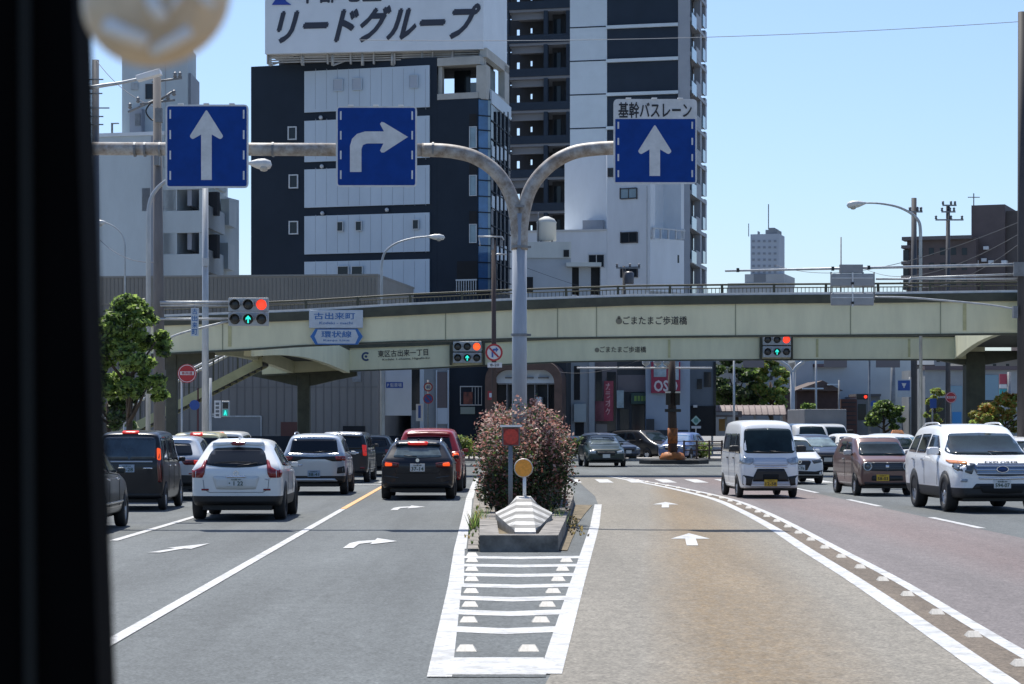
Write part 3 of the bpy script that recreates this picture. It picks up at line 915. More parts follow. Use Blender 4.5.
text('Kodeki 1-chome, Higashi-ku', 'lettering', INK, fb, W(406, 359, YR - .01), 47 * YR / F, 2.6 * YR / F, right=dr, up=du, bold=.01)
b = B()
c0 = W(366, 356.5, YR - .02)
pts = []
for k in range(19): a_ = R(50 + k * 260 / 18); pts.append((math.cos(a_) * .21, math.sin(a_) * .21))
for k in range(19): a_ = R(310 - k * 260 / 18); pts.append((math.cos(a_) * .125, math.sin(a_) * .125))
b.prism([(c0.x + x, c0.y, c0.z + z) for x, z in pts], (0, .015, 0)); b.disc(c0, .06, (0, 1, 0), .015, 12)
b.done('ward_emblem', mat('emblem navy', (.03, .06, .15), .6), fb)

# place-name boards hanging on the front girder
BOARD = mat('board pale blue white', (.46, .52, .58), .5, 0, .1, 3)
BLUEM = mat('board blue', (.02, .13, .38), .5)
Yb = YF - .25
t = thing('place_sign', 'white board with blue Japanese place name above the arrow shaped board on the footbridge', 'sign', W(336, 319, Yb))
b = B(); b.pbox(309, 310, 363, 328, Yb, .05); bd = b.done('board', BOARD, t, bevel=.02)
text('古出来町', 'lettering', BLUEM, bd, W(334.5, 316, Yb - .004), 41 * Yb / F, 6.6 * Yb / F, bold=.012)
text('Kodeki - machi', 'lettering', BLUEM, bd, W(336, 323, Yb - .004), 33 * Yb / F, 2.6 * Yb / F, bold=.01)
b = B(); b.box(WX(320, Yb), WX(322, Yb), Yb + .052, YF - .13, WZ(326, Yb), WZ(312, Yb)); b.box(WX(350, Yb), WX(352, Yb), Yb + .052, YF - .13, WZ(326, Yb), WZ(312, Yb)); b.done('bracket', STEELD, t)
t = thing('route_sign', 'white board with pointed blue ends and a blue route name on the footbridge', 'sign', W(336, 337, Yb))
q = lambda x, y, d=0: W(x, y, Yb - d)
b = B(); b.prism([q(310, 336.5), q(315, 328.8), q(358, 328.8), q(363, 336.5), q(358, 344.5), q(315, 344.5)], (0, .05, 0)); bd = b.done('board', BOARD, t)
b = B()
b.prism([q(310.3, 336.5, .005), q(315.3, 329, .005), q(318, 329, .005), q(314.6, 336.5, .005), q(318, 344.3, .005), q(315.3, 344.3, .005)], (0, .004, 0))
b.prism([q(362.7, 336.5, .005), q(357.7, 329, .005), q(355, 329, .005), q(358.4, 336.5, .005), q(355, 344.3, .005), q(357.7, 344.3, .005)], (0, .004, 0)); b.done('blue_end', BLUEM, bd)
b = B(); b.pbox(315, 328.6, 358, 329.6, Yb - .006, .005); b.pbox(315, 343.6, 358, 344.6, Yb - .006, .005); b.done('blue_border', BLUEM, bd)
text('環状線', 'lettering', BLUEM, bd, W(336.5, 334.3, Yb - .005), 30 * Yb / F, 6.4 * Yb / F, bold=.015)
text('Kanjo Line', 'lettering', BLUEM, bd, W(336.5, 340.5, Yb - .005), 26 * Yb / F, 2.6 * Yb / F, bold=.01)
b = B(); b.box(WX(320, Yb), WX(322, Yb), Yb + .052, YF, WZ(342, Yb), WZ(331, Yb)); b.box(WX(350, Yb), WX(352, Yb), Yb + .052, YF, WZ(342, Yb), WZ(331, Yb)); b.done('bracket', STEELD, t)
# ================================================================== buildings
class Fac:
    """a facade plane between two measured ground points"""
    def __init__(s, pa, Ya, pb, Yb):
        s.A = Vector((WX(pa, Ya), Ya, 0)); s.Bv = Vector((WX(pb, Yb), Yb, 0))
        s.d = (s.Bv - s.A).normalized(); s.n = Vector((s.d.y, -s.d.x, 0))
    def at(s, px):
        k = (px - CX) / F; e = s.Bv - s.A
        return s.A + e * ((k * s.A.y - s.A.x) / (e.x - k * e.y))
    def box(s, b, x0, y0, x1, y1, out=.05, inn=.1):
        p, q = s.at(x0), s.at(x1); ym = (p.y + q.y) / 2
        za, zb = WZ(y1, ym), WZ(y0, ym)
        o = s.n * out
        b.prism([(p.x + o.x, p.y + o.y, za), (q.x + o.x, q.y + o.y, za), (q.x + o.x, q.y + o.y, zb), (p.x + o.x, p.y + o.y, zb)], -s.n * (out + inn))
        return b
def prism_fp(b, pts, z0, z1):
    return b.prism([(p[0], p[1], z0) for p in pts], (0, 0, z1 - z0))
GLASS = mat('window glass', (.022, .028, .035), .08, 0, 0, 1, spec=.35)
GLASS_B = mat('blue window glass', (.045, .13, .28), .1, .15, .3, .6, spec=.9)
GLASS_L = mat('pale window glass', (.22, .31, .36), .12, 0, .2, 1, spec=.8)
FRAME = mat('pale window frame', (.55, .57, .58), .5, .2, .08, 4)
DARKW = mat('dark opening', (.012, .013, .015), .8, 0, .2, 2)
def window(f, x0, y0, x1, y1, parent, frame=FRAME, glass=GLASS, fr=1.2, mull=1, name='window'):
    b = B()
    f.box(b, x0, y0, x0 + fr, y1, .08, .02); f.box(b, x1 - fr, y0, x1, y1, .08, .02)
    f.box(b, x0 + fr, y0, x1 - fr, y0 + fr, .08, .02); f.box(b, x0 + fr, y1 - fr, x1 - fr, y1, .08, .02)
    for k in range(1, mull):
        xm = x0 + (x1 - x0) * k / mull
        f.box(b, xm - .35, y0 + fr, xm + .35, y1 - fr, .07, .02)
    fo = b.done(name, frame, parent)
    b = B(); f.box(b, x0 + fr * .6, y0 + fr * .6, x1 - fr * .6, y1 - fr * .6, .035, .03); b.done('pane', glass, fo)
    return fo
def build_thing(name, label, f, cat='building', group=None):
    return thing(name, label, cat, f.A.copy(), 0, group)

# --- dark office building with the roof billboard
NAVY = mat('dark navy cladding', (.020, .030, .045), .6, 0, .1, .5, spec=.2)
PANEL = mat('pale blue grey panel', (.52, .60, .67), .5, 0, .07, .4, streak=4)
BEIGE = mat('beige terrace concrete', (.46, .45, .41), .75, 0, .15, .6)
f2 = Fac(251, 154, 437, 150); f2b = Fac(437, 150, 478, 149.1)
t = build_thing('office_building', 'dark navy office building with pale grey facade panels under a large rooftop billboard', f2)
def back(p, d=14, sx=0): return Vector((p.x + sx, p.y + d, 0))
b = B(); zt = WZ(62, 152)
prism_fp(b, [f2.A, f2.Bv, back(f2.Bv, 13), back(f2.A, 11)], 0, zt)
prism_fp(b, [f2b.at(437.02) + Vector((0, .01, 0)), f2b.Bv, back(f2b.Bv, 13), back(f2b.A, 13) + Vector((.02, 0, 0))], 0, WZ(99, 149.5))
b.done('wall', NAVY, t)
b = B()
for y0, y1 in ((68.5, 110), (118.5, 160), (167.5, 206), (214.5, 253), (260.5, 294)): f2.box(b, 305, y0, 430, y1, .12, .05)
pn = b.done('facade_panel', PANEL, t)
b = B()
for x in range(316, 430, 11):
    for y0, y1 in ((69, 109.5), (119, 159.5), (168, 205.5), (215, 252.5), (261, 293.5)): f2.box(b, x, y0, x + .25, y1, .128, .05)
b.done('panel_joints', mat('panel joint', (.30, .33, .38), .6), pn)
for x0, y0, x1, y1 in ((288, 126.5, 297, 140), (289, 174.5, 298.5, 188.5), (289, 221, 298.5, 234.5)): window(f2, x0, y0, x1, y1, t, glass=GLASS)
for x0, y0, x1, y1 in ((337, 221.5, 343.5, 231.5), (355.5, 221, 362, 231), (412.5, 219.5, 419, 229.5), (337.5, 266, 349, 275), (351.5, 266, 363, 275)):
    ff = Fac(251, 153.8, 437, 149.8); window(ff, x0, y0, x1, y1, t, fr=.7)
for x0, y0, x1, y1 in ((333, 79, 343, 91), (352, 78, 362, 90), (409, 75, 418, 88)):
    ff = Fac(251, 153.8, 437, 149.8); window(ff, x0, y0, x1, y1, t, PANEL, mat('panel shutter', (.41, .445, .50), .5), .6)
for x, y in ((321, 117), (387, 117), (322, 166), (388, 166), (322.5, 213), (387, 211.5)):
    b = B(); b.lathe([(0, 0), (.13, 0), (.13, .3), (0, .3)], f2.at(x).xy.to_3d() + Vector((0, -.3, WZ(y, 152))), (0, 1, 0), 10); b.done('wall_lamp', FRAME, t)
for y0, y1, y2 in ((114, 126.5, 148), (164, 175, 196), (211, 224, 243)):
    b = B(); f2b.box(b, 469.5, y0, 477, y1, .03, .05); b.done('louvre', DARKW, t)
    window(f2b, 469.5, y1, 477, y2, t, glass=GLASS_L, fr=.7)
b = B(); f2b.box(b, 457, 261, 477.5, 293, .02, .05); b.done('balcony_recess', DARKW, t)
b = B()
for k in range(9): f2b.box(b, 458 + k * 2.4, 281, 458.7 + k * 2.4, 294, .35, -.3)
f2b.box(b, 457.5, 279.5, 478.5, 281, .36, -.3); b.done('balcony_railing', FRAME, t)
# glazed corner
f2c = Fac(478, 149.1, 490, 149.6); f2d = Fac(490, 149.6, 510, 158)
b = B(); prism_fp(b, [f2c.A + Vector((.02, 0, 0)), f2c.Bv, f2d.Bv, back(f2d.Bv, 6), back(f2c.A, 14)], 0, WZ(99, 149.5)); b.done('corner_core', NAVY, t)
b = B(); f2c.box(b, 478.3, 99, 487.5, 292, .05, .02); b.done('corner_glazing', GLASS_B, t)
b = B(); f2c.box(b, 487.5, 99, 490, 292, .06, .02); b.done('corner_glazing', GLASS_L, t)
b = B(); f2d.box(b, 490.4, 112, 509.6, 292, .05, .02); b.done('side_glazing', GLASS, t)
b = B()
for y in (99, 115.5, 130, 148, 163, 180, 196, 212, 228, 245, 262, 278): f2c.box(b, 478.2, y, 490, y + 1, .12, .02)
for y in (128, 146, 163, 181, 197, 213, 230, 247, 264, 280): f2d.box(b, 490.2, y, 509.8, y + 1, .12, .02)
for x in (494, 498, 502, 506): f2d.box(b, x, 112, x + .7, 292, .14, .02)
b.done('mullions', NAVY, t)
b = B()
for (y0, y1) in ((146, 160), (196, 210), (246, 260)):
    for x in (491, 495, 499, 503): f2d.box(b, x, y0, x + 2.6, y1, .08, .02)
b.done('spandrel_panel', PANEL, t)
b = B(); f2d.box(b, 490.2, 99, 509.8, 112, .1, .02); b.done('curved_fascia', PANEL, t)
# roof terrace
b = B(); f2b.box(b, 437.2, 57, 480, 65, .0, 1.2); f2b.box(b, 476, 65, 486, 99, -.05, .6); f2b.box(b, 437.3, 65, 441, 99, -.2, .6)
f2b.box(b, 437.3, 93, 478, 99, .02, .3); b.done('terrace_frame', BEIGE, t)
b = B(); f2b.box(b, 441, 65, 457, 93, -2.5, 2.6); b.done('terrace_glass', GLASS, t)
b = B(); f2b.box(b, 458, 77, 476, 95, -2.4, 2.6); b.done('terrace_wall', PANEL, t)
f2e = Fac(486, 149.6, 508, 157)
b = B(); f2e.box(b, 486, 57, 508.5, 66, .05, .4); f2e.box(b, 486, 66, 489.5, 106, .05, .4); f2e.box(b, 504, 66, 508.5, 112, .05, .4); f2e.box(b, 489.5, 94, 504, 110, .04, .4); b.done('terrace_side', BEIGE, t)
b = B(); f2e.box(b, 489.5, 66, 504, 94, -.6, .7); b.done('terrace_glass', GLASS_L, t)
# louvred screen on the roof
b = B()
fr_ = Fac(267, 152, 484, 150)
for y in (53, 55.2, 57.4, 59.6): fr_.box(b, 267, y, 484, y + 1.2, .0, .1)
for x in (267, 301, 327, 350, 373, 394, 432, 452, 484): fr_.box(b, x, 51, x + 1.6, 64, .1, .15)
fr_.box(b, 402, 52, 450, 63, -.15, .4)
b.done('roof_screen', mat('roof louvre', (.40, .38, .35), .6, 0, .2, 1), t)
b = B(); fr_.box(b, 268, 54, 290, 66, -3, 4); fr_.box(b, 300, 51.5, 480, 66, -1.5, 6); b.done('roof_plant', mat('plant room', (.16, .15, .15), .8, 0, .3, .6), t)
# billboard
fbb = Fac(265, 151.5, 483.5, 149.5)
bb = thing('rooftop_billboard', 'large white rooftop billboard with bold dark slanted katakana letters', 'billboard', fbb.A + Vector((0, 0, WZ(51, 151))))
BBW = mat('billboard white', (.74, .78, .81), .5, 0, .05, .5)
b = B()
zl, zh = WZ(51.5, 150.5), WZ(-26, 150.5)
p0, p1 = fbb.A, fbb.Bv
p2 = Vector((WX(507, 158), 158, 0)); p3 = Vector((p0.x + 2, 161, 0))
prism_fp(b, [p0, p1, p2, p3], zl, zh); panel = b.done('panel', BBW, bb)
BBI = mat('billboard ink', (.035, .04, .06), .5)
c = fbb.at(377); c.z = WZ(24, 150.5)
text('リードグループ', 'lettering', BBI, panel, c + fbb.n * .03, 201 * 150.5 / F, 34 * 150.5 / F, right=fbb.d, bold=.04, shear=.26)
c = fbb.at(340); c.z = WZ(-8.5, 150.5)
text('中部地区', 'lettering', BBI, panel, c + fbb.n * .03, 84 * 150.5 / F, 20 * 150.5 / F, right=fbb.d, bold=.02)
b = B()
def fp(px, py): q_ = fbb.at(px); q_.z = WZ(py, q_.y); return q_ + fbb.n * .04
b.prism([fp(272, 5), fp(291.5, 5), fp(286, 1), fp(282, -9), fp(277, -2)], fbb.n * .03); b.done('blue_logo', mat('logo blue', (.02, .06, .36), .5), panel)
b = B()
for x in (269, 302, 332, 362, 392, 422, 452, 480):
    q_ = fbb.at(x); b.tube([(q_.x, q_.y + .6, WZ(64, q_.y)), (q_.x, q_.y + .6, zl)], .12, 6)
for x in (269, 332, 392, 452): q_ = fbb.at(x); b.tube([(q_.x, q_.y + .6, WZ(64, q_.y)), (q_.x + 2, q_.y + .6, zl)], .07, 5)
b.done('support_frame', STEEL, bb)

# --- tall apartment tower behind
TW = mat('tower pale tile', (.58, .65, .69), .6, 0, .06, .5); TD = mat('tower dark tile', (.022, .034, .052), .6, 0, .12, .5, spec=.25)
TM = mat('tower grey edge', (.33, .35, .38), .6, 0, .08, .5)
f3 = Fac(507, 207, 690, 203); 
t = build_thing('apartment_tower', 'very tall apartment tower with dark panels and open corridors rising out of the picture', f3)
ztop = WZ(-60, 205)
pz = 33.7
def lvl(k): return 24.5 + k * pz - 2 * pz        # row of the k-th floor line
xs = lambda p: f3.at(p)
b = B()
prism_fp(b, [xs(570), xs(607), back(xs(607), 16), back(xs(570), 16)], 0, ztop)
prism_fp(b, [xs(607) + Vector((.01, .5, 0)), xs(678) + Vector((0, .5, 0)), back(xs(678), 16), back(xs(607), 16) + Vector((.01, 0, 0))], 0, ztop)
b.done('core_wall', TW, t)
b = B(); prism_fp(b, [xs(678) + Vector((.01, -.05, 0)), xs(690), back(xs(690), 15), back(xs(678), 16)], 0, ztop); b.done('corner_pier', TM, t)
b = B()
for k in range(-1, 10): f3.box(b, 607.2, lvl(k) + 3.4, 677.8, lvl(k + 1) - .2, .0, .6)
b.done('dark_panel', TD, t)
b = B()
for k in range(-1, 11): f3.box(b, 606.5, lvl(k), 678.4, lvl(k) + 3.2, .25, .6)
b.done('floor_band', TW, t)
b = B()
for k in range(-1, 11): f3.box(b, 570, lvl(k) + 2, 606.6, lvl(k) + 3.2, .02, .2)
b.done('panel_joint', TD, t)
# open corridor bay on the left
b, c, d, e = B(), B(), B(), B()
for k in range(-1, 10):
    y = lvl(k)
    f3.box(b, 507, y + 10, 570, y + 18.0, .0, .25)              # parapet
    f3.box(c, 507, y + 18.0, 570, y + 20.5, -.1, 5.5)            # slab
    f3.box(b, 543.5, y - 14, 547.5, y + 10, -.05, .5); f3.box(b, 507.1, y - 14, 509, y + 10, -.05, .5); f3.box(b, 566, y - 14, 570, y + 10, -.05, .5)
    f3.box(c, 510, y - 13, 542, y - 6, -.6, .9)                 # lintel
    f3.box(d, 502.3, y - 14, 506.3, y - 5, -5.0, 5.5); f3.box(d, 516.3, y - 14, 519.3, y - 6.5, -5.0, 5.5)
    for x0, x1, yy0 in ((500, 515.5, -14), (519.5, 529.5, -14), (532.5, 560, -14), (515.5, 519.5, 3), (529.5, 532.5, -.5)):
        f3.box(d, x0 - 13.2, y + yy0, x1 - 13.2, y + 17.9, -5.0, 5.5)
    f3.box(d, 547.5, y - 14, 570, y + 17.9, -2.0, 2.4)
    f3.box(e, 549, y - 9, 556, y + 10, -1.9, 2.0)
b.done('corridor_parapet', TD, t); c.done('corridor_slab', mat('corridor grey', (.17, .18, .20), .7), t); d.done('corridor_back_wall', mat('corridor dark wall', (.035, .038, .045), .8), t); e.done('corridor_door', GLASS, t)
# balconies on the right hand side
f3s = Fac(690, 203, 706.5, 214)
b, c, d, e = B(), B(), B(), B()
prism_fp(b, [f3s.A + Vector((.02, 1.0, 0)), f3s.Bv + Vector((-1.2, .0, 0)), back(f3s.Bv, 6, -3), back(f3s.A, 12)], 0, ztop)
for k in range(-1, 11):
    y = lvl(k)
    f3s.box(c, 690.4, y + 3, 706.4, y + 6.5, .05, 1.2)
    f3s.box(c, 700.5, y - 27, 702, y + 3, -.02, .6); f3s.box(c, 705, y - 27, 706.5, y + 3, .02, .6)
    f3s.box(d, 691, y - 9, 695.5, y + 3, .1, 0); f3s.box(d, 702, y - 9, 704.5, y + 3, .1, 0)
    f3s.box(e, 695.8, y - 9, 700.5, y + 3, .05, .2)
b.done('balcony_back_wall', TD, t); c.done('balcony_slab', TM, t); d.done('balcony_glass', GLASS_L, t); e.done('balcony_wall', TM, t)

# --- white building in front of the tower
WT = mat('pale white wall', (.70, .74, .77), .7, 0, .07, .6, streak=3)
f4 = Fac(607, 182, 650, 180); f4l = Fac(500, 184, 607, 182); f4r = Fac(650, 180, 684, 183)
t = build_thing('white_building', 'plain white building with few windows and a recessed corner balcony before the tower', f4)
b = B(); zt4 = WZ(150, 181)
prism_fp(b, [f4.A, f4.Bv, back(f4.Bv, 14), back(f4.A, 12)], 0, zt4)
prism_fp(b, [f4l.A, f4l.Bv + Vector((-.01, 0, 0)), back(f4l.Bv, 12) + Vector((-.01, 0, 0)), back(f4l.A, 12)], 0, WZ(231.5, 183))
b.done('wall', WT, t)
b = B(); f4r.box(b, 650.2, 239, 684, 292, .0, 9); f4r.box(b, 650.2, 150, 655, 239, .0, 9); f4r.box(b, 655, 150, 681, 239, -1.8, 9); f4r.box(b, 681, 150, 684, 239, .0, 9); b.done('corner_bay', WT, t)
b = B(); f4r.box(b, 651, 229, 683, 230.2, .25, -.1)
for k in range(5): f4r.box(b, 651 + k * 7.6, 229, 652 + k * 7.6, 239, .22, -.1)
b.done('balcony_rail', FRAME, t)
b = B(); f4r.box(b, 654.6, 188, 656.4, 204, -1.1, 1.2); f4r.box(b, 655.5, 219, 656.8, 231, -1.1, 1.2); f4r.box(b, 677.5, 255, 679, 263, .02, .1); b.done('slit_window', GLASS, t)
for x0, y0, x1, y1 in ((620, 188, 637.5, 199), (620.5, 232, 638, 243), (620.5, 267, 638, 277.5)): window(f4, x0, y0, x1, y1, t, mat('dark frame', (.05, .05, .055), .5), GLASS_L if y0 < 200 else GLASS, 1.0, 2)
window(f4, 608, 168, 614, 177, t, MATS['dark frame'])
window(f4l, 588, 254, 605, 268, t, FRAME, GLASS, 1.0, 2)
b = B(); f4l.box(b, 580, 219, 601, 231.5, -1, 3); b.done('roof_unit', mat('roof unit', (.36, .38, .41), .6, 0, .1, 1), t)
b = B(); f4l.box(b, 500, 230, 607, 232, .06, 1); b.done('parapet_cap', mat('cap white', (.6, .6, .58), .6), t)
b = B(); f4.box(b, 646.5, 186, 647.4, 292, .05, .05); b.done('downpipe', FRAME, t)

# --- small building with the water tank
f5 = Fac(524, 143, 571, 143)
t = build_thing('small_white_building', 'small off white building with a cream roof block standing before the white building', f5)
OFFW = mat('off white wall', (.52, .53, .50), .7, 0, .1, .7, streak=3)
b = B(); f5.box(b, 518, 258, 571, 360, 0, 9); b.done('wall', mat('grey white wall', (.40, .42, .44), .7, 0, .08, .6), t)
b = B(); f5.box(b, 519, 242, 571, 258, .1, 8); b.done('roof_block', OFFW, t)
b = B(); f5.box(b, 563.5, 250, 569, 257, .15, 0); b.done('vent', DARKW, t)
b = B(); f5.box(b, 566, 263, 601, 267, .6, 6); b.done('canopy', OFFW, t)
b = B(); f5.box(b, 572, 267, 579, 292, -.3, 3); f5.box(b, 591, 267, 600, 292, -.3, 3); b.done('dark_opening', DARKW, t)
b = B(); f5.box(b, 571.05, 267, 572, 360, 0, 6); f5.box(b, 579, 267, 591, 360, -.2, 6); f5.box(b, 600, 267, 601, 360, 0, 6); b.done('pier', MATS['grey white wall'], t)
b = B(); f5.box(b, 526, 277, 533, 292, .02, .05); b.done('door', DARKW, t)
yt = 146
tk = thing('water_tank', 'round cream water tank with a domed lid on the small white building roof', 'water tank', (WX(546.5, yt), yt, WZ(242, 143)))
b = B(); zb_ = WZ(241, 143); b.lathe([(.0, .25), (.62, .25), (.62, 1.35), (.66, 1.4), (.5, 1.62), (.15, 1.78), (0, 1.8)], (WX(546.5, yt), yt, zb_), (0, 0, 1), 18); b.done('tank', OFFW, tk)
b = B()
for a in (45, 135, 225, 315): b.tube([(WX(546.5, yt) + .5 * math.cos(R(a)), yt + .5 * math.sin(R(a)), zb_), (WX(546.5, yt) + .5 * math.cos(R(a)), yt + .5 * math.sin(R(a)), zb_ + .3)], .05, 6)
b.tube([(WX(538, yt), yt - .4, zb_), (WX(538, yt), yt - .4, zb_ + 1.5), (WX(538.5, yt), yt - .4, zb_ + 2)], .04, 6); b.done('stand', STEELD, tk)

# --- white apartment block on the left
f1 = Fac(98, 162, 205, 160); 
WA = mat('apartment white wall', (.50, .56, .58), .7, 0, .08, .5, streak=3)
t = build_thing('apartment_block', 'white apartment block with stepped stair tower and open corner balconies at the left', f1)
b = B(); f1.box(b, 96, 134, 164, 300, 0, 12); f1.box(b, 164.0, 184, 176, 300, .0, 12); b.done('wall', WA, t)
ft = Fac(124, 165, 187, 165); 
b = B(); ft.box(b, 122, 45, 187.5, 200, 0, 4.5); b.done('stair_tower', WA, t)
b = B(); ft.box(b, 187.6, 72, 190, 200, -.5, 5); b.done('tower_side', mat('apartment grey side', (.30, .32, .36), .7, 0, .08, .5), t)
window(ft, 145.5, 84, 153, 99, t, MATS['dark frame'], GLASS, .8)
b = B(); ft.box(b, 165, 50, 166, 200, .03, .05); ft.box(b, 131, 83, 138, 90, .1, .05); b.done('downpipe', STEEL, t)
b = B(); f1.box(b, 112, 103, 124, 135, -3, 8)
b.done('roof_hut', MATS['apartment grey side'], t)
b = B(); f1.box(b, 118, 108, 123, 120, -2.9, 3.2); f1.box(b, 105, 121, 106, 134, -1, 1.2); f1.box(b, 105, 121, 112, 122, -1, 1.2); b.done('roof_fitting', STEELD, t)
b = B(); f1.box(b, 95.5, 132.5, 164.5, 136, .1, .3); b.done('parapet_cap', WT, t)
# balcony stack
fbr = Fac(205, 160, 236, 172)
b, c, d = B(), B(), B()
for i in range(5):
    y = 127.5 + i * 43.3
    f1.box(b, 163, y + 40, 206, y + 62, .02, .3)         # parapet front
    f1.box(d, 176, y + 17, 201, y + 41, -3, 3.5)         # dark recess
    f1.box(b, 163, y + 18.5, 177, y + 40, .0, .4); f1.box(b, 199, y + 18.5, 206, y + 40, -.02, .4)
    fbr.box(b, 206, y + 38, 226 - i * 1.0, y + 60, .0, .3); fbr.box(c, 206, y + 19, 219, y + 38, -1.0, 1.3); fbr.box(d, 219, y + 19, 228 - i, y + 38, -1.6, 1.9)
    fbr.box(b, 226 - i * 1.0, y + 30, 234 - i * 1.6, y + 56, .3, .3)
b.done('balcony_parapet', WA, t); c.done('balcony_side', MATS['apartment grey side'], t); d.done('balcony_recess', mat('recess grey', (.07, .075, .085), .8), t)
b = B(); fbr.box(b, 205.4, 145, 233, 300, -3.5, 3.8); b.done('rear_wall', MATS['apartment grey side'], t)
b = B(); f1.box(b, 142, 188, 150, 211, .0, .1) ; b.done('blind_window', MATS['apartment grey side'], t)
b = B(); p = ft.at(181); b.tube([(p.x, p.y + 2, WZ(50, 166)), (p.x, p.y + 2, WZ(38, 166))], .06, 5); b.tube([(p.x - .5, p.y + 2, WZ(46, 166)), (p.x + .6, p.y + 2, WZ(48, 166))], .05, 5); b.done('roof_aerial', STEELD, t)

# --- low corrugated building beside the footbridge
GCL = mat('grey corrugated cladding', (.20, .19, .178), .6, .1, .12, .5, streak=4)
GCU = mat('taupe cladding', (.26, .24, .21), .6, .1, .1, .5)
f6 = Fac(84, 129, 378, 127)
t = build_thing('corrugated_building', 'low wide grey brown corrugated metal building behind the footbridge', f6)
b = B(); f6.box(b, 84, 277, 378, 304, .08, 12); b.done('upper_cladding', GCU, t)
b = B(); f6.box(b, 84, 304, 378, 436, 0, 12); b.done('wall', GCL, t)
b = B()
for k in range(74):
    x = 86 + k * 3.95; f6.box(b, x, 278.5, x + 1.4, 303, .12, .02)
b.done('upper_ribs', mat('rib shade', (.20, .185, .165), .6), t)
b = B()
for k in range(37):
    x = 86 + k * 7.9; f6.box(b, x, 305, x + 1.0, 434, .03, .02)
for y in (345, 387): f6.box(b, 84.5, y, 377.5, y + .6, .035, .02)
b.done('lower_ribs', mat('rib dark', (.15, .143, .135), .6), t)
b = B(); f6.box(b, 83.5, 275.2, 378.5, 277, .15, 12.2); b.done('parapet_cap', mat('cap taupe', (.25, .24, .22), .6), t)
b = B(); f6.box(b, 212, 417, 261, 436, .08, .05); b.done('roller_shutter', mat('shutter grey', (.19, .20, .205), .6, 0, .1, 1), t)
b = B(); f6.box(b, 211, 416, 212, 436, .12, .05); f6.box(b, 261, 416, 262, 436, .12, .05); f6.box(b, 212, 415.6, 261, 417, .12, .05); b.done('shutter_frame', STEEL, t)
b = B(); f6.box(b, 281, 422, 299, 436, .06, .05); b.done('door', mat('red brown door', (.10, .035, .028), .6), t)
b = B(); f6.box(b, 352.5, 372, 361, 382, .06, .05); b.done('vent_grille', STEELD, t)
b = B(); f6.box(b, 343, 426, 365, 436, .06, .05); b.done('bay_opening', DARKW, t)

# --- buildings seen below the footbridge, from left to right
def shop(name, label, px0, px1, Y, top, m, depth=10, side=None):
    f = Fac(px0, Y + .02, px1, Y)
    t = build_thing(name, label, f)
    b = B(); f.box(b, px0, top, px1, 436, 0, depth); b.done('wall', m, t)
    return t, f
GREYB = mat('grey blue wall', (.26, .29, .31), .7, 0, .1, .6); DK = mat('charcoal wall', (.035, .04, .045), .7, 0, .2, .6)
BROWN = mat('brown tile', (.095, .058, .045), .6, 0, .25, 1.5)
MAUVE = mat('dull mauve wall', (.15, .135, .14), .7, 0, .15, .6)
t, f = shop('shop_building', 'grey shop with tall shutters and pale pilasters to the left of the dark office entrance', 411, 449, 133, 345, GREYB)
b = B(); f.box(b, 437, 372, 448, 408, .06, .05); b.done('shutter', mat('mauve shutter', (.13, .11, .115), .6), t)
b = B(); f.box(b, 436, 370, 437.2, 436, .15, .05); f.box(b, 447.6, 370, 448.8, 436, .15, .05); f.box(b, 420, 358, 424, 436, .2, .05); b.done('pilaster', PANEL, t)
b = B(); f.box(b, 411.5, 368, 419.5, 410, .05, .05); b.done('dark_window', GLASS, t)
b = B(); f.box(b, 437.5, 408, 447.5, 424, .1, .05); b.done('pale_panel', PANEL, t)
t, f = shop('dark_entrance', 'dark navy entrance block with a small red picture panel next to the arched shop', 449, 488, 134, 352, NAVY)
b = B(); f.box(b, 460, 386, 482, 387, .1, .02); f.box(b, 460, 404.5, 482, 405.5, .1, .02); f.box(b, 460, 387, 460.8, 404.5, .1, .02)
for x in (472, 475, 478, 481.4): f.box(b, x, 387, x + .5, 404.5, .08, .02)
b.done('window_grid', FRAME, t)
b = B(); f.box(b, 463.5, 392, 472.5, 404, .12, .02); b.done('picture_panel', mat('dull red panel', (.30, .09, .06), .6, 0, .7, 3, dirt=(.06, .03, .03)), t)
b = B(); f.box(b, 460.5, 407, 475, 414, .12, .02); b.done('pale_sign', mat('pale green sign', (.32, .38, .33), .6), t)
# arched brown shop
f8 = Fac(486, 132, 564, 131)
t = build_thing('arched_shop', 'brown tiled shop front with one wide rounded arch over a dark glass entrance', f8)
b = B(); f8.box(b, 486, 335, 564, 361, -.6, 9); b.done('upper_wall', GREYB, t)
def arch_pts(x0, x1, ytop, yb, r):
    pts = [(x0, yb)]
    for k in range(9): a = math.pi - k / 8 * math.pi / 2; pts.append((x0 + r + r * math.cos(a), ytop + r - r * math.sin(a)))
    for k in range(9): a = math.pi / 2 - k / 8 * math.pi / 2; pts.append((x1 - r + r * math.cos(a), ytop + r - r * math.sin(a)))
    pts.append((x1, yb)); return pts
def f8p(x, y, o): p_ = f8.at(x); p_.z = WZ(y, p_.y); return p_ + f8.n * o
o_, i_ = arch_pts(487, 563.5, 361.5, 436, 19), arch_pts(494.5, 556, 370, 436, 13)
b = B()
for k in range(len(o_) - 1):
    b.prism([f8p(*o_[k], .5), f8p(*o_[k + 1], .5), f8p(*i_[k + 1], .5), f8p(*i_[k], .5)], -f8.n * 1.2)
b.done('arch_frame', BROWN, t)
b = B(); f8.box(b, 486.5, 361, 563.8, 436, -.75, 9); b.done('glass_front', DK, t)
b = B(); b.prism([f8p(x, y, -.2) for x, y in [(496.5, 383)] + i_[2:-2] + [(554, 383)]], -f8.n * .3); sg = b.done('fascia_sign', PANEL, t)
b = B()
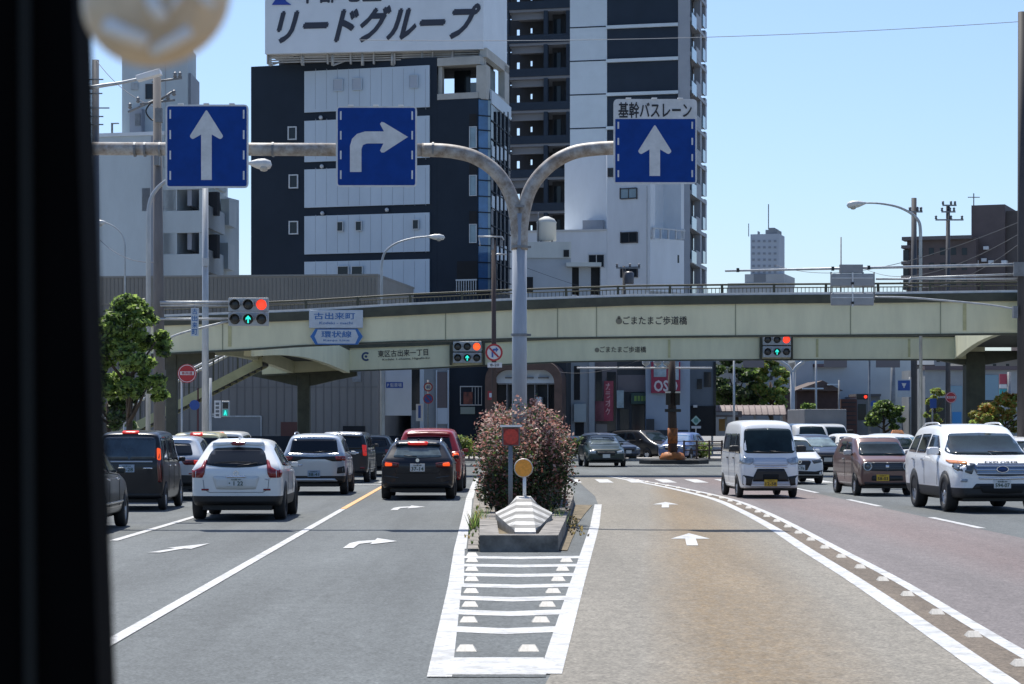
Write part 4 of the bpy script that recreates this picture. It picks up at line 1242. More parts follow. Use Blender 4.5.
for x0, x1 in ((505, 516), (519, 527), (528, 533), (538, 548)): f8.box(b, x0, 377, x1, 378.4, -.19, .01)
b.done('sign_marks', mat('sign marks', (.12, .13, .15), .6), sg)
b = B()
for x in (506, 520, 534, 547): f8.box(b, x, 384, x + .9, 436, -.65, .1)
f8.box(b, 497, 383, 554, 384.4, -.6, .2); b.done('door_frame', STEELD, t)
b = B(); f8.box(b, 536, 397, 541, 407, -.6, .1); b.done('door_notice', PANEL, t)
b = B(); f8.box(b, 490, 391, 496, 400, .56, -.5); b.done('red_plate', mat('shop red', (.34, .04, .05), .6), t)
b = B(); f8.box(b, 491.6, 393.2, 494.4, 397.4, .58, -.5); b.done('plate_mark', PANEL, t)
# row to the right of the arch
t, f = shop('grey_blue_shop', 'grey blue shop building immediately right of the brown arch with a meter box', 564, 595, 133, 348, GREYB)
b = B(); f.box(b, 566, 362, 570, 436, .15, .05); f.box(b, 589, 362, 594, 436, .15, .05); b.done('pilaster', mat('pale grey pilaster', (.30, .335, .36), .7, 0, .1, 1), t)
b = B(); f.box(b, 574, 404, 586, 422, .25, .05); b.done('meter_box', mat('pale meter box', (.33, .40, .42), .6, 0, .1, 1), t)
b = B(); f.box(b, 575, 422.5, 584, 436, .02, .05); f.box(b, 574, 366, 580, 400, .02, .05); b.done('dark_recess', DARKW, t)
t, f = shop('narrow_dark_shop', 'narrow dark shop front beneath the tall pink banner', 595, 617, 134, 350, MAUVE)
b = B(); f.box(b, 596, 370, 602, 402, .04, .05); f.box(b, 607, 372, 616, 436, .04, .05); b.done('window', GLASS, t)
b = B(); f.box(b, 596, 424, 607, 436, .05, .05); b.done('pale_shutter', mat('beige shutter', (.30, .27, .25), .7), t)
bn = thing('shop_banner', 'tall dark pink vertical banner with pale letters hanging between two shops', 'banner', f.at(606) + f.n * .4)
fo = Fac(595, 133.9, 617, 133.4)
b = B(); fo.box(b, 604, 381, 613, 421, .0, .08); bd = b.done('cloth', mat('banner pink', (.36, .07, .10), .7, 0, .35, 1.4), bn)
c_ = fo.at(608.5); 
for k, ch in enumerate('カラオケ'): text(ch, 'lettering', mat('pale pink letters', (.62, .36, .36), .7), bd, (c_.x, c_.y - .03, WZ(386.5 + 8.3 * k, c_.y)), .34, .38, bold=.02)
b = B(); fo.box(b, 593, 401, 604, 421, .02, .06); b.done('lower_board', mat('dull pink board', (.27, .10, .12), .7, 0, .3, 1.2), bn)
t, f = shop('dark_shop', 'dark fronted shop with a green lettered fascia beside a white upright sign', 617, 646, 134, 350, DK)
b = B(); f.box(b, 631, 393, 649, 404, .35, .05); gs = b.done('green_fascia', mat('dark green fascia', (.025, .06, .05), .6), t)
b = B(); 
for k in range(4): f.box(b, 634 + k * 3.4, 396, 636.4 + k * 3.4, 401, .37, -.3)
b.done('green_letters', mat('green yellow letters', (.17, .28, .06), .6), gs)
b = B(); f.box(b, 617.5, 375, 646, 392, .05, .05); b.done('mauve_upper_wall', MAUVE, t)
b = B(); f.box(b, 616.5, 390.5, 623.5, 408, .5, -.3); b.done('upright_sign', mat('pale teal sign', (.30, .38, .40), .6, 0, .25, 2), t)
b = B(); f.box(b, 620, 409, 629, 436, .03, .05); f.box(b, 632, 405, 645, 436, .02, .05); b.done('window', GLASS, t)
t, f = shop('pale_blue_building', 'pale blue rendered building carrying a large red lettered sign', 646, 690, 133, 345, mat('pale blue wall', (.27, .33, .40), .7, 0, .08, .5))
b = B(); f.box(b, 651, 362, 680, 393, .25, .05); rs = b.done('red_sign', mat('crimson sign', (.27, .025, .06), .6, 0, .1, 2), t)
b = B(); f.box(b, 653.5, 362, 666, 377, .28, -.2); f.box(b, 672, 362, 678.5, 380, .28, -.2); b.done('sign_picture', mat('sign picture', (.30, .38, .42), .6, 0, .4, 2), rs)
text('OSO', 'lettering', mat('pale sign letters', (.55, .52, .53), .6), rs, f.at(665.5) + f.n * .27 + Vector((0, 0, WZ(386, 133))), 23 * 133 / F, 10.5 * 133 / F, right=f.d, bold=.03)
b = B(); f.box(b, 646.2, 419, 654, 436, .3, .05); f.box(b, 656, 430, 688, 436, .1, .05); b.done('dark_recess', DK, t)
t, f = shop('charcoal_building', 'charcoal building with shaded ground floor at the right end of the shop row', 690, 716, 135, 350, mat('slate blue wall', (.12, .145, .17), .7, 0, .1, .6))
b = B(); f.box(b, 690.5, 406, 715, 436, .1, .05); b.done('dark_shopfront', DARKW, t)
b = B(); f.box(b, 704, 372, 711, 387, .06, .05); f.box(b, 713.4, 362, 715.8, 436, .1, .05); b.done('window', GLASS, t)
b = B(); f.box(b, 693, 405, 697, 407.5, .3, 0); b.done('shop_lamp', FRAME, t)
for k, (x0, x1, yb, z0) in enumerate(((697, 702, 380, 370),)):
    b = B(); f.box(b, x0, 379, x1, 389, .06, .05); b.done('small_window', GLASS, t)

# --- far buildings on the right
t, f = shop('grey_warehouse', 'large plain pale grey wall of a building far down the road to the right', 795, 912, 178, 338, mat('pale warehouse wall', (.50, .54, .55), .7, 0, .1, .4))
b = B(); f.box(b, 795, 362, 812, 436, .4, 4); b.done('nearer_bay', mat('white bay', (.44, .47, .49), .7, 0, .1, .4), t)
b = B(); f.box(b, 813, 364, 846, 367, .5, 0); b.done('canopy_sign', mat('mauve canopy', (.16, .12, .13), .7), t)
t, f = shop('brown_house', 'small old house with a brown sloping roof behind the parked traffic', 797, 838, 168, 391, mat('dark timber wall', (.055, .032, .03), .8, 0, .3, 1))
b = B(); p, q = f.at(797), f.at(838); m_ = (p + q) / 2
b.prism([(p.x - .3, p.y - .6, WZ(391, 168)), (q.x + .3, p.y - .6, WZ(391, 168)), (m_.x + .3, p.y - .6, WZ(380.5, 168))], (0, 9, 0)); b.done('roof', mat('roof tile brown', (.085, .06, .055), .8, 0, .25, 2), t)
b = B(); f.box(b, 801, 388, 822, 389.4, .9, 0); f.box(b, 826, 384, 838, 385.4, .9, 0); b.done('eave_board', PANEL, t)
t, f = shop('brick_house', 'reddish brown shuttered shed between the old house and the leafy trees', 841, 857, 170, 399, mat('red brown boards', (.12, .06, .05), .8, 0, .3, 1))
b = B(); 
for k in range(6): f.box(b, 842, 402 + k * 4.4, 856, 403 + k * 4.4, .05, .05)
b.done('boards', DK, t)
t, f = shop('grey_flat_house', 'small grey flat roofed house beside a round blue road sign', 856, 880, 172, 396, mat('grey render', (.24, .25, .26), .8, 0, .15, 1))
b = B(); f.box(b, 858, 404, 866, 420, .05, .05); b.done('window', GLASS, t)
b = B(); f.box(b, 855.5, 394, 880.5, 396.5, .3, 4); b.done('roof', mat('grey roof', (.12, .12, .125), .8), t)
t, f = shop('low_shops', 'low row of white and blue fronted shops under the right end of the footbridge', 925, 1030, 165, 368, mat('pale shop wall', (.33, .35, .36), .7, 0, .15, .6))
b = B(); f.box(b, 948, 386, 962, 430, .1, .05); f.box(b, 984, 375, 998, 400, .1, .05); b.done('blue_glass', mat('sky glass', (.20, .33, .42), .2), t)
b = B(); f.box(b, 952, 412, 961, 424, .16, .05); b.done('blue_poster', mat('poster blue', (.04, .25, .55), .5), t)
b = B(); f.box(b, 926, 398, 945, 436, .05, .05); f.box(b, 966, 396, 1000, 436, .05, .05); b.done('shopfront', GLASS, t)
b = B(); f.box(b, 924, 366, 1030, 370, .3, 1); b.done('fascia', mat('mauve fascia', (.14, .11, .115), .7), t)

# far hotel-like tower
f9 = Fac(750, 520, 783, 518)
t = build_thing('distant_tower', 'distant pale blue grey tower block standing alone on the skyline', f9)
FARW = mat('distant pale wall', (.42, .47, .53), .8, 0, .06, .1)
b = B(); f9.box(b, 750.5, 234, 779, 284, 0, 8); b.done('tower', FARW, t)
b = B(); f9.box(b, 728, 283, 786, 330, .5, 12); f9.box(b, 745, 274, 784, 283, .3, 16); b.done('base_block', mat('distant base wall', (.40, .42, .43), .8, 0, .1, .1), t)
b = B(); f9.box(b, 764, 229, 776, 234, -2, 8); f9.box(b, 767, 227, 773, 229, -2, 8); f9.box(b, 756, 230.5, 757, 234, -2, 4)
f9.box(b, 754, 274, 766, 282, .4, 0); b.done('roof_plant', mat('distant plant', (.20, .22, .24), .8), t)
b = B(); p = f9.at(770.5); b.tube([(p.x, p.y + 4, WZ(228, 520)), (p.x, p.y + 4, WZ(203, 520))], .12, 5); p = f9.at(750.5); b.tube([(p.x, p.y + 4, WZ(235, 520)), (p.x, p.y + 4, WZ(222, 520))], .1, 5); b.done('aerial', STEELD, t)
b = B()
for k in range(7):
    for j in range(5): f9.box(b, 752.2 + j * 5.4, 240 + k * 6.2, 754.8 + j * 5.4, 242.2 + k * 6.2, .1, .1)
b.done('window', mat('distant window', (.24, .27, .31), .5), t)
# brown apartment building on the right
f10 = Fac(903, 192, 976, 190)
BRN = mat('dark mauve brick', (.115, .092, .09), .75, 0, .18, .6)
t = build_thing('brown_apartment_block', 'dark brown stepped apartment block on the right behind the wires', f10)
b = B(); f10.box(b, 907, 238, 976, 340, 0, 14); b.done('lower_wing', BRN, t)
f11 = Fac(972.5, 192, 1007, 191)
b = B(); f11.box(b, 972.6, 205.5, 1006, 340, .6, 14); b.done('stair_tower', BRN, t)
b = B(); f11.box(b, 1006.2, 209.5, 1100, 340, .0, 14); b.done('right_wing', mat('mauve brick lighter', (.10, .085, .08), .75, 0, .18, .6), t)
b = B(); f10.box(b, 903, 236.5, 973, 240, .6, 1)
for y in (246, 262, 276): f10.box(b, 903, y, 912, y + 3, .9, 2)
b.done('balcony_slab', mat('mauve slab', (.13, .115, .118), .75), t)
b = B()
for y in (250, 265, 279): f10.box(b, 903.5, y, 909, y + 11, .2, 1)
for k in range(5):
    for j in range(3): f10.box(b, 918 + k * 11, 248 + j * 15, 923 + k * 11, 255 + j * 15, .05, .05)
b.done('window', GLASS, t)
b = B()
for x, y in ((985, 247), (983, 259), (975, 261), (990, 261), (1003, 261)): f11.box(b, x, y, x + 5, y + 3.2, .9, 0)
b.done('air_conditioner', WT, t)
b = B(); p = f11.at(981); b.tube([(p.x, p.y + 3, WZ(206, 192)), (p.x, p.y + 3, WZ(190, 192))], .05, 5); b.tube([(p.x - .5, p.y + 3, WZ(194, 192)), (p.x + .5, p.y + 3, WZ(194, 192))], .04, 5); b.done('roof_aerial', STEELD, t)

# low buildings along the skyline far behind everything
def skyline(name, label, px0, px1, Y, top, m, wins, roof=None):
    t, f = shop(name, label, px0, px1, Y, top, m, 14)
    b = B(); f.box(b, px0 - .4, top - 1.2, px1 + .4, top, .3, 14.3); b.done('parapet', roof or MATS['dark mauve brick'], t)
    for (r, k, w_, h_) in wins:
        y = top + r
        b = B()
        for j in range(k):
            x = px0 + (px1 - px0) * (j + .5) / k; f.box(b, x - w_, y, x + w_, y + h_, .05, .08)
        b.done('window', GLASS, t)
SKC = [mat('far grey wall', (.22, .23, .24), .8, 0, .12, .3), mat('far cream wall', (.33, .31, .27), .8, 0, .12, .3), mat('far brown wall', (.13, .10, .09), .8, 0, .15, .3), mat('far pale wall', (.36, .38, .40), .8, 0, .1, .3)]
for px0, px1, Y, top, k, lab in ((700, 742, 240, 352, 0, 'far grey block glimpsed behind the dark green tree'), (742, 800, 255, 360, 3, 'far pale block glimpsed behind the bright yellow green tree'),
        (905, 934, 230, 366, 0, 'far grey block glimpsed right of the pale warehouse'), (934, 975, 262, 352, 3, 'far pale block glimpsed behind the low shops'), (975, 1040, 245, 358, 1, 'far cream block glimpsed beyond the tall pole sign'),
        (1040, 1130, 240, 330, 2, 'far brown block beyond the dark mast'), (560, 640, 260, 385, 2, 'far brown block behind the shop row'), (640, 702, 250, 380, 1, 'far cream block behind the pale blue building'),
        (60, 100, 240, 350, 0, 'far grey block behind the low corrugated building')):
    skyline('distant_building', lab, px0, px1, Y, top, SKC[k], ((6, 5, 1.6, 4), (16, 5, 1.6, 4), (27, 5, 1.6, 4)))

# ================================================================== trees and plants
def tree(name, label, px, Y, top, base_row, wpx, mats_, n, seed, leaf=.16, trunk=.12, lob=26, group=None):
    rg = random.Random(seed)
    x = WX(px, Y); zt = WZ(top, Y); zb = WZ(base_row, Y); rw = wpx * Y / F / 2
    t = thing(name, label, 'tree', (x, Y, 0), 0, group)
    b = B()
    b.tube([(x, Y, 0), (x + .05, Y, zb * .6 + .1), (x - .04, Y + .05, (zb + zt) / 2)], [trunk, trunk * .8, trunk * .35], 8)
    for k in range(9):
        a = rg.uniform(0, 6.28); z0 = zb * .8 + (zt - zb) * rg.uniform(0, .5); l = rw * rg.uniform(.5, .95)
        b.tube([(x, Y, max(.5, z0)), (x + math.cos(a) * l * .5, Y + math.sin(a) * l * .5, z0 + .35 * (zt - zb) * .4), (x + math.cos(a) * l, Y + math.sin(a) * l, z0 + .3 * (zt - zb))], [trunk * .45, trunk * .3, .012], 6)
    b.done('trunk', BARK, t)
    bs = [B() for _ in mats_]
    for k in range(lob):
        a = rg.uniform(0, 6.28); f = rg.random(); z = zb + (zt - zb) * (.08 + .86 * f)
        prof = math.sin(math.pi * min(1, .18 + .82 * f) ** .9) ** .6 * (1 if f < .8 else 1 - (f - .8) * 1.5)
        rr = rw * prof * rg.uniform(.40, 1.08)
        c = (x + math.cos(a) * rr, Y + math.sin(a) * rr, z)
        r = rw * rg.uniform(.16, .32)
        wts = [rg.uniform(.3, 1.5) for _ in mats_]
        leaf_cloud(bs, c, (r, r, r * rg.uniform(.5, .8)), n // lob, leaf, wts, rg, .3)
    nm = {id(LEAF_D): 'dark_crown', id(LEAF_M): 'crown', id(LEAF_L): 'light_crown', id(LEAF_Y): 'yellow_crown', id(LEAF_O): 'orange_crown'}
    look = {}
    for q, m_ in zip(bs, mats_):
        if m_ in look:
            me_ = bpy.data.meshes.new('tmp'); q.bm.to_mesh(me_); q.bm.free(); look[m_].bm.from_mesh(me_); bpy.data.meshes.remove(me_)
        else: look[m_] = q
    for m_, q in look.items(): q.done(nm[id(m_)], m_, t, recalc=False)
    return t
tree('street_tree', 'leafy green street tree at the left pavement behind the black van', 128, 57, 290, 412, 78, (LEAF_D, LEAF_M, LEAF_L, LEAF_L, LEAF_L), 17000, 4, .14, .11, 96)
tree('street_tree', 'small bushy tree low behind the roof of the black van on the left', 108, 62, 375, 432, 60, (LEAF_D, LEAF_M), 2600, 5, .15, .08, 20)
tree('round_tree', 'dark green leafy tree behind the bus shelter', 736, 150, 352, 412, 68, (LEAF_D, LEAF_M), 9000, 6, .3, .2, 50)
tree('round_tree', 'bright yellow green sunlit tree right of the dark tree', 771, 148, 352, 412, 40, (LEAF_M, LEAF_L, LEAF_Y), 7000, 7, .26, .2, 40)
tree('small_tree', 'small round green tree beside the round blue sign', 884, 118, 400, 430, 38, (LEAF_D, LEAF_M, LEAF_L), 5000, 8, .2, .1, 34)
tree('small_tree', 'small green bush like tree before the brown house', 808, 138, 402, 434, 24, (LEAF_M, LEAF_L), 2600, 9, .2, .1, 18)
tree('small_tree', 'pale green sapling beside the right footbridge column', 935, 128, 383, 425, 22, (LEAF_L, LEAF_Y), 1300, 10, .2, .08, 14)
tree('autumn_shrub', 'large yellow and orange shrub at the right edge of the picture', 1006, 98, 392, 436, 50, (LEAF_Y, LEAF_O, LEAF_L), 3600, 11, .2, .08, 24)
tree('autumn_shrub', 'yellow green shrub behind the roof of the white off road car', 985, 104, 408, 436, 40, (LEAF_Y, LEAF_L), 2400, 12, .2, .08, 18)
def hedge(name, label, x0, x1, Y, top, bot, mats_, n, seed):
    rg = random.Random(seed)
    a, c = W(x0, bot, Y), W(x1, top, Y)
    bs = [B() for _ in mats_]
    for k in range(18): leaf_cloud(bs, (rg.uniform(a.x, c.x), Y + rg.uniform(-.3, .5), rg.uniform(max(.1, a.z), c.z - .12)), (.45, .4, .3), n // 18, .13, [1] * len(mats_), rg, .2)
    o = thing(name, label, 'hedge', ((a.x + c.x) / 2, Y, 0))
    for q, m_ in zip(bs, mats_): q.done('foliage', m_, o, recalc=False)
hedge('clipped_hedge', 'low dark green clipped hedge in front of the grey blue shop', 566, 588, 122.6, 438, 452, (LEAF_D, LEAF_M), 1500, 1)
hedge('clipped_hedge', 'yellow green low shrub at the end of the railing by the striped pole', 690, 705, 124, 442, 456, (LEAF_L, LEAF_Y, LEAF_M), 1200, 2)
hedge('clipped_hedge', 'low yellow green shrub glimpsed between the red car and the blossom hedge', 459, 474, 117, 433, 452, (LEAF_L, LEAF_M, LEAF_Y), 1200, 3)

# ================================================================== poles, lamps, signs, signals
LENS_OFF = mat('unlit lens', (.025, .027, .027), .25)
def lit(name, col, e): return mat(name, col, .4, emit=e)
RED_LIT = lit('red signal light', (.95, .045, .02), 1.0); RED_LIT2 = lit('orange red signal light', (.95, .09, .02), 1.0)
CYAN_LIT = lit('green signal light', (.02, .62, .50), .9)
SIGH = mat('signal housing', (.36, .38, .39), .5, .2, .1, 4)
def signal_head(root, x0, y0, x1, y1, Y, red=RED_LIT):
    w_ = (x1 - x0) / 3; h_ = (y1 - y0) / 2
    b = B()
    for r in range(2): b.pbox(x0, y0 + r * h_ + .3, x1, y0 + (r + 1) * h_ - .6, Y, .2)
    b.pbox(x0 + 3, y0 + 1, x0 + 4, y1 - 1, Y + .205, .06); b.pbox(x1 - 4, y0 + 1, x1 - 3, y1 - 1, Y + .205, .06)
    hs = b.done('signal_housing', SIGH, root, bevel=.04)
    r_ = .38 * min(w_, h_) * Y / F
    for r in range(2):
        for k in range(3):
            c = W(x0 + w_ * (k + .5), y0 + h_ * (r + .5), Y)
            m_ = red if (r == 0 and k == 2) else LENS_OFF
            b = B(); b.lathe([(0, -.03), (r_ * .6, -.025), (r_, .0), (r_, .01), (0, .01)], c + Vector((0, -.012, 0)), (0, 1, 0), 20); b.done('lens', m_, hs)
            v = B(); n = 12
            for q in range(n):
                a0, a1 = R(-8 + 196 * q / n), R(-8 + 196 * (q + 1) / n); ro, ri = r_ * 1.14, r_ * 1.06
                P = lambda a_, rr, d: c + Vector((math.cos(a_) * rr, -d, math.sin(a_) * rr))
                v.prism([P(a0, ri, 0), P(a1, ri, 0), P(a1, ro, 0), P(a0, ro, 0)], (0, -.17, 0))
            v.done('visor', SIGH, hs)
            if r == 1:
                b = B(); s = r_ * .9
                if k == 1: pts = [(-.16, -.85), (.16, -.85), (.16, .15), (.55, -.2), (.55, .25), (0, .85), (-.55, .25), (-.55, -.2), (-.16, .15)]
                else: continue
                b.prism([c + Vector((px_ * s, -.05, pz_ * s)) for px_, pz_ in pts], (0, .01, 0)); b.done('arrow_light', CYAN_LIT, hs)
    return hs
# left signal on its concrete pole
Y = 70.0
t = thing('traffic_signal', 'near left traffic signal with red light and green arrow on arms from the concrete pole', 'traffic signal', (WX(158, Y), Y, 0), group='six lamp traffic signals')
signal_head(t, 228.3, 297.5, 268.2, 326.5, Y - .25)
b = B(); b.tube([W(160, 302.5, Y), W(229, 302.5, Y)], .05, 8); b.tube([W(160, 305.5, Y), W(229, 305.5, Y)], .03, 8); b.tube([W(160, 319, Y), W(229, 319, Y)], .035, 8)
b.tube(smooth3([W(163, 345, Y), W(170, 338, Y), W(186, 332, Y), W(229, 321, Y)]), .035, 8); b.done('mast_arm', STEEL, t)
b = B(); b.pbox(191, 308, 198.5, 336, Y - .08, .04); bd = b.done('hanging_board', BOARD, t)
for k, ch in enumerate('古出来町'): text(ch, 'lettering', BLUEM, bd, W(194.7, 311.5 + k * 6.8, Y - .085), .16, .17, bold=.01)
b = B(); b.tube([W(194.7, 303, Y), W(194.7, 309, Y)], .02, 6); b.done('hanger', STEEL, t)
t = thing('utility_pole', 'thick grey concrete pole with wires at its top holding the near left signal', 'pole', (WX(158, Y + .3), Y + .3, 0))
b = B(); b.tube([(WX(160, Y + .3), Y + .3, 0), (WX(157, Y + .3), Y + .3, WZ(76, Y))], [.19, .12], 14); b.done('pole', CONCPOLE, t)
b = B()
for (x0, y0, x1, y1) in ((152, 82, 182, 78), (140, 104, 175, 100), (128, 112, 160, 98), (160, 100, 172, 92)): b.tube([W(x0, y0, Y + .5), W(x1, y1, Y + .5)], .035, 6)
b.done('cross_arm', STEELD, t)
b = B()
for x, y in ((175, 78), (180, 78), (130, 109), (138, 103), (174, 96), (168, 100)): b.lathe([(.02, 0), (.07, .04), (.04, .09), (.07, .13), (0, .2)], W(x, y, Y + .5), (0, 0, 1), 8)
b.done('insulator', mat('insulator', (.2, .2, .2), .4), t)
b = B(); b.tube(smooth3([W(160, 98, Y + .5), W(150, 104, Y + .4), (W(146, 112, Y + .4)), W(152, 120, Y + .4), W(158, 118, Y + .4)]), .025, 6); b.done('cable_loop', BLACK, t)
b = B(); b.pbox(155, 108, 162, 122, Y - .1, .2); b.pbox(154, 140, 159, 165, Y - .1, .25); b.done('junction_box', STEELD, t)

# centre signal and right signal on the rear span
t = thing('traffic_signal', 'middle traffic signal with orange red light hanging on the rear girder left of the post', 'traffic signal', W(467, 352, YR), group='six lamp traffic signals')
signal_head(t, 453, 341, 481.5, 363.5, YR - .55, RED_LIT2)
b = B(); b.pbox(449.5, 338, 452, 365, YR - .3, .26); b.pbox(482.5, 338, 485, 365, YR - .3, .26); b.pbox(452, 350, 482.5, 353, YR - .3, .1); b.done('mounting_frame', DGREEN, t)
t = thing('traffic_signal', 'right traffic signal with red light on the rear girder above the white van', 'traffic signal', W(777, 346, YR), group='six lamp traffic signals')
signal_head(t, 763, 333.5, 791, 358, YR - .55)
b = B(); b.pbox(791.5, 332, 793, 360, YR - .3, .26); b.pbox(760, 332, 762, 360, YR - .3, .26); b.pbox(762, 344, 791.5, 347, YR - .3, .1); b.done('mounting_frame', DGREEN, t)

# light grey steel column with the pedestrian signal
Y = 79.0
t = thing('steel_column', 'light grey round steel column standing behind the left lane sign', 'pole', (WX(205, Y), Y, 0))
b = B(); b.tube([(WX(205.3, Y), Y, 0), (WX(205.3, Y), Y, WZ(180, Y))], [.125, .10], 14); b.done('pole', STEEL, t)
b = B(); b.pbox(202.5, 258, 208.5, 266, Y - .15, .1); b.done('clamp_box', STEEL, t)
Y = 82.0
t = thing('pedestrian_signal', 'small pedestrian signal with green walking figure next to a grey notice box', 'pedestrian signal', (WX(211, Y), Y, 0))
b = B(); b.tube([(WX(210.5, Y), Y, 0), (WX(210.5, Y), Y, WZ(378, Y))], .05, 8); b.done('pole', STEEL, t)
b = B(); b.pbox(221.5, 401, 229.3, 417, Y - .15, .2); h_ = b.done('signal_housing', SIGH, t, bevel=.02)
b = B(); b.pbox(222.6, 402.4, 228.2, 408.6, Y - .16, .02); b.done('red_lens_off', LENS_OFF, h_)
b = B(); b.pbox(222.6, 409.6, 228.2, 416, Y - .16, .02); b.done('green_lens', mat('dim green lens', (.02, .22, .2), .4, emit=.35), h_)
b = B(); c = W(225.3, 411, Y - .17); b.disc(c + Vector((0, 0, -.005)), .028, (0, -1, 0), .006, 10); b.prism([c + Vector((x, 0, z)) for x, z in ((-.03, -.035), (.035, -.035), (.05, -.16), (.02, -.15), (0, -.09), (-.03, -.16), (-.055, -.14))], (0, -.006, 0)); b.done('walking_figure', CYAN_LIT, h_)
b = B(); b.pbox(214.3, 400.5, 220.6, 418, Y - .12, .12); nb = b.done('notice_box', SIGNW, t)
b = B()
for k in range(4): b.pbox(215.6, 402.5 + 3.8 * k, 219.2, 405 + 3.8 * k, Y - .124, .005)
b.done('notice_marks', mat('notice grey', (.12, .13, .14), .6), nb)
b = B(); b.box(WX(209, Y), WX(222, Y), Y - .02, Y + .02, WZ(415, Y), WZ(413.5, Y)); b.done('bracket', STEEL, t)

def street_lamp(label, px, Y, base_h, arm, head, r=.07, group='curved street lamps', led=False):
    t = thing('street_lamp', label, 'street lamp', (WX(px, Y), Y, 0), 0, group)
    P = [(WX(px, Y), Y, .1)] + [tuple(W(x, y, Y)) for x, y in arm]
    pts = [Vector(P[0]), Vector(P[1])] + smooth3([Vector(p) for p in P[1:]])[1:]
    rr = [r] * 2 + [r * (1 - .55 * k / (len(pts) - 2)) for k in range(len(pts) - 2)]
    b = B(); b.tube(pts, rr, 12); b.tube([P[0], (P[0][0], Y, .9)], r * 1.6, 12); b.done('pole', STEEL, t)
    x0, y0, x1, y1 = head
    a, c = W(x0, y0, Y), W(x1, y1, Y); L = (c - a)
    b = B()
    if led:
        n = L.normalized(); up = Vector((-n.z, 0, n.x)) * .06
        b.prism([a - up + Vector((0, -.14, 0)), c - up + Vector((0, -.14, 0)), c + up + Vector((0, -.14, 0)), a + up + Vector((0, -.14, 0))], (0, .28, 0)); hd = b.done('lamp_head', WHITEP, t, bevel=.02)
    else:
        l = L.length
        b.lathe([(.04, 0), (.07, l * .12), (.14, l * .4), (.165, l * .68), (.12, l * .92), (0, l)], a, L, 16)
        hd = b.done('lamp_head', mat('lamp head white', (.62, .62, .60), .4, 0, .1, 4), t)
        b = B(); ctr = a.lerp(c, .66) + Vector((0, 0, -.06)); b.lathe([(0, -.15), (.09, -.13), (.145, -.05), (.15, 0), (0, 0)], ctr, (0, 0, 1), 16); b.done('diffuser', mat('lamp glass', (.42, .42, .40), .2), hd)
    return t
street_lamp('curved lamp whose arm rises behind the straight on sign at the left', 148, 66, 0, [(148.5, 225), (149.5, 205), (156, 190), (172, 178), (205, 168), (252, 163)], (248, 163, 272, 165))
street_lamp('curved grey lamp on the left standing behind the footbridge before the dark office building', 381.5, 119, 0, [(381.5, 275), (382, 262), (386, 251), (397, 243), (414, 238), (430, 236.3)], (427, 236.4, 445, 237.6))
street_lamp('curved grey lamp on the right reaching left over the road', 921, 96, 0, [(920.5, 232), (919, 222), (912, 214), (898, 207), (880, 203.5), (864, 203)], (866, 203, 846.5, 205.5))
street_lamp('thin pale lamp with short curved arm far left before the white apartment block', 125, 124, 0, [(125, 250), (124.5, 242), (121, 233), (113, 226), (104, 222)], (106, 222.4, 97, 223), .05)
street_lamp('flat white panel lamp on a long arm at the upper left', 72, 48, 0, [(72, 110), (73, 98), (82, 90), (100, 86), (120, 83), (138, 79)], (137, 79, 161, 72), .06, led=True)
# far left dark pole with step irons
Y = 92
t = thing('dark_pole', 'dark blue grey pole with cross bars next to the black window pillar', 'pole', (WX(96, Y), Y, 0))
b = B(); b.tube([(WX(96, Y), Y, 0), (WX(95.5, Y), Y, WZ(60, Y))], [.16, .14], 12); b.done('pole', mat('slate pole', (.11, .12, .14), .6, 0, .15, 1), t)
b = B()
for y, x0, x1 in ((80, 88, 104), (94, 88, 103), (108.5, 85, 110), (117, 88, 104), (125, 88, 104)): b.box(WX(x0, Y), WX(x1, Y), Y - .16, Y - .12, WZ(y + .6, Y), WZ(y - .6, Y))
b.done('step_bar', STEELD, t)

# pole on the median with no-right-turn sign
Y = 80.0
t = thing('sign_pole', 'thin dark pole on the median with a round no right turn sign halfway up', 'pole', (WX(494, Y), Y, .12))
b = B(); b.tube([(WX(494.5, Y), Y, .1), (WX(493.5, Y), Y, WZ(240, Y))], [.10, .075], 10); b.done('pole', WOODPOLE, t)
b = B()
for x0, x1, y in ((478, 503, 236.5), (491, 507, 254)): b.tube([W(x0, y, Y), W(x1, y + .4, Y)], .03, 6)
b.tube([W(502, 236.8, Y), W(504, 240, Y)], .03, 6); b.tube([W(479, 236.5, Y), W(480, 246, Y)], .02, 6); b.done('cross_arm', STEEL, t)
b = B(); b.pbox(491.5, 238, 494, 250, Y - .1, .1); b.pbox(500, 240, 503, 246, Y - .1, .1); b.done('junction_box', STEELD, t)
RSR = mat('road sign red', (.40, .025, .03), .5); RSW = mat('road sign white', (.62, .63, .64), .5); RSB = mat('road sign blue', (.03, .09, .34), .5)
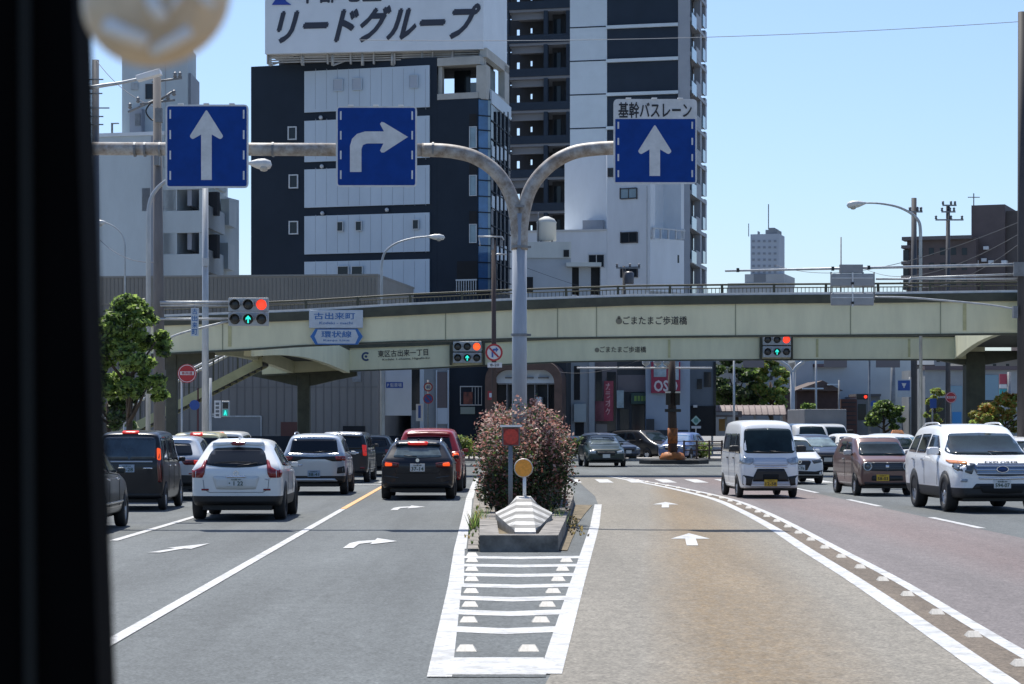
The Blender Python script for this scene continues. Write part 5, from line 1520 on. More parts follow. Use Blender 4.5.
def round_sign(root, px, py, r, Y, kind):
    c = W(px, py, Y)
    b = B(); b.disc(c, r, (0, 1, 0), .02, 28); d = b.done('sign_disc', RSR if kind != 'blue' else RSB, root)
    if kind == 'noturn':
        b = B(); b.disc(c + Vector((0, -.004, 0)), r * .78, (0, 1, 0), .004, 28); b.done('white_face', RSW, d)
        b = B(); P = lambda x, z: c + Vector((x * r, -.012, z * r))
        b.prism([P(-.28, -.55), (P(-.08, -.55)), P(-.08, .1), P(.05, .22), P(.22, .22), P(.22, .02), P(.52, .34), P(.22, .62), P(.22, .44), P(-.05, .44), P(-.28, .2)], (0, .005, 0)); b.done('turn_symbol', RSB, d)
        b = B(); b.prism([P(-.60, .46), P(-.46, .60), P(.60, -.46), P(.46, -.60)], (0, -.004, 0)); b.done('bar', RSR, d)
    if kind == 'white':
        b = B(); b.disc(c + Vector((0, -.004, 0)), r * .74, (0, 1, 0), .004, 24); b.done('white_face', RSW, d)
        text('40', 'lettering', RSB, d, c + Vector((0, -.008, 0)), r * .9, r * .7, bold=.02)
    if kind == 'nopark':
        b = B(); b.disc(c + Vector((0, -.004, 0)), r * .78, (0, 1, 0), .004, 24); b.done('blue_face', RSB, d)
        b = B(); P = lambda x, z: c + Vector((x * r, -.012, z * r)); b.prism([P(-.58, .44), P(-.44, .58), P(.58, -.44), P(.44, -.58)], (0, .005, 0)); b.done('bar', RSR, d)
    if kind == 'slow':
        b = B(); b.prism([c + Vector((x * r, -.005, z * r)) for x, z in ((-.72, -.16), (.72, -.16), (.72, .22), (-.72, .22))], (0, .004, 0)); b.done('white_band', RSW, d)
        text('車両通', 'lettering', RSR, d, c + Vector((0, -.008, .03 * r)), r * 1.15, r * .30, bold=.01)
        b = B(); b.lathe([(r * .86, 0), (r * .92, 0), (r * .92, .004), (r * .86, .004), (r * .86, 0)], c + Vector((0, -.004, 0)), (0, 1, 0), 28, False); b.done('white_ring', RSW, d)
    return d
round_sign(t, 494, 352.5, .30, Y - .14, 'noturn')
b = B(); b.pbox(487.5, 362.5, 502, 367.5, Y - .14, .02); sp = b.done('lower_plate', RSW, t)
text('8-20', 'lettering', INK, sp, W(494.7, 365, Y - .142), .3, .09, bold=.01)
b = B(); b.box(WX(493, Y), WX(495.5, Y), Y - .12, Y - .06, WZ(360, Y), WZ(345, Y)); b.done('bracket', STEELD, t)
# left pavement signs
Y = 83.0
t = thing('prohibition_sign', 'round red sign with a white band on a grey post before the footbridge stairs', 'road sign', (WX(182, Y), Y, .14))
b = B(); b.tube([(WX(181.8, Y), Y, .1), (WX(181.8, Y), Y, WZ(380, Y))], .035, 8); b.tube([(WX(187.5, Y), Y - .02, WZ(383, Y)), (WX(187.5, Y), Y - .02, WZ(364, Y))], .025, 8); b.tube([W(181.8, 380, Y), W(187.5, 381, Y)], .025, 8); b.done('post', STEEL, t)
round_sign(t, 187, 373.5, .34, Y - .07, 'slow')
t = thing('blue_sign', 'small round blue sign on a thin dark red post before the stairs', 'road sign', (WX(198, Y + 4), Y + 4, .14))
b = B(); b.tube([(WX(198, Y + 4), Y + 4, .1), (WX(198, Y + 4), Y + 4, WZ(388, Y + 4))], .03, 8); b.done('post', mat('dark red post', (.12, .02, .018), .6), t)
round_sign(t, 194.5, 405, .19, Y + 3.95, 'blue')
t = thing('white_notice', 'small white notice board on a post partly hidden by the street tree', 'sign', (WX(118, 66), 66, .14))
b = B(); b.tube([(WX(125, 66), 66, .1), (WX(125, 66), 66, WZ(412, 66))], .05, 8); b.done('post', STEEL, t)
b = B(); b.pbox(116, 412, 128, 424, 65.9, .04); b.done('board', mat('notice white', (.5, .5, .49), .6, 0, .4, 6), t)
# speed-limit and no-parking pair
Y = 112.0
t = thing('parking_sign', 'pair of round signs, white over blue no parking, near the grey shop', 'road sign', (WX(428, Y), Y, .1))
b = B(); b.tube([(WX(428, Y), Y, .1), (WX(428, Y), Y, WZ(380, Y))], .035, 8); b.done('post', STEELD, t)
round_sign(t, 428.2, 387, .22, Y - .05, 'white'); round_sign(t, 428.2, 398.8, .24, Y - .05, 'nopark')
b = B(); b.pbox(416, 404, 423, 421, Y + 1, .05); b.done('small_board', RSW, t)
b = B(); b.pbox(418.2, 405.5, 420.8, 418, Y + .994, .005); b.done('board_marks', RSB, t)
# white panel sign by the corrugated building
Y = 116.0
t = thing('panel_sign', 'tall blank white panel on a post with one small blue strip of writing', 'sign', (WX(384, Y), Y, 0))
b = B(); b.pbox(381.5, 366, 384.6, 460, Y - .05, .2); b.done('post', STEEL, t)
b = B(); b.pbox(384.8, 369, 411.5, 415.5, Y, .15); bd = b.done('panel', mat('panel white', (.56, .59, .63), .5, 0, .05, 1), t)
b = B(); b.pbox(386, 382, 403, 388, Y - .006, .005); st = b.done('blue_strip', RSB, bd)
text('P 駐車場', 'lettering', RSW, st, W(394.5, 385, Y - .008), .72, .2, bold=.01)
# back of the shops: brown signal pole with striped foot
Y = 113.0
t = thing('signal_pole', 'brown signal pole with an orange striped foot on the far traffic island', 'pole', (WX(672.5, Y), Y, .2))
b = B(); b.tube([(WX(672.8, Y), Y, .1), (WX(671.5, Y), Y, WZ(347, Y))], [.24, .17], 14); b.done('pole', WOODPOLE, t)
STR = mat('orange guard', (.42, .14, .03), .6, 0, .2, 3)
b = B(); b.lathe([(.62, .2), (.64, .28), (.52, .52), (.32, .58), (.27, .58)], (WX(672.5, Y), Y, 0), (0, 0, 1), 24); g = b.done('drum_guard', STR, t)
b = B()
for k in range(8):
    a0 = k * math.pi / 4
    P = lambda a_, r_, z_: Vector((WX(672.5, Y) + r_ * math.cos(a_), Y + r_ * math.sin(a_), z_))
    for j in range(3):
        b.face([P(a0 + j * .1, .66 - .055 * j, .23 + .11 * j), P(a0 + .26 + j * .1, .66 - .055 * j, .23 + .11 * j), P(a0 + .36 + j * .1, .605 - .055 * j, .34 + .11 * j), P(a0 + .1 + j * .1, .605 - .055 * j, .34 + .11 * j)])
b.done('black_stripes', mat('guard stripe', (.05, .04, .035), .7), g)
b = B(); b.lathe([(.245, 1.0), (.25, 1.0), (.245, 1.75), (.24, 1.75)], (WX(672.7, Y), Y, 0), (0, 0, 1), 16); b.done('orange_band', mat('faded orange band', (.45, .14, .035), .7, 0, .6, 5, dirt=(.08, .05, .03)), t)
b = B(); b.tube([W(577, 368, Y), W(712, 368, Y)], .045, 8); b.done('mast_arm', WHITEP, t)
for x in (646, 657.5, 667):
    b = B(); c = W(x, 362, Y); b.lathe([(0, -.18), (.15, -.14), (.2, 0), (.15, .14), (0, .18)], c, (0, -1, 0), 14); b.box(c.x - .03, c.x + .03, Y - .03, Y + .03, WZ(368, Y), c.z); b.done('signal_back', SIGNW, t)
b = B(); b.pbox(666, 391, 670.5, 405, Y - .4, .25); b.pbox(675.5, 391, 680, 405, Y - .4, .25); b.pbox(665, 409, 681, 412, Y - .3, .2); b.pbox(668, 391, 678, 393, Y - .3, .2); b.done('pedestrian_signal_box', BLACK, t)
b = B(); b.pbox(665.5, 391.4, 670.6, 393, Y - .5, .1); b.pbox(675.4, 391.4, 680.5, 393, Y - .5, .1); b.done('hood', WHITEP, t)
# railings on the far pavement
RAILB = mat('brown guard rail', (.085, .05, .04), .6, 0, .2, 4)
for (x0, x1, lab) in ((684, 722, 'brown guard rail on the far pavement left of the white van'), (459, 474, 'short brown guard rail behind the red car')):
    Y = 120.9
    t = thing('guard_rail', lab, 'guard rail', (WX(x0, Y), Y, .14))
    b = B()
    for z in (.45, .68, .9): b.tube([(WX(x0, Y), Y, .14 + z), (WX(x1, Y), Y, .14 + z)], .035, 6)
    b.done('rails', RAILB, t)
    b = B(); x = x0
    while x < x1 + .1: b.box(WX(x, Y) - .05, WX(x, Y) + .05, Y - .04, Y + .04, .12, 1.1); x += (x1 - x0) / 3
    b.done('rail_post', RAILB, t)
# bus shelter
Y = 138.0
t = thing('bus_shelter', 'bus shelter with a curved brown ribbed roof behind the white van', 'bus shelter', (WX(748, Y), Y, .14))
b = B()
n = 10
for k in range(n):
    a0, a1 = k / n, (k + 1) / n
    P = lambda f_, x: Vector((WX(x, Y), Y + 2.4 * f_, WZ(418.5, Y) + .75 * math.sin(math.pi * (.08 + .84 * f_))))
    b.prism([P(a0, 714), P(a0, 786), P(a1, 786), P(a1, 714)], (0, 0, .05))
rf = b.done('roof', mat('shelter roof', (.15, .10, .095), .6, 0, .15, 2), t)
b = B()
for x in range(714, 788, 6):
    for k in range(n): A_, B_ = P(k / n, x), P((k + 1) / n, x); b.tube([A_ + Vector((0, 0, .06)), B_ + Vector((0, 0, .06))], .035, 4, False)
b.done('roof_ribs', mat('shelter rib', (.23, .18, .17), .6), rf)
b = B(); b.pbox(712, 411, 742, 417, Y - .1, .1); b.done('fascia', mat('shelter fascia', (.13, .105, .10), .6), t)
b = B(); b.pbox(716, 412.3, 738, 415, Y - .11, .01); b.done('fascia_sign', mat('shelter sign', (.25, .25, .25), .6), t)
b = B()
for x in (714, 728, 757, 784): b.box(WX(x, Y) - .06, WX(x, Y) + .06, Y + 1.2, Y + 1.32, .14, WZ(415, Y))
b.done('post', STEEL, t)
b = B(); b.pbox(719, 419, 725, 431, Y + .5, .1); b.done('timetable_board', mat('orange board', (.35, .19, .05), .6), t)
b = B(); b.pbox(730, 425, 756, 436, Y + 1.6, .05); b.done('glass_screen', GLASS, t)
# diamond bus-stop sign
Y = 126.5
t = thing('bus_stop_sign', 'green diamond shaped sign with a white plate on a thin post before the dark shop', 'road sign', (WX(696, Y), Y, .1))
b = B(); b.tube([(WX(696, Y), Y, .1), (WX(696, Y), Y, WZ(428, Y))], .03, 8); b.done('post', STEEL, t)
c = W(696, 420.5, Y - .05); b = B(); b.prism([c + Vector((x * .27, 0, z * .27)) for x, z in ((0, 1), (1, 0), (0, -1), (-1, 0))], (0, .03, 0)); dm = b.done('diamond', mat('pale sea green', (.25, .38, .34), .5), t)
b = B(); b.disc(c + Vector((0, -.004, 0)), .13, (0, 1, 0), .004, 16); b.done('inner_disc', mat('sea green', (.07, .20, .16), .5), dm)
b = B(); b.pbox(691.5, 426, 701, 428.5, Y - .05, .03); b.done('plate', mat('plate grey', (.4, .42, .42), .5), t)
# pale Y shaped gantry far behind the van
Y = 128.0
t = thing('far_gantry', 'pale grey Y shaped gantry far beyond the junction above the bus shelter', 'sign gantry', (WX(792.5, Y), Y, 0))
b = B(); b.tube([(WX(792.5, Y), Y, 0), (WX(792.5, Y), Y, WZ(372, Y))], .13, 12); b.tube(smooth3([W(792.5, 376, Y), W(790, 369, Y), W(783, 363, Y), W(770, 358, Y), W(742, 356.5, Y)]), .10, 10); b.tube(smooth3([W(792.5, 376, Y), W(795, 369, Y), W(802, 363, Y), W(814, 359, Y), W(905, 357.5, Y)]), .10, 10); b.done('post', STEEL, t)
b = B()
for x0, x1 in ((743, 764), (824, 847), (876, 900)): b.pbox(x0, 359, x1, 367.5, Y - .2, .06)
b.done('sign_back', mat('sign back mauve', (.17, .15, .155), .6), t)
for px, Y, top, lab in ((734, 126, 352, 'thin pale post before the dark green tree'), (816, 140, 352, 'thin grey post before the pale warehouse'), (869.5, 128, 360, 'grey post carrying a far red signal'), (839, 150, 380, 'dark short pole beside the brown house'), (893, 132, 352, 'thick dark pole left of the blue parking sign')):
    t = thing('thin_pole', lab, 'pole', (WX(px, Y), Y, 0))
    r = .16 if 'thick' in lab else .07
    b = B(); b.tube([(WX(px, Y), Y, 0), (WX(px, Y), Y, WZ(top, Y))], [r, r * .8], 10); b.done('pole', STEEL if 'pale' in lab else STEELD, t)
    b = B(); b.lathe([(r, 0), (r * 1.7, .02), (r * 1.7, .06), (r, .1)], (WX(px, Y), Y, .02), (0, 0, 1), 10); b.done('base_plate', STEELD, t)
    if 'red signal' in lab:
        b = B(); b.pbox(857, 394, 867.5, 399.5, Y - .25, .15); h_ = b.done('signal_housing', BLACK, t)
        for k, m_ in enumerate((LENS_OFF, LENS_OFF, RED_LIT)):
            b = B(); b.disc(W(859 + 3.3 * k, 396.8, Y - .26), .09, (0, 1, 0), .01, 14); b.done('lens', m_, h_)
        round_sign(t, 874, 404, .19, Y - .1, 'blue')
Y = 118.0
t = thing('parking_board', 'square blue sign with a white symbol beside the right footbridge column', 'road sign', (WX(904, Y), Y, 0))
b = B(); b.tube([(WX(910, Y), Y, 0), (WX(910, Y), Y, WZ(377, Y))], .06, 8); b.done('post', STEELD, t)
b = B(); b.pbox(897, 379.5, 911, 397, Y - .08, .05); pb = b.done('board', BOARD, t)
b = B(); b.pbox(898, 380.5, 910, 390.5, Y - .085, .005); b.done('blue_face', RSB, pb)
b = B(); c = W(904, 385.5, Y - .09); b.prism([c + Vector((x, 0, z)) for x, z in ((-.12, .12), (.12, .12), (.06, -.03), (.03, -.03), (.03, -.12), (-.03, -.12), (-.03, -.03), (-.06, -.03))], (0, .004, 0)); b.done('symbol', RSW, pb)
t = thing('shop_pole_sign', 'tall pole sign with red, white and teal panels at the right under the bridge', 'sign', (WX(1004, 140), 140, 0))
b = B(); b.tube([(WX(1009, 140), 140, 0), (WX(1009, 140), 140, WZ(372, 140))], .12, 8); b.done('post', STEELD, t)
for y0, y1, m_ in ((374, 384, mat('sign crimson', (.35, .05, .08), .5)), (384.5, 388, RSW), (389, 400, mat('sign teal', (.03, .30, .34), .5)), (401, 407, PANEL)):
    b = B(); b.pbox(1000, y0, 1008, y1, 140, .2); b.done('sign_panel', m_, t)
t = thing('red_disc_sign', 'faded red round sign between the columns on the right', 'road sign', (WX(951, 125), 125, 0))
b = B(); b.tube([(WX(951, 125), 125, 0), (WX(951, 125), 125, WZ(402, 125))], .035, 8); b.done('post', STEELD, t)
round_sign(t, 951, 397.5, .30, 124.95, 'slow')
t = thing('blue_board', 'small plain blue board on a post right of the lamp pole', 'road sign', (WX(932.5, 115), 115, 0))
b = B(); b.tube([(WX(932.5, 115), 115, 0), (WX(932.5, 115), 115, WZ(400, 115))], .035, 8); b.done('post', STEELD, t)
b = B(); b.pbox(930, 398.5, 936.5, 408, 114.9, .04); b.done('board', RSB, t)

# right edge pole with the arms carrying two sign backs
Y = 70.0
t = thing('dark_mast', 'dark brown pole at the right edge with long thin arms holding two grey sign backs', 'pole', (WX(1021, Y), Y, .14))
b = B(); b.tube([(WX(1022, Y), Y, .1), (WX(1022, Y), Y, WZ(12, Y))], [.15, .12], 14); b.done('pole', mat('dark brown mast', (.055, .05, .05), .7, 0, .25, 2, streak=5), t)
b = B(); b.tube([W(1020, 264.5, Y), W(725, 271, Y)], [.05, .03], 8); b.tube([W(1018, 274, Y), W(911, 278, Y)], .03, 8); b.tube([W(1018, 279, Y), W(876, 279, Y)], .03, 8)
b.tube([W(911, 277, Y), W(909, 283, Y)], .03, 8)
b.tube(smooth3([W(1018, 311, Y), W(1014, 309, Y), W(990, 305, Y), W(950, 301, Y), W(905, 297.5, Y), W(874, 297, Y)]), .028, 8); b.done('mast_arm', STEEL, t)
for y0, y1, nm in ((273.5, 286.5, 'upper'), (293, 305.5, 'lower')):
    b = B(); b.pbox(831, y0, 874, y1, Y - .15, .12); sb = b.done('sign_back', SIGNG, t, bevel=.03)
    b = B(); b.pbox(832, y0 + 4, 873, y0 + 5, Y - .17, .02); b.pbox(852, y0 - 1, 853.5, y1 + 1, Y - .18, .03); b.done('stiffener', SIGNW, sb)
    b = B(); b.pbox(851.5, y0 + 8.5, 854, y0 + 11, Y - .2, .05); b.done('bolt', BLACK, sb)
b = B(); b.pbox(840, 264.5, 863, 273, Y - .1, .2); b.done('control_box', mat('control box', (.27, .28, .29), .6, 0, .1, 4), t)
b = B()
for x in (831, 863, 874): b.tube([W(x, 272, Y), W(x, 300, Y)], .025, 6)
b.done('hanger', STEELD, t)
for x, y in ((738, 270), (869, 267.5), (833, 268.5)):
    b = B(); b.pbox(x - 1.3, y - 2, x + 1.3, y + 2, Y - .05, .1); b.done('clamp', BLACK, t)
b = B(); b.pbox(1014, 262, 1026, 276, Y - .3, .1); b.pbox(1013.5, 306, 1018, 318, Y - .25, .2); b.done('pole_bracket', STEELD, t)

# far utility poles on the right
for px, Y, top, arms, r, lab in ((914, 122, 198, ((909, 922, 212),), .17, 'plain dark utility pole beside the right curved lamp'),
                                 (948, 140, 205, ((942, 956, 205.5), (935, 963, 220), (941, 955, 212)), .15, 'utility pole with three cross arms before the brown apartment block'),
                                 (624, 150, 266, ((616, 640, 268),), .12, 'short pole with transformer peeking above the footbridge rail')):
    t = thing('utility_pole', lab, 'pole', (WX(px, Y), Y, 0))
    b = B(); b.tube([(WX(px, Y), Y, 0), (WX(px, Y), Y, WZ(top, Y))], [r * 1.1, r * .8], 10); b.done('pole', mat('dark utility pole', (.06, .062, .07), .7, 0, .2, 1.5), t)
    b = B()
    for x0, x1, y in arms: b.box(WX(x0, Y), WX(x1, Y), Y - .2, Y - .12, WZ(y + .8, Y), WZ(y - .6, Y))
    b.done('cross_arm', STEELD, t)
    b = B()
    for x0, x1, y in arms:
        for x in (x0 + 1, (x0 + x1) / 2 + 2, x1 - 1): b.lathe([(.03, 0), (.09, .06), (.05, .12), (.09, .18), (0, .26)], W(x, y - .6, Y - .16), (0, 0, 1), 8)
    if 'transformer' in lab: b.lathe([(.3, 0), (.32, .05), (.32, .7), (.2, .8), (0, .8)], W(px + 5, 284, Y - .4), (0, 0, 1), 12)
    b.done('insulator', mat('dark insulator', (.09, .09, .1), .4), t)

# overhead wires
def wire(label, pts, r=.012, m=None):
    P = []
    (x0, y0, Y0), (x1, y1, Y1) = pts
    A_, B_ = W(x0, y0, Y0), W(x1, y1, Y1); n = 24; sag = (A_ - B_).length * .012
    for k in range(n + 1):
        f_ = k / n; p = A_.lerp(B_, f_); p.z -= sag * 4 * f_ * (1 - f_); P.append(p)
    b = B(); b.tube(P, r, 5); o = b.done('overhead_wire', m or mat('wire', (.08, .08, .085), .6), None)
    tag(o, label, 'wire')
wire('pale overhead wire crossing the tower high up towards the upper right', ((360, 40, 120), (1120, 14, 120)), .018, mat('pale wire', (.35, .36, .37), .5))
wire('wire from the right mast to the far white tower, uppermost of three', ((1019, 222, 70), (775, 265, 150)), .014)
wire('wire from the right mast sloping behind the right lamp, middle of three', ((1019, 234, 70), (860, 266, 150)), .014)
wire('wire from the right mast to the footbridge end, lowest of three', ((1019, 244, 70), (900, 282, 130)), .014)
wire('thin wire dropping from upper left towards the concrete pole', ((96, 60, 92), (158, 108, 70)), .014)
wire('wire along the long arm above the rear shops', ((560, 372, 128), (640, 360, 106)), .012)
wire('wire sagging across the white apartment block to the concrete pole', ((100, 240, 92), (158, 262, 70)), .012)
wire('wire before the small white building', ((527, 268, 142), (600, 292, 142)), .012)
# roof aerial on far right
t = thing('roof_aerial', 'thin upright aerial above the footbridge railing left of the right lamp', 'aerial', (WX(841, 200), 200, 0))
b = B(); b.tube([(WX(841, 200), 200, 0), (WX(841, 200), 200, WZ(237, 200))], .06, 6); b.done('mast', STEELD, t)
b = B(); b.tube([(WX(841, 200), 200, 0), (WX(841, 200), 200, 1)], .15, 6); b.done('foot', STEELD, t)

# ================================================================== what belongs to the vehicle the viewer sits in
t = thing('window_pillar', 'thick black out of focus window pillar of the bus along the left edge', 'pillar', (-.27, 1.2, 0))
PB = mat('pillar black', (.002, .002, .0024), .9, 0, .2, 9, spec=.05)
Y = 1.2
b = B(); b.prism([(WX(72, Y), Y, WZ(-40, Y)), (WX(100, Y), Y, WZ(720, Y)), (WX(-140, Y), Y, WZ(720, Y)), (WX(-140, Y), Y, WZ(-40, Y))], (0, .05, 0)); b.done('pillar', PB, t)
b = B(); b.prism([(WX(20, Y), Y - .001, WZ(-40, Y)), (WX(26, Y), Y - .001, WZ(720, Y)), (WX(38, Y), Y - .001, WZ(720, Y)), (WX(32, Y), Y - .001, WZ(-40, Y))], (0, -.004, 0)); b.done('trim_strip', mat('pillar trim', (.012, .014, .014), .7, spec=.15), t)
Y = .95
c = W(156, -4, Y)
t = thing('interior_mirror', 'small round beige plastic backed mirror blurred at the top left corner', 'mirror', c)
BGE = mat('beige translucent plastic', (.74, .58, .39), .3, 0, .15, 60)
ax = Vector((.12, -.96, -.05)).normalized()
b = B()
rotz = R(28); rx, rz = 76 * Y / F, 68 * Y / F
def ell(f_, d): return [c + Vector((f_ * (rx * math.cos(a) * math.cos(rotz) - rz * math.sin(a) * math.sin(rotz)), d, f_ * (rx * math.cos(a) * math.sin(rotz) + rz * math.sin(a) * math.cos(rotz)))) for a in [k * 2 * math.pi / 40 for k in range(40)]]
rings = [ell(1.0, .004), ell(1.0, 0), ell(.93, -.004), ell(.7, -.009), ell(.4, -.012), ell(.12, -.013)]
for r0, r1 in zip(rings, rings[1:]):
    for k in range(40): b.face([r0[k], r0[(k + 1) % 40], r1[(k + 1) % 40], r1[k]]).smooth = True
b.face(rings[-1]); b.face(rings[0][::-1]); b.done('dish', BGE, t)
b = B()  # bright reflections in the mirror, modelled as raised white strips
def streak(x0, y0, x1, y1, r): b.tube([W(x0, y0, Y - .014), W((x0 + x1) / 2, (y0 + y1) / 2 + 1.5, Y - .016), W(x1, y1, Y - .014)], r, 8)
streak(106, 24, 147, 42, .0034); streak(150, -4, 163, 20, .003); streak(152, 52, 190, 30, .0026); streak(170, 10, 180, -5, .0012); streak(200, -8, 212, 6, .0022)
b.done('white_reflection', mat('ivory reflection', (.85, .82, .76), .4), t)
b = B(); b.tube([c + Vector((.0, .006, .01)), c + Vector((.01, .03, .09))], .004, 8); b.done('stalk', BLACK, t)
# ================================================================== vehicles
def paint(name, col, rough=.28, metal=.0):
    return mat(name, col, rough, metal, .04, .7, coat=.25 if max(col) < .1 else .6, spec=.35)
CARGLASS = mat('car glass', (.008, .011, .015), .05, 0, 0, 1, spec=.4)
CARGLASS_F = mat('windscreen glass', (.012, .022, .025), .05, 0, .5, 2.2, spec=.26)
CARGLASS_C = mat('clearer rear glass', (.10, .13, .135), .06, 0, .4, 3, spec=.8)
TRIM = mat('dark body trim', (.02, .02, .021), .6)
SHUT = mat('panel gap', (.01, .01, .01), .9)
TAIL = mat('tail lamp red', (.24, .012, .014), .15, 0, .2, 14, spec=.8)
TAILD = mat('tail lamp dark red', (.10, .008, .01), .12, 0, .2, 14, spec=.8)
BRAKE = mat('brake light lit', (.95, .10, .015), .3, emit=.55)
BRAKE_R = mat('red brake light lit', (.75, .03, .02), .3, emit=.18)
HEADG = mat('headlamp glass', (.32, .37, .42), .08, .2, .4, 12, spec=.9)
HEADD = mat('headlamp dark', (.07, .085, .10), .08, .1, .4, 12, spec=.9)
AMBER = mat('amber lens', (.62, .22, .05), .2)
ALLOY = mat('alloy rim', (.62, .63, .64), .35, .5)
ALLOYD = mat('dark alloy rim', (.10, .10, .105), .35, .6)
PLATEW = mat('number plate white', (.62, .63, .62), .5); PLATEY = mat('number plate yellow', (.68, .42, .03), .5); PLATEB = mat('number plate shaded blue white', (.30, .38, .48), .5)
PLINK = mat('plate ink', (.03, .07, .05), .6); PLINKB = mat('plate ink black', (.02, .02, .02), .6)

class Car:
    def __init__(s, name, label, cat, X, Y, rz, L, Wd, H, P, group='vehicles in the traffic', front=True):
        """Y = distance of the end that faces the viewer; rz turns the car about that end's centre"""
        s.L, s.W, s.H = L, Wd, H
        s.root = thing(name, label, cat, (X, Y, 0.012), rz, group)
        s.P = P
    # body shell -------------------------------------------------------------
    def shell(s, st, m, creases=(.85, .55, .35, .5), name='body'):
        """st: rings from rear to front, each (yl, yb, yt, zl, zb, zt, wl, wb, wt)"""
        bm = bmesh.new(); rings = []
        for (yl, yb, yt, zl, zb, zt, wl, wb, wt) in st:
            ym = yl * .45 + yb * .55 if not isinstance(yl, tuple) else 0
            half = [(wl * .93, yl, zl), (wl, yl * .9 + ym * .1, zl + .08), (max(wl, wb) * 1.005, ym, zl + (zb - zl) * .62),
                    (wb, yb, zb), (wt, yt, zt - (.07 if zt - zb > .25 else .02)), (wt * .78, yt, zt)]
            rr = [bm.verts.new(p) for p in half]; ll = [bm.verts.new((-p[0], p[1], p[2])) for p in half]
            rings.append((rr, ll))
        n = 6
        cl = bm.edges.layers.float.new('crease_edge')
        loops = [r + l[::-1] for r, l in rings]
        for a, b_ in zip(loops, loops[1:]):
            for i in range(2 * n): bm.faces.new((a[i], a[(i + 1) % (2 * n)], b_[(i + 1) % (2 * n)], b_[i]))
        for (r, l) in (rings[0], rings[-1]):
            for i in range(n - 1): bm.faces.new((r[i], r[i + 1], l[i + 1], l[i]))
        def cr(a, b_, v):
            e = bm.edges.get((a, b_))
            if e: e[cl] = v
        for (r0, l0), (r1, l1) in zip(rings, rings[1:]):
            for q0, q1 in ((r0, r1), (l0, l1)):
                cr(q0[0], q1[0], creases[0]); cr(q0[3], q1[3], creases[1]); cr(q0[4], q1[4], creases[2]); cr(q0[5], q1[5], creases[2] * .5)
        for (r, l) in (rings[0], rings[-1]):
            for i in range(n - 1): cr(r[i], r[i + 1], creases[3]); cr(l[i], l[i + 1], creases[3])
            cr(r[0], l[0], creases[3]); cr(r[n - 1], l[n - 1], creases[3])
        bmesh.ops.recalc_face_normals(bm, faces=bm.faces[:])
        me = bpy.data.meshes.new(name); bm.to_mesh(me); bm.free()
        o = bpy.data.objects.new(name, me); COL.objects.link(o)
        md = o.modifiers.new('smooth', 'SUBSURF'); md.levels = 2; md.render_levels = 2
        dg = bpy.context.evaluated_depsgraph_get()
        me2 = bpy.data.meshes.new_from_object(o.evaluated_get(dg))
        o.modifiers.clear(); o.data = me2; bpy.data.meshes.remove(me)
        # body width is shrunk by smoothing: bring it back to the real width
        mx = max(v.co.x for v in me2.vertices); k = s.W / 2 / mx
        zt = max(v.co.z for v in me2.vertices); kz = s.H / zt
        for v in me2.vertices: v.co.x *= k; v.co.z *= 1 + (kz - 1) * max(0, min(1, v.co.z / s.H))
        for p in me2.polygons: p.use_smooth = True
        me2.materials.clear(); me2.materials.append(m)
        if s.P.get('clad_z'):              # unpainted lower body all the way round
            me2.materials.append(TRIM)
            bm = bmesh.new(); bm.from_mesh(me2)
            bmesh.ops.bisect_plane(bm, geom=bm.verts[:] + bm.edges[:] + bm.faces[:], plane_co=(0, 0, s.P['clad_z']), plane_no=(0, 0, 1))
            for f in bm.faces:
                f.material_index = 1 if f.calc_center_median().z < s.P['clad_z'] else 0
            bm.to_mesh(me2); bm.free()
        o.parent = s.root
        s.body = o
        s.bvh = BVHTree.FromPolygons([v.co.copy() for v in me2.vertices], [list(p.vertices) for p in me2.polygons])
        ys = [v.co.y for v in me2.vertices]; s.y0, s.y1 = min(ys), max(ys)
        return o
    def hit(s, view, a, b_):
        o, d = {'rear': ((a, s.y0 - 3, b_), (0, 1, 0)), 'front': ((a, s.y1 + 3, b_), (0, -1, 0)), 'right': ((6, a, b_), (-1, 0, 0)),
                'left': ((-6, a, b_), (1, 0, 0)), 'top': ((a, b_, 6), (0, 0, -1))}[view]
        loc, nrm, i, dist = s.bvh.ray_cast(Vector(o), Vector(d))
        k = 0
        lim = 3.75 if view in ('rear', 'front') and b_ < s.H * .5 else 99
        while (loc is None or dist > lim or abs(nrm.dot(Vector(d))) < (.12 if view in ('rear', 'front') and b_ < s.H * .5 else .02)) and k < 24:   # slide in from beyond the outline
            o = Vector(o); k += 1
            if view in ('rear', 'front'):
                o.x *= .985
                if o.z < s.zlow + .2: o.z += .012
            elif view != 'top':
                if o.z < s.zlow + .2: o.z += .012
                else: o.y += .01 * (1 if o.y < (s.y0 + s.y1) / 2 else -1)
            else: o.x *= .985
            loc, nrm, i, dist = s.bvh.ray_cast(Vector(o), Vector(d))
        if loc is None:
            g = {'rear': (a, s.y0, b_), 'front': (a, s.y1, b_), 'right': (s.W / 2, a, b_), 'left': (-s.W / 2, a, b_), 'top': (a, b_, s.H)}[view]
            loc, nrm, i, dist = s.bvh.find_nearest(Vector(g))
        if nrm.dot(Vector(d)) > 0: nrm = -nrm
        return loc, nrm
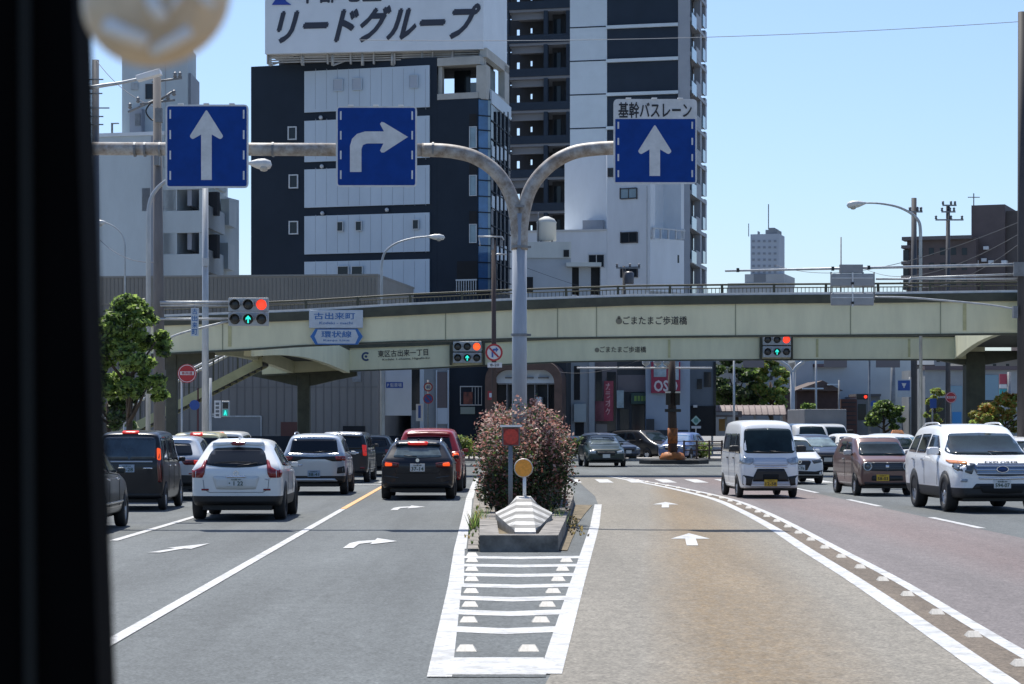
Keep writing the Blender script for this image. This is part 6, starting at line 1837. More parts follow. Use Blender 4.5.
    def decal(s, name, poly, view, m, parent=None, off=.006, grid=.09, rnd=.03, mirror=False):
        if mirror: s.decal(name, [(-a, c) for a, c in poly][::-1], view, m, parent, off, grid, rnd)
        pts = rnd_poly(poly, rnd) if rnd else poly
        bm = bmesh.new(); f = bm.faces.new([bm.verts.new((a, c, 0)) for a, c in pts])
        for ax in (0, 1):
            lo = min(p[ax] for p in pts); hi = max(p[ax] for p in pts); k = int((hi - lo) / grid)
            for i in range(1, k + 1):
                co = [0, 0, 0]; co[ax] = lo + (hi - lo) * i / (k + 1); no = [0, 0, 0]; no[ax] = 1
                bmesh.ops.bisect_plane(bm, geom=bm.verts[:] + bm.edges[:] + bm.faces[:], plane_co=co, plane_no=no)
        bmesh.ops.triangulate(bm, faces=[f for f in bm.faces if len(f.verts) > 4])
        nsum = Vector((0, 0, 0))
        base = []
        for v in bm.verts:
            loc, nrm = s.hit(view, v.co.x, v.co.y); v.co = loc + nrm * off; nsum += nrm
        bm.normal_update()
        tot = Vector((0, 0, 0))
        for f in bm.faces: tot += f.normal * f.calc_area(); f.smooth = True
        if tot.dot(nsum) < 0: bmesh.ops.reverse_faces(bm, faces=bm.faces[:])
        me = bpy.data.meshes.new(name); bm.to_mesh(me); bm.free(); me.materials.append(m)
        o = bpy.data.objects.new(name, me); COL.objects.link(o); o.parent = parent or s.root
        md = o.modifiers.new('edge', 'SOLIDIFY'); md.thickness = off * .9; md.offset = -1
        return o
    def box(s, name, m, x0, x1, y0, y1, z0, z1, parent=None, bevel=.01):
        b = B(); b.box(x0, x1, y0, y1, z0, z1); o = b.done(name, m, None, local=True, bevel=bevel); o.parent = parent or s.root; return o
    def wheels(s, r, tw, yf, yr, rim=ALLOY, track=None):
        tr = (track or s.W) / 2
        w0 = None
        for y in (yr, yf):
            for sd in (-1, 1):
                if w0 is None:
                    b = B(); b.lathe([(r * .64, -tw / 2), (r * .93, -tw / 2), (r, -tw * .38), (r, tw * .38), (r * .93, tw / 2), (r * .64, tw / 2), (r * .6, tw * .3), (r * .6, -tw * .3), (r * .64, -tw / 2)], (0, 0, 0), (1, 0, 0), 28)
                    w0 = o = b.done('wheel', RUBBER, None, local=True)
                    b = B(); b.lathe([(0, -.02), (r * .6, -.02), (r * .6, .0), (0, 0)], (0, 0, 0), (1, 0, 0), 24)
                    for k in range(7):
                        T = Matrix.Rotation(k * 2 * math.pi / 7, 4, 'X'); b.box(tw * .2, tw * .36, -r * .075, r * .075, r * .1, r * .62, T)
                    b.lathe([(r * .56, tw * .3), (r * .66, tw * .48), (r * .66, tw * .40), (r * .56, tw * .2)], (0, 0, 0), (1, 0, 0), 28)
                    b.lathe([(0, tw * .2), (r * .16, tw * .2), (r * .14, tw * .42), (0, tw * .42)], (0, 0, 0), (1, 0, 0), 14)
                    rm = b.done('rim', rim, None, local=True); rm.parent = o; s._rim = rm
                else:
                    o = w0.copy(); COL.objects.link(o); rm = s._rim.copy(); COL.objects.link(rm); rm.parent = o
                o.parent = s.root; o.location = (sd * (tr - tw / 2 + .008), y, r); o.rotation_euler = (random.uniform(0, 1), 0, 0 if sd > 0 else math.pi)
        zlow = s.zlow
        for y in (yr, yf):
            for v in ('right', 'left'):
                R_ = r * 1.17
                pts = [(y + R_ * math.cos(a), r + R_ * math.sin(a)) for a in [R(-12 + 204 * k / 16) for k in range(17)]]
                pts = [(a, max(zlow + .02, c)) for a, c in pts]
                s.decal('wheel_arch', pts, v, TRIM if s.P.get('clad') else SHUT, None, .006, .12, 0)
        # axle and floor pan
        s.box('underbody', BLACK, -tr + tw, tr - tw, s.y0 + .25, s.y1 - .3, zlow - .06, zlow + .12)
    def plate(s, view, z, m=PLATEW, digits='', x=0, ink=PLINK, h=.165, w_=.33, deep=.0):
        sg = -1 if view == 'rear' else 1
        loc, n = s.hit(view, x, z)
        y = loc.y + sg * .018
        o = s.box('number_plate', m, x - w_ / 2, x + w_ / 2, min(y, y - sg * .05), max(y, y - sg * .05), z - h / 2, z + h / 2, None, .004)
        if digits:
            text(digits, 'lettering', ink, o, (x, y + sg * .004, z - h * .14), w_ * .82, h * .46, right=(-sg, 0, 0), bold=.02, depth=.003, local=True)
            text('名古屋 500', 'lettering', ink, o, (x, y + sg * .004, z + h * .31), w_ * .55, h * .2, right=(-sg, 0, 0), bold=.01, depth=.003, local=True)
        return o
    def mirrors(s, y, z, m, w_=.16, out=.16, h=.115):
        for sd in (-1, 1):
            loc, n = s.hit('right' if sd > 0 else 'left', y, z)
            x = loc.x
            b = B(); ww, hh = h * .62, h * .42
            b.prism([(-ww, -.05, -hh * .8), (ww, -.05, -hh), (ww * 1.05, -.05, hh * .7), (ww * .6, -.05, hh), (-ww * .8, -.05, hh), (-ww, -.05, hh * .6)], (0, .06, 0))
            b.prism([(-ww * .9, .01, -hh * .7), (ww * .9, .01, -hh * .9), (ww * .95, .01, hh * .6), (ww * .5, .01, hh * .9), (-ww * .7, .01, hh * .9), (-ww * .9, .01, hh * .5)], (0, .05, 0))
            if sd < 0:
                for v in b.bm.verts: v.co.x *= -1
            o = b.done('mirror', m, None, local=True, bevel=.02); o.parent = s.root; o.location = (x + sd * (out * .35 + h * .25), y, z + .02)
            b = B(); b.tube([(x - sd * .03, y, z - .03), (x + sd * out * .45, y, z)], .025, 6); a = b.done('mirror_arm', TRIM, None, local=True); a.parent = s.root
    def handles(s, ys, z, m):
        for v, sd in (('right', 1), ('left', -1)):
            for y in ys:
                loc, n = s.hit(v, y, z); s.box('door_handle', m, loc.x - .02, loc.x + .03, y - .09, y + .09, z - .018, z + .018, None, .01)
    def side_glass(s, polys, m=CARGLASS):
        for v in ('right', 'left'):
            for p in polys: s.decal('side_window', p, v, m, None, .006, .1, .03)
    def shutlines(s, ys, z0, z1):
        for v in ('right', 'left'):
            for y in ys: s.decal('door_gap', [(y - .006, z0), (y + .006, z0), (y + .006, z1), (y - .006, z1)], v, SHUT, None, .004, .12, 0)
    def wiper(s, view, x0, z0, x1, z1):
        a, n = s.hit(view, x0, z0); c, n2 = s.hit(view, x1, z1); b = B()
        m_ = a.lerp(c, .5); mm, n3 = s.hit(view, m_.x, m_.z)
        b.tube([a + n * .025, mm + n3 * .02, c + n2 * .02], .011, 6); o = b.done('wiper', BLACK, None, local=True); o.parent = s.root
    def rails(s, x, y0, y1, m=ALLOY):
        for sd in (-1, 1):
            pts = []
            for k in range(7):
                y = y0 + (y1 - y0) * k / 6; loc, n = s.hit('top', sd * x, y); pts.append(loc + Vector((0, 0, .055 if 0 < k < 6 else .0)))
            b = B(); b.tube(pts, .018, 8); o = b.done('roof_rail', m, None, local=True, smooth=False); o.parent = s.root
    def antenna(s, y):
        loc, n = s.hit('top', 0, y); b = B()
        b.prism([loc + Vector((-.02, -.08, -.01)), loc + Vector((.02, -.08, -.01)), loc + Vector((.02, .10, -.01)), loc + Vector((-.02, .10, -.01))], (0, -.03, .06)); o = b.done('roof_antenna', s.P['paint'], None, local=True, bevel=.008); o.parent = s.root

def hatch_rings(L, Wd, H, zl=.26, belt=.93, rt=.42, roof_r=.55, rf=.50, bf=.58, cowl=.755, hood=.98, nose=.80, rw=.74, rake=.05, tail_w=.95):
    w_ = Wd / 2
    return [
        (.07, .02, rt, zl + .10, belt, H - .10, w_ * tail_w, w_ * tail_w, w_ * rw * .92),
        (.30, .28, rt + .10, zl, belt, H - .045, w_, w_, w_ * rw * .97),
        (L * .28, L * .28, L * .30, zl, belt - .01, H, w_, w_, w_ * rw),
        (L * rf, L * bf * .96, L * rf, zl, belt - .02, H - .02, w_, w_, w_ * rw * .98),
        (L * (rf + .06), L * bf, L * (rf + .07), zl, belt - .03, H - .10, w_, w_, w_ * rw * .96),
        (L * cowl, L * (cowl - .02), L * cowl, zl, belt - .05, hood, w_, w_ * .97, w_ * .82),
        (L * .93, L * .92, L * .92, zl, nose - .07, (hood + nose) / 2, w_ * .97, w_ * .93, w_ * .74),
        (L - .03, L - .02, L - .06, zl + .03, nose - .10, nose, w_ * .86, w_ * .84, w_ * .66),
        (L, L, L - .03, zl + .10, nose - .16, nose - .06, w_ * .80, w_ * .78, w_ * .62)]
def van_rings(L, Wd, H, zl=.24, belt=1.0, rt=.14, rf=.80, bf=.88, cowl=.95, hood=1.05, nose=.95, rw=.86, rearbelt=None):
    w_ = Wd / 2
    return [
        (.04, .0, rt, zl + .08, belt, H - .09, w_ * .96, w_ * .97, w_ * rw * .94),
        (.16, .14, rt + .10, zl, belt, H - .03, w_, w_, w_ * rw * .98),
        (L * .3, L * .3, L * .3, zl, belt, H, w_, w_, w_ * rw),
        (L * .6, L * .6, L * .6, zl, belt, H, w_, w_, w_ * rw),
        (L * rf, L * bf * .97, L * rf, zl, belt, H - .04, w_, w_, w_ * rw * .97),
        (L * (rf + .045), L * bf, L * (rf + .05), zl, belt - .01, H - .13, w_, w_, w_ * rw * .95),
        (L * cowl, L * (cowl - .01), L * cowl, zl, belt - .05, hood, w_ * .985, w_ * .965, w_ * .86),
        (L * .985, L * .98, L * .975, zl + .02, nose - .12, nose, w_ * .94, w_ * .92, w_ * .82),
        (L, L, L - .02, zl + .07, nose - .22, nose - .12, w_ * .90, w_ * .88, w_ * .80)]

def sy(poly): return poly + [(-a, c) for a, c in poly[::-1]]     # close a half outline (x >= 0) about the centre line
def mk(name, label, cat, X, Y, rz, L, Wd, H, col, kind, zl=.26, facing='rear', clad=False, rough=.28, metal=0, **kw):
    pm = paint('paint ' + name + str(len(MATS)), col, rough, metal)
    front = facing == 'front'
    # origin at the end that faces the viewer
    c = Car(name, label, cat, X, Y, rz + (math.pi if front else 0), L, Wd, H, {'paint': pm, 'clad': bool(clad), 'clad_z': clad if clad is not True else None})
    c.zlow = zl
    st = (hatch_rings if kind == 'hatch' else van_rings)(L, Wd, H, zl, **kw)
    if front:           # put the origin under the nose
        st = [(a - L, b_ - L, d - L) + tuple(r) for a, b_, d, *r in st]
    c.off = -L if front else 0
    c.shell(st, pm)
    return c, pm

# ---- white crossover with boomerang tail lamps (centre left lane)
X, Y = -5.27, 44.2
c, pm = mk('compact_crossover', 'white rounded crossover car with boomerang shaped red tail lamps', 'car', X, Y, R(.6), 4.135, 1.765, 1.565, (.80, .81, .80), 'hatch', .25, clad=.47, belt=.98, rt=.50, rw=.70, tail_w=.93, hood=1.05, nose=.9)
c.decal('rear_window', sy([(.0, 1.40), (.44, 1.38), (.52, 1.30), (.60, 1.07), (.30, 1.02), (0, 1.01)]), 'rear', CARGLASS, rnd=.05)
c.decal('rear_spoiler', sy([(0, 1.535), (.42, 1.525), (.50, 1.44), (0, 1.455)]), 'rear', pm, off=.035, rnd=.02)
c.decal('high_brake_light', sy([(0, 1.475), (.11, 1.475), (.11, 1.435), (0, 1.435)]), 'rear', TAIL, off=.05, rnd=.005)
for sd in (1, -1):
    P = [(.57, 1.16), (.62, 1.14), (.665, 1.02), (.83, .94), (.83, .82), (.64, .82), (.60, .90)]
    c.decal('tail_light', P if sd > 0 else [(-a, b_) for a, b_ in P][::-1], 'rear', TAIL, off=.012, rnd=.02)
for v in ('right', 'left'): c.decal('tail_light', [(.04, .82), (.20, .84), (.24, .92), (.10, .97), (.03, .94)], v, TAIL, off=.01, rnd=.02)
c.decal('tailgate_gap', sy([(0, .545), (.50, .545), (.60, .60), (.62, .78), (.635, .78), (.615, .59), (.505, .532), (0, .532)]), 'rear', mat('soft panel gap', (.30, .30, .30), .8), off=.003, rnd=0, grid=.2)
c.decal('plate_recess', sy([(0, .855), (.42, .855), (.45, .83), (.38, .60), (0, .59)]), 'rear', mat('white shade insert', (.66, .67, .66), .35), off=.004, rnd=.03)
c.decal('garnish', sy([(0, .86), (.18, .86), (.2, .845), (.16, .82), (0, .815)]), 'rear', CHROME, off=.012, rnd=.01)
b_ = B(); b_.lathe([(.034, 0), (.045, 0), (.045, .008), (.034, .008), (.034, 0)], (0, c.hit('rear', 0, .91)[0].y - .012, .91), (0, -1, 0), 18, False); o = b_.done('emblem', CHROME, None, local=True); o.parent = c.root
c.plate('rear', .735, PLATEW, '・1 22', ink=PLINK)
c.decal('reflector', [(.52, .61), (.66, .61), (.66, .575), (.52, .575)], 'rear', TAIL, mirror=True, off=.008, rnd=.01)
c.decal('badge', [(.55, .80), (.66, .80), (.66, .78), (.55, .78)], 'rear', CHROME, off=.006, rnd=0)
c.wiper('rear', .02, 1.03, .40, 1.08)
c.side_glass([[(.60, 1.05), (.74, 1.36), (1.35, 1.46), (1.35, 1.02)], [(1.40, 1.02), (1.40, 1.46), (2.05, 1.44), (2.45, 1.02)]])
c.shutlines((1.37, 2.42), .5, 1.0); c.handles((2.1,), .92, pm); c.mirrors(2.45, 1.02, pm)
c.wheels(.345, .22, 3.30, .80, ALLOYD); c.antenna(.75)

# ---- silver compact SUV ahead of it
X, Y = -5.22, 61
c, pm = mk('small_suv', 'silver grey compact SUV with a dark band across its tailgate, ahead of the white crossover', 'car', X, Y, R(.3), 3.995, 1.695, 1.62, (.52, .56, .60), 'hatch', .27, clad=.50, metal=.35, rough=.3, belt=1.02, rt=.28, rw=.80, hood=1.05, nose=.95)
c.decal('rear_window', sy([(0, 1.47), (.58, 1.46), (.64, 1.12), (0, 1.10)]), 'rear', CARGLASS, rnd=.05)
c.decal('tail_light_band', sy([(0, 1.00), (.80, 1.03), (.83, .90), (.5, .88), (.3, .94), (0, .94)]), 'rear', TRIM, off=.008, rnd=.02)
c.decal('tail_light', [(.55, 1.01), (.81, 1.015), (.82, .91), (.60, .91)], 'rear', TAIL, mirror=True, off=.016, rnd=.02)
c.decal('chrome_strip', sy([(0, 1.085), (.66, 1.095), (.66, 1.055), (0, 1.045)]), 'rear', mat('bright silver strip', (.7, .72, .74), .25, .6), off=.008, rnd=.01)
c.decal('bumper_vent', [(.62, .72), (.80, .76), (.82, .58), (.60, .56)], 'rear', TRIM, mirror=True, rnd=.02)
c.decal('skid_plate', sy([(0, .43), (.55, .43), (.62, .36), (0, .34)]), 'rear', ALLOY, off=.014, rnd=.02)
c.plate('rear', .56, PLATEB, '38-41')
c.decal('badge', [(-.55, .80), (-.30, .80), (-.30, .76), (-.55, .76)], 'rear', CHROME, rnd=0)
c.wiper('rear', 0, 1.12, .36, 1.14)
c.side_glass([[(.42, 1.12), (.5, 1.42), (1.28, 1.50), (1.28, 1.06)], [(1.34, 1.06), (1.34, 1.50), (1.95, 1.46), (2.4, 1.05)]])
c.shutlines((1.31, 2.35), .5, 1.05); c.handles((1.1, 2.1), .95, pm); c.mirrors(2.42, 1.06, pm); c.wheels(.335, .2, 3.2, .68); c.rails(.56, .6, 2.1, pm)

# ---- dark minivan further ahead
X, Y = -5.45, 74.5
c, pm = mk('minivan', 'black minivan with upright red tail lamps ahead of the silver SUV', 'minivan', X, Y, R(-.3), 4.7, 1.66, 1.64, (.02, .023, .03), 'van', .28, belt=1.0, rf=.70, bf=.80, cowl=.88, hood=1.12, nose=1.0)
c.decal('rear_window', sy([(0, 1.49), (.60, 1.475), (.66, 1.08), (0, 1.05)]), 'rear', CARGLASS, rnd=.06)
c.decal('roof_spoiler', sy([(0, 1.60), (.58, 1.58), (.62, 1.51), (0, 1.53)]), 'rear', mat('grey spoiler sheen', (.35, .37, .4), .3, .4), off=.04, rnd=.02)
c.decal('tail_light', [(.62, 1.22), (.76, 1.20), (.78, .86), (.66, .86)], 'rear', BRAKE_R, mirror=True, off=.012, rnd=.03)
c.decal('garnish', sy([(0, .98), (.52, .98), (.52, .92), (0, .92)]), 'rear', CHROME, off=.012, rnd=.01)
c.plate('rear', .80, PLATEW, '61-07')
c.decal('reflector', [(.56, .5), (.72, .5), (.72, .45), (.56, .45)], 'rear', TAIL, mirror=True, rnd=.01)
c.side_glass([[(.25, 1.07), (.3, 1.46), (1.3, 1.48), (1.3, 1.05)], [(1.36, 1.05), (1.36, 1.48), (2.5, 1.48), (2.5, 1.05)], [(2.56, 1.05), (2.56, 1.46), (3.1, 1.43), (3.7, 1.05)]])
c.decal('side_strip', [(.3, .42), (.3, .47), (4.2, .47), (4.2, .42)], 'right', CHROME, rnd=0)
c.shutlines((1.33, 2.53, 3.6), .5, 1.1); c.handles((1.5, 2.7), 1.0, CHROME); c.mirrors(3.65, 1.15, pm); c.wheels(.325, .2, 3.85, .78)

# ---- dark estate car in the turning lane
X, Y = -2.32, 56.8
c, pm = mk('estate_car', 'black estate car with silver roof rails waiting in the right turn lane, brake lights on', 'car', X, Y, R(.5), 4.45, 1.80, 1.47, (.011, .013, .019), 'hatch', .24, belt=.93, rt=.42, rw=.75, hood=.98, nose=.8)
c.decal('rear_window', sy([(0, 1.31), (.50, 1.295), (.60, 1.05), (0, 1.03)]), 'rear', CARGLASS_C, rnd=.05)
c.decal('rear_spoiler', sy([(0, 1.42), (.50, 1.40), (.54, 1.335), (0, 1.35)]), 'rear', pm, off=.035, rnd=.02)
c.decal('high_brake_light', sy([(0, 1.385), (.23, 1.385), (.23, 1.345), (0, 1.345)]), 'rear', BRAKE_R, off=.05, rnd=.005)
c.decal('tail_light', [(.44, .90), (.80, .95), (.85, .80), (.46, .80)], 'rear', TAILD, mirror=True, off=.01, rnd=.02)
c.decal('brake_light', [(.62, .90), (.79, .92), (.80, .83), (.62, .83)], 'rear', BRAKE, mirror=True, off=.016, rnd=.03)
c.plate('rear', .79, PLATEW, '37-14', h=.19, w_=.36)
b_ = B(); b_.lathe([(0, 0), (.045, 0), (.045, .012), (0, .012)], (0, c.hit('rear', 0, .97)[0].y - .012, .97), (0, -1, 0), 18, False); o = b_.done('emblem', CHROME, None, local=True); o.parent = c.root
c.decal('tailgate_gap', sy([(0, .66), (.52, .66), (.56, .76), (.57, .76), (.53, .65), (0, .65)]), 'rear', SHUT, off=.004, rnd=0, grid=.2)
c.decal('lower_bumper', sy([(0, .42), (.6, .42), (.84, .48), (.84, .28), (0, .28)]), 'rear', TRIM, rnd=.02)
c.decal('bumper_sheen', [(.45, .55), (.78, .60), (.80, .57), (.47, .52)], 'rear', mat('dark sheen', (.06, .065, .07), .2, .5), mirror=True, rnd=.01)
c.wiper('rear', -.02, 1.05, -.34, 1.07)
c.side_glass([[(.52, 1.02), (.66, 1.28), (1.35, 1.36), (1.35, .98)], [(1.41, .98), (1.41, 1.36), (2.15, 1.34), (2.65, .97)]])
c.shutlines((1.38, 2.6), .4, .95); c.handles((1.2, 2.3), .88, pm); c.mirrors(2.7, 1.0, pm); c.wheels(.325, .225, 3.6, .86, ALLOYD); c.rails(.56, .55, 2.3, mat('bright rail', (.72, .73, .75), .25, .8))
c.antenna(.9)

# ---- red SUV in front of it
X, Y = -2.32, 63.8
c, pm = mk('red_suv', 'dark red SUV with one orange brake light showing, stopped ahead of the black estate car', 'car', X, Y, R(-.7), 4.5, 1.86, 1.76, (.30, .016, .02), 'hatch', .30, belt=1.03, rt=.36, rw=.78, hood=1.05, nose=.92)
c.decal('rear_window', sy([(0, 1.52), (.58, 1.505), (.68, 1.14), (0, 1.12)]), 'rear', CARGLASS, rnd=.05)
c.decal('rear_spoiler', sy([(0, 1.64), (.56, 1.62), (.60, 1.55), (0, 1.57)]), 'rear', pm, off=.04, rnd=.02)
c.decal('tail_light', [(.60, 1.10), (.86, 1.12), (.88, .86), (.68, .86)], 'rear', TAIL, mirror=True, off=.01, rnd=.03)
c.decal('brake_light', [(.68, 1.06), (.84, 1.07), (.85, .92), (.70, .92)], 'rear', BRAKE, mirror=True, off=.016, rnd=.04)
c.decal('silver_strip', sy([(0, 1.10), (.55, 1.105), (.55, 1.06), (0, 1.055)]), 'rear', CHROME, rnd=.01)
c.plate('rear', .85, PLATEW, '20-65')
c.decal('lower_bumper', sy([(0, .52), (.86, .56), (.87, .34), (0, .34)]), 'rear', TRIM, rnd=.02)
c.side_glass([[(.46, 1.12), (.58, 1.48), (1.4, 1.56), (1.4, 1.08)], [(1.46, 1.08), (1.46, 1.56), (2.2, 1.52), (2.75, 1.06)]])
c.shutlines((1.43, 2.7), .5, 1.05); c.handles((1.2, 2.35), .98, pm); c.mirrors(2.75, 1.1, pm); c.wheels(.36, .24, 3.6, .85)

# ---- black tall kei van in the kerb lane
X, Y = -8.2, 49.6
c, pm = mk('kei_van', 'black tall boxy small van with lit lamps at roof edge and corner', 'van', X, Y, R(.5), 3.395, 1.475, 1.72, (.012, .013, .017), 'van', .22, belt=.98, rf=.66, bf=.76, cowl=.86, hood=1.02, nose=.9, rw=.88)
c.decal('rear_window', sy([(0, 1.58), (.55, 1.57), (.57, 1.10), (0, 1.08)]), 'rear', mat('tinted rear glass', (.02, .035, .05), .05, 0, .6, 2, spec=.9), rnd=.07)
c.decal('high_brake_light', sy([(0, 1.68), (.17, 1.68), (.17, 1.645), (0, 1.645)]), 'rear', BRAKE_R, off=.03, rnd=.01)
c.decal('tail_light', [(.58, 1.36), (.665, 1.34), (.70, .60), (.62, .60)], 'rear', TAILD, mirror=True, off=.01, rnd=.03)
c.decal('brake_light', [(.585, 1.34), (.655, 1.32), (.675, 1.08), (.60, 1.08)], 'rear', BRAKE, mirror=True, off=.016, rnd=.03)
c.decal('garnish', sy([(0, 1.06), (.50, 1.06), (.50, 1.03), (0, 1.03)]), 'rear', mat('dull chrome', (.4, .45, .5), .3, .7), off=.012, rnd=.01)
c.plate('rear', .90, PLATEB, '57-28', x=-.05)
c.decal('badge', [(.3, .92), (.5, .92), (.5, .89), (.3, .89)], 'rear', CHROME, rnd=0)
c.decal('lower_bumper', sy([(0, .36), (.68, .36), (.68, .24), (0, .24)]), 'rear', TRIM, rnd=.02)
c.side_glass([[(.22, 1.05), (.26, 1.56), (.85, 1.58), (.85, 1.02)], [(.91, 1.02), (.91, 1.58), (1.65, 1.58), (1.65, 1.02)], [(1.71, 1.02), (1.71, 1.56), (2.1, 1.54), (2.5, 1.02)]])
c.shutlines((.88, 1.68, 2.5), .4, 1.0); c.handles((1.0, 1.8), .95, CHROME); c.mirrors(2.5, 1.05, pm); c.wheels(.285, .155, 2.85, .42)

# ---- grey car mostly hidden by the pillar
X, Y = -7.75, 38.6
c, pm = mk('grey_hatchback', 'dark grey hatchback half hidden behind the black window pillar', 'car', X, Y, R(1.0), 3.995, 1.695, 1.47, (.05, .055, .055), 'hatch', .26, metal=.5, rough=.3, belt=.95, rt=.34, rw=.76, hood=.98, nose=.82)
c.decal('rear_window', sy([(0, 1.32), (.5, 1.31), (.6, 1.05), (0, 1.03)]), 'rear', CARGLASS, rnd=.05)
c.decal('tail_light', [(.62, 1.0), (.80, 1.0), (.82, .80), (.66, .80)], 'rear', TAIL, mirror=True, off=.012, rnd=.03)
for v in ('right', 'left'): c.decal('tail_light', [(.05, .82), (.22, .82), (.26, .98), (.08, 1.0)], v, TAIL, off=.012, rnd=.02)
c.plate('rear', .72, PLATEW, '84-30')
c.side_glass([[(.45, 1.02), (.56, 1.3), (1.25, 1.37), (1.25, .98)], [(1.31, .98), (1.31, 1.37), (1.95, 1.33), (2.45, .96)]])
c.decal('side_strip', [(.4, .45), (.4, .49), (3.4, .49), (3.4, .45)], 'right', CHROME, rnd=0)
c.shutlines((1.28, 2.4), .4, .97); c.handles((1.1, 2.1), .88, CHROME); c.mirrors(2.45, 1.0, pm); c.wheels(.30, .19, 3.15, .65)

# ---- silver SUV between the vans
X, Y = -8.35, 56.2
c, pm = mk('silver_suv', 'pale silver SUV with black lower half between black van and white crossover', 'car', X, Y, R(.8), 4.3, 1.79, 1.58, (.48, .51, .55), 'hatch', .32, clad=.62, metal=.3, belt=1.0, rt=.45, rw=.74, hood=1.02, nose=.9)
c.decal('rear_window', sy([(0, 1.40), (.5, 1.385), (.6, 1.10), (0, 1.08)]), 'rear', CARGLASS, rnd=.06)
c.decal('tail_light', [(.30, .99), (.84, .99), (.84, .87), (.4, .87)], 'rear', TAILD, mirror=True, off=.012, rnd=.03)
c.decal('brake_light', [(.62, .98), (.82, .98), (.82, .88), (.64, .88)], 'rear', BRAKE_R, mirror=True, off=.018, rnd=.03)
c.decal('reflector', [(.50, .67), (.76, .67), (.76, .64), (.50, .64)], 'rear', TAIL, mirror=True, rnd=.01)
c.plate('rear', .72, PLATEW, '70-12')
c.side_glass([[(.55, 1.08), (.7, 1.38), (1.4, 1.47), (1.4, 1.05)], [(1.46, 1.05), (1.46, 1.47), (2.1, 1.44), (2.6, 1.03)]])
c.shutlines((1.43, 2.55), .5, 1.0); c.mirrors(2.6, 1.05, pm); c.wheels(.345, .22, 3.45, .82)

# ---- cream kei van and white wagon beyond
X, Y = -8.8, 64.5
c, pm = mk('cream_van', 'cream yellow roofed small van with a dark rear window, third in the kerb lane', 'van', X, Y, R(1.2), 3.395, 1.475, 1.66, (.62, .57, .32), 'van', .24, belt=.98, rf=.66, bf=.76, cowl=.86, hood=1.02, nose=.9, rw=.9)
c.decal('rear_window', sy([(0, 1.50), (.60, 1.49), (.64, 1.0), (0, 1.0)]), 'rear', CARGLASS, rnd=.06)
c.decal('high_brake_light', sy([(0, 1.61), (.16, 1.61), (.16, 1.55), (0, 1.55)]), 'rear', BRAKE_R, off=.03, rnd=.01)
c.decal('tail_light', [(.62, 1.20), (.72, 1.20), (.72, .75), (.64, .75)], 'rear', TAIL, mirror=True, off=.012, rnd=.03)
c.plate('rear', .72, PLATEY, '46-90')
c.side_glass([[(.22, 1.05), (.26, 1.5), (.9, 1.52), (.9, 1.02)], [(.96, 1.02), (.96, 1.52), (1.7, 1.52), (1.7, 1.02)]])
c.shutlines((.93, 1.73), .4, 1.0); c.mirrors(2.5, 1.05, pm); c.wheels(.28, .15, 2.85, .45)
X, Y = -9.15, 72.5
c, pm = mk('white_wagon', 'white roofed wagon with orange brake light at its roof edge beyond the cream van', 'car', X, Y, R(1.0), 4.4, 1.70, 1.66, (.76, .76, .74), 'van', .26, belt=1.0, rf=.62, bf=.72, cowl=.84, hood=1.02, nose=.9, rw=.84)
c.decal('rear_window', sy([(0, 1.50), (.60, 1.49), (.66, 1.06), (0, 1.05)]), 'rear', CARGLASS, rnd=.06)
c.decal('high_brake_light', [(-.2, 1.60), (.1, 1.60), (.1, 1.53), (-.2, 1.53)], 'rear', BRAKE, off=.03, rnd=.01)
c.decal('tail_light', [(.66, 1.15), (.80, 1.15), (.81, .8), (.68, .8)], 'rear', TAIL, mirror=True, off=.012, rnd=.03)
c.plate('rear', .75, PLATEW, '11-53')
c.side_glass([[(.25, 1.08), (.32, 1.5), (1.3, 1.53), (1.3, 1.05)], [(1.36, 1.05), (1.36, 1.53), (2.3, 1.52), (2.3, 1.05)]])
c.shutlines((1.33, 2.33), .4, 1.0); c.mirrors(3.1, 1.05, pm); c.wheels(.32, .2, 3.6, .8)

# ================= oncoming side =================
# ---- white kei van
X, Y = 6.5, 58.2
c, pm = mk('kei_van', 'white small cab forward van with black bumper beside the bus lane', 'van', X, Y, R(3.6), 3.395, 1.50, 1.97, (.80, .81, .81), 'van', .24, 'front', belt=1.02, rf=.80, bf=.90, cowl=.965, hood=1.13, nose=1.02, rw=.87)
Q = c.off + c.L
c.decal('windscreen', sy([(0, 1.76), (.55, 1.74), (.60, 1.68), (.655, 1.20), (.60, 1.13), (0, 1.12)]), 'front', CARGLASS_F, rnd=.05)
c.decal('headlight', [(.42, 1.00), (.68, 1.04), (.70, .86), (.52, .84), (.44, .90)], 'front', HEADG, mirror=True, off=.01, rnd=.02)
for v in ('right', 'left'): c.decal('headlight', [(-.30, .88), (-.06, .86), (-.05, 1.02), (-.22, 1.02)], v, HEADG, off=.01, rnd=.02)
c.decal('front_panel', sy([(0, 1.01), (.40, 1.01), (.46, .86), (.40, .81), (0, .80)]), 'front', mat('van panel shade', (.50, .55, .62), .3), off=.005, rnd=.02)
c.decal('grille', sy([(0, .74), (.34, .74), (.44, .54), (.46, .42), (0, .42)]), 'front', BLACK, off=.009, rnd=.02)
c.decal('grille_strip', sy([(0, .80), (.40, .80), (.42, .775), (0, .77)]), 'front', CHROME, off=.012, rnd=.005)
c.decal('bumper_corner', [(.44, .54), (.70, .58), (.70, .34), (.50, .31)], 'front', BLACK, mirror=True, off=.008, rnd=.02)
c.decal('lower_lip', sy([(0, .42), (.46, .42), (.52, .29), (0, .28)]), 'front', mat('lip silver', (.46, .45, .47), .4), off=.007, rnd=.02)
c.decal('lower_grille', sy([(0, .60), (.20, .60), (.20, .46), (0, .46)]), 'front', SHUT, off=.012, rnd=.02)
c.plate('front', .385, PLATEY, '12-58', x=.0, ink=PLINKB)
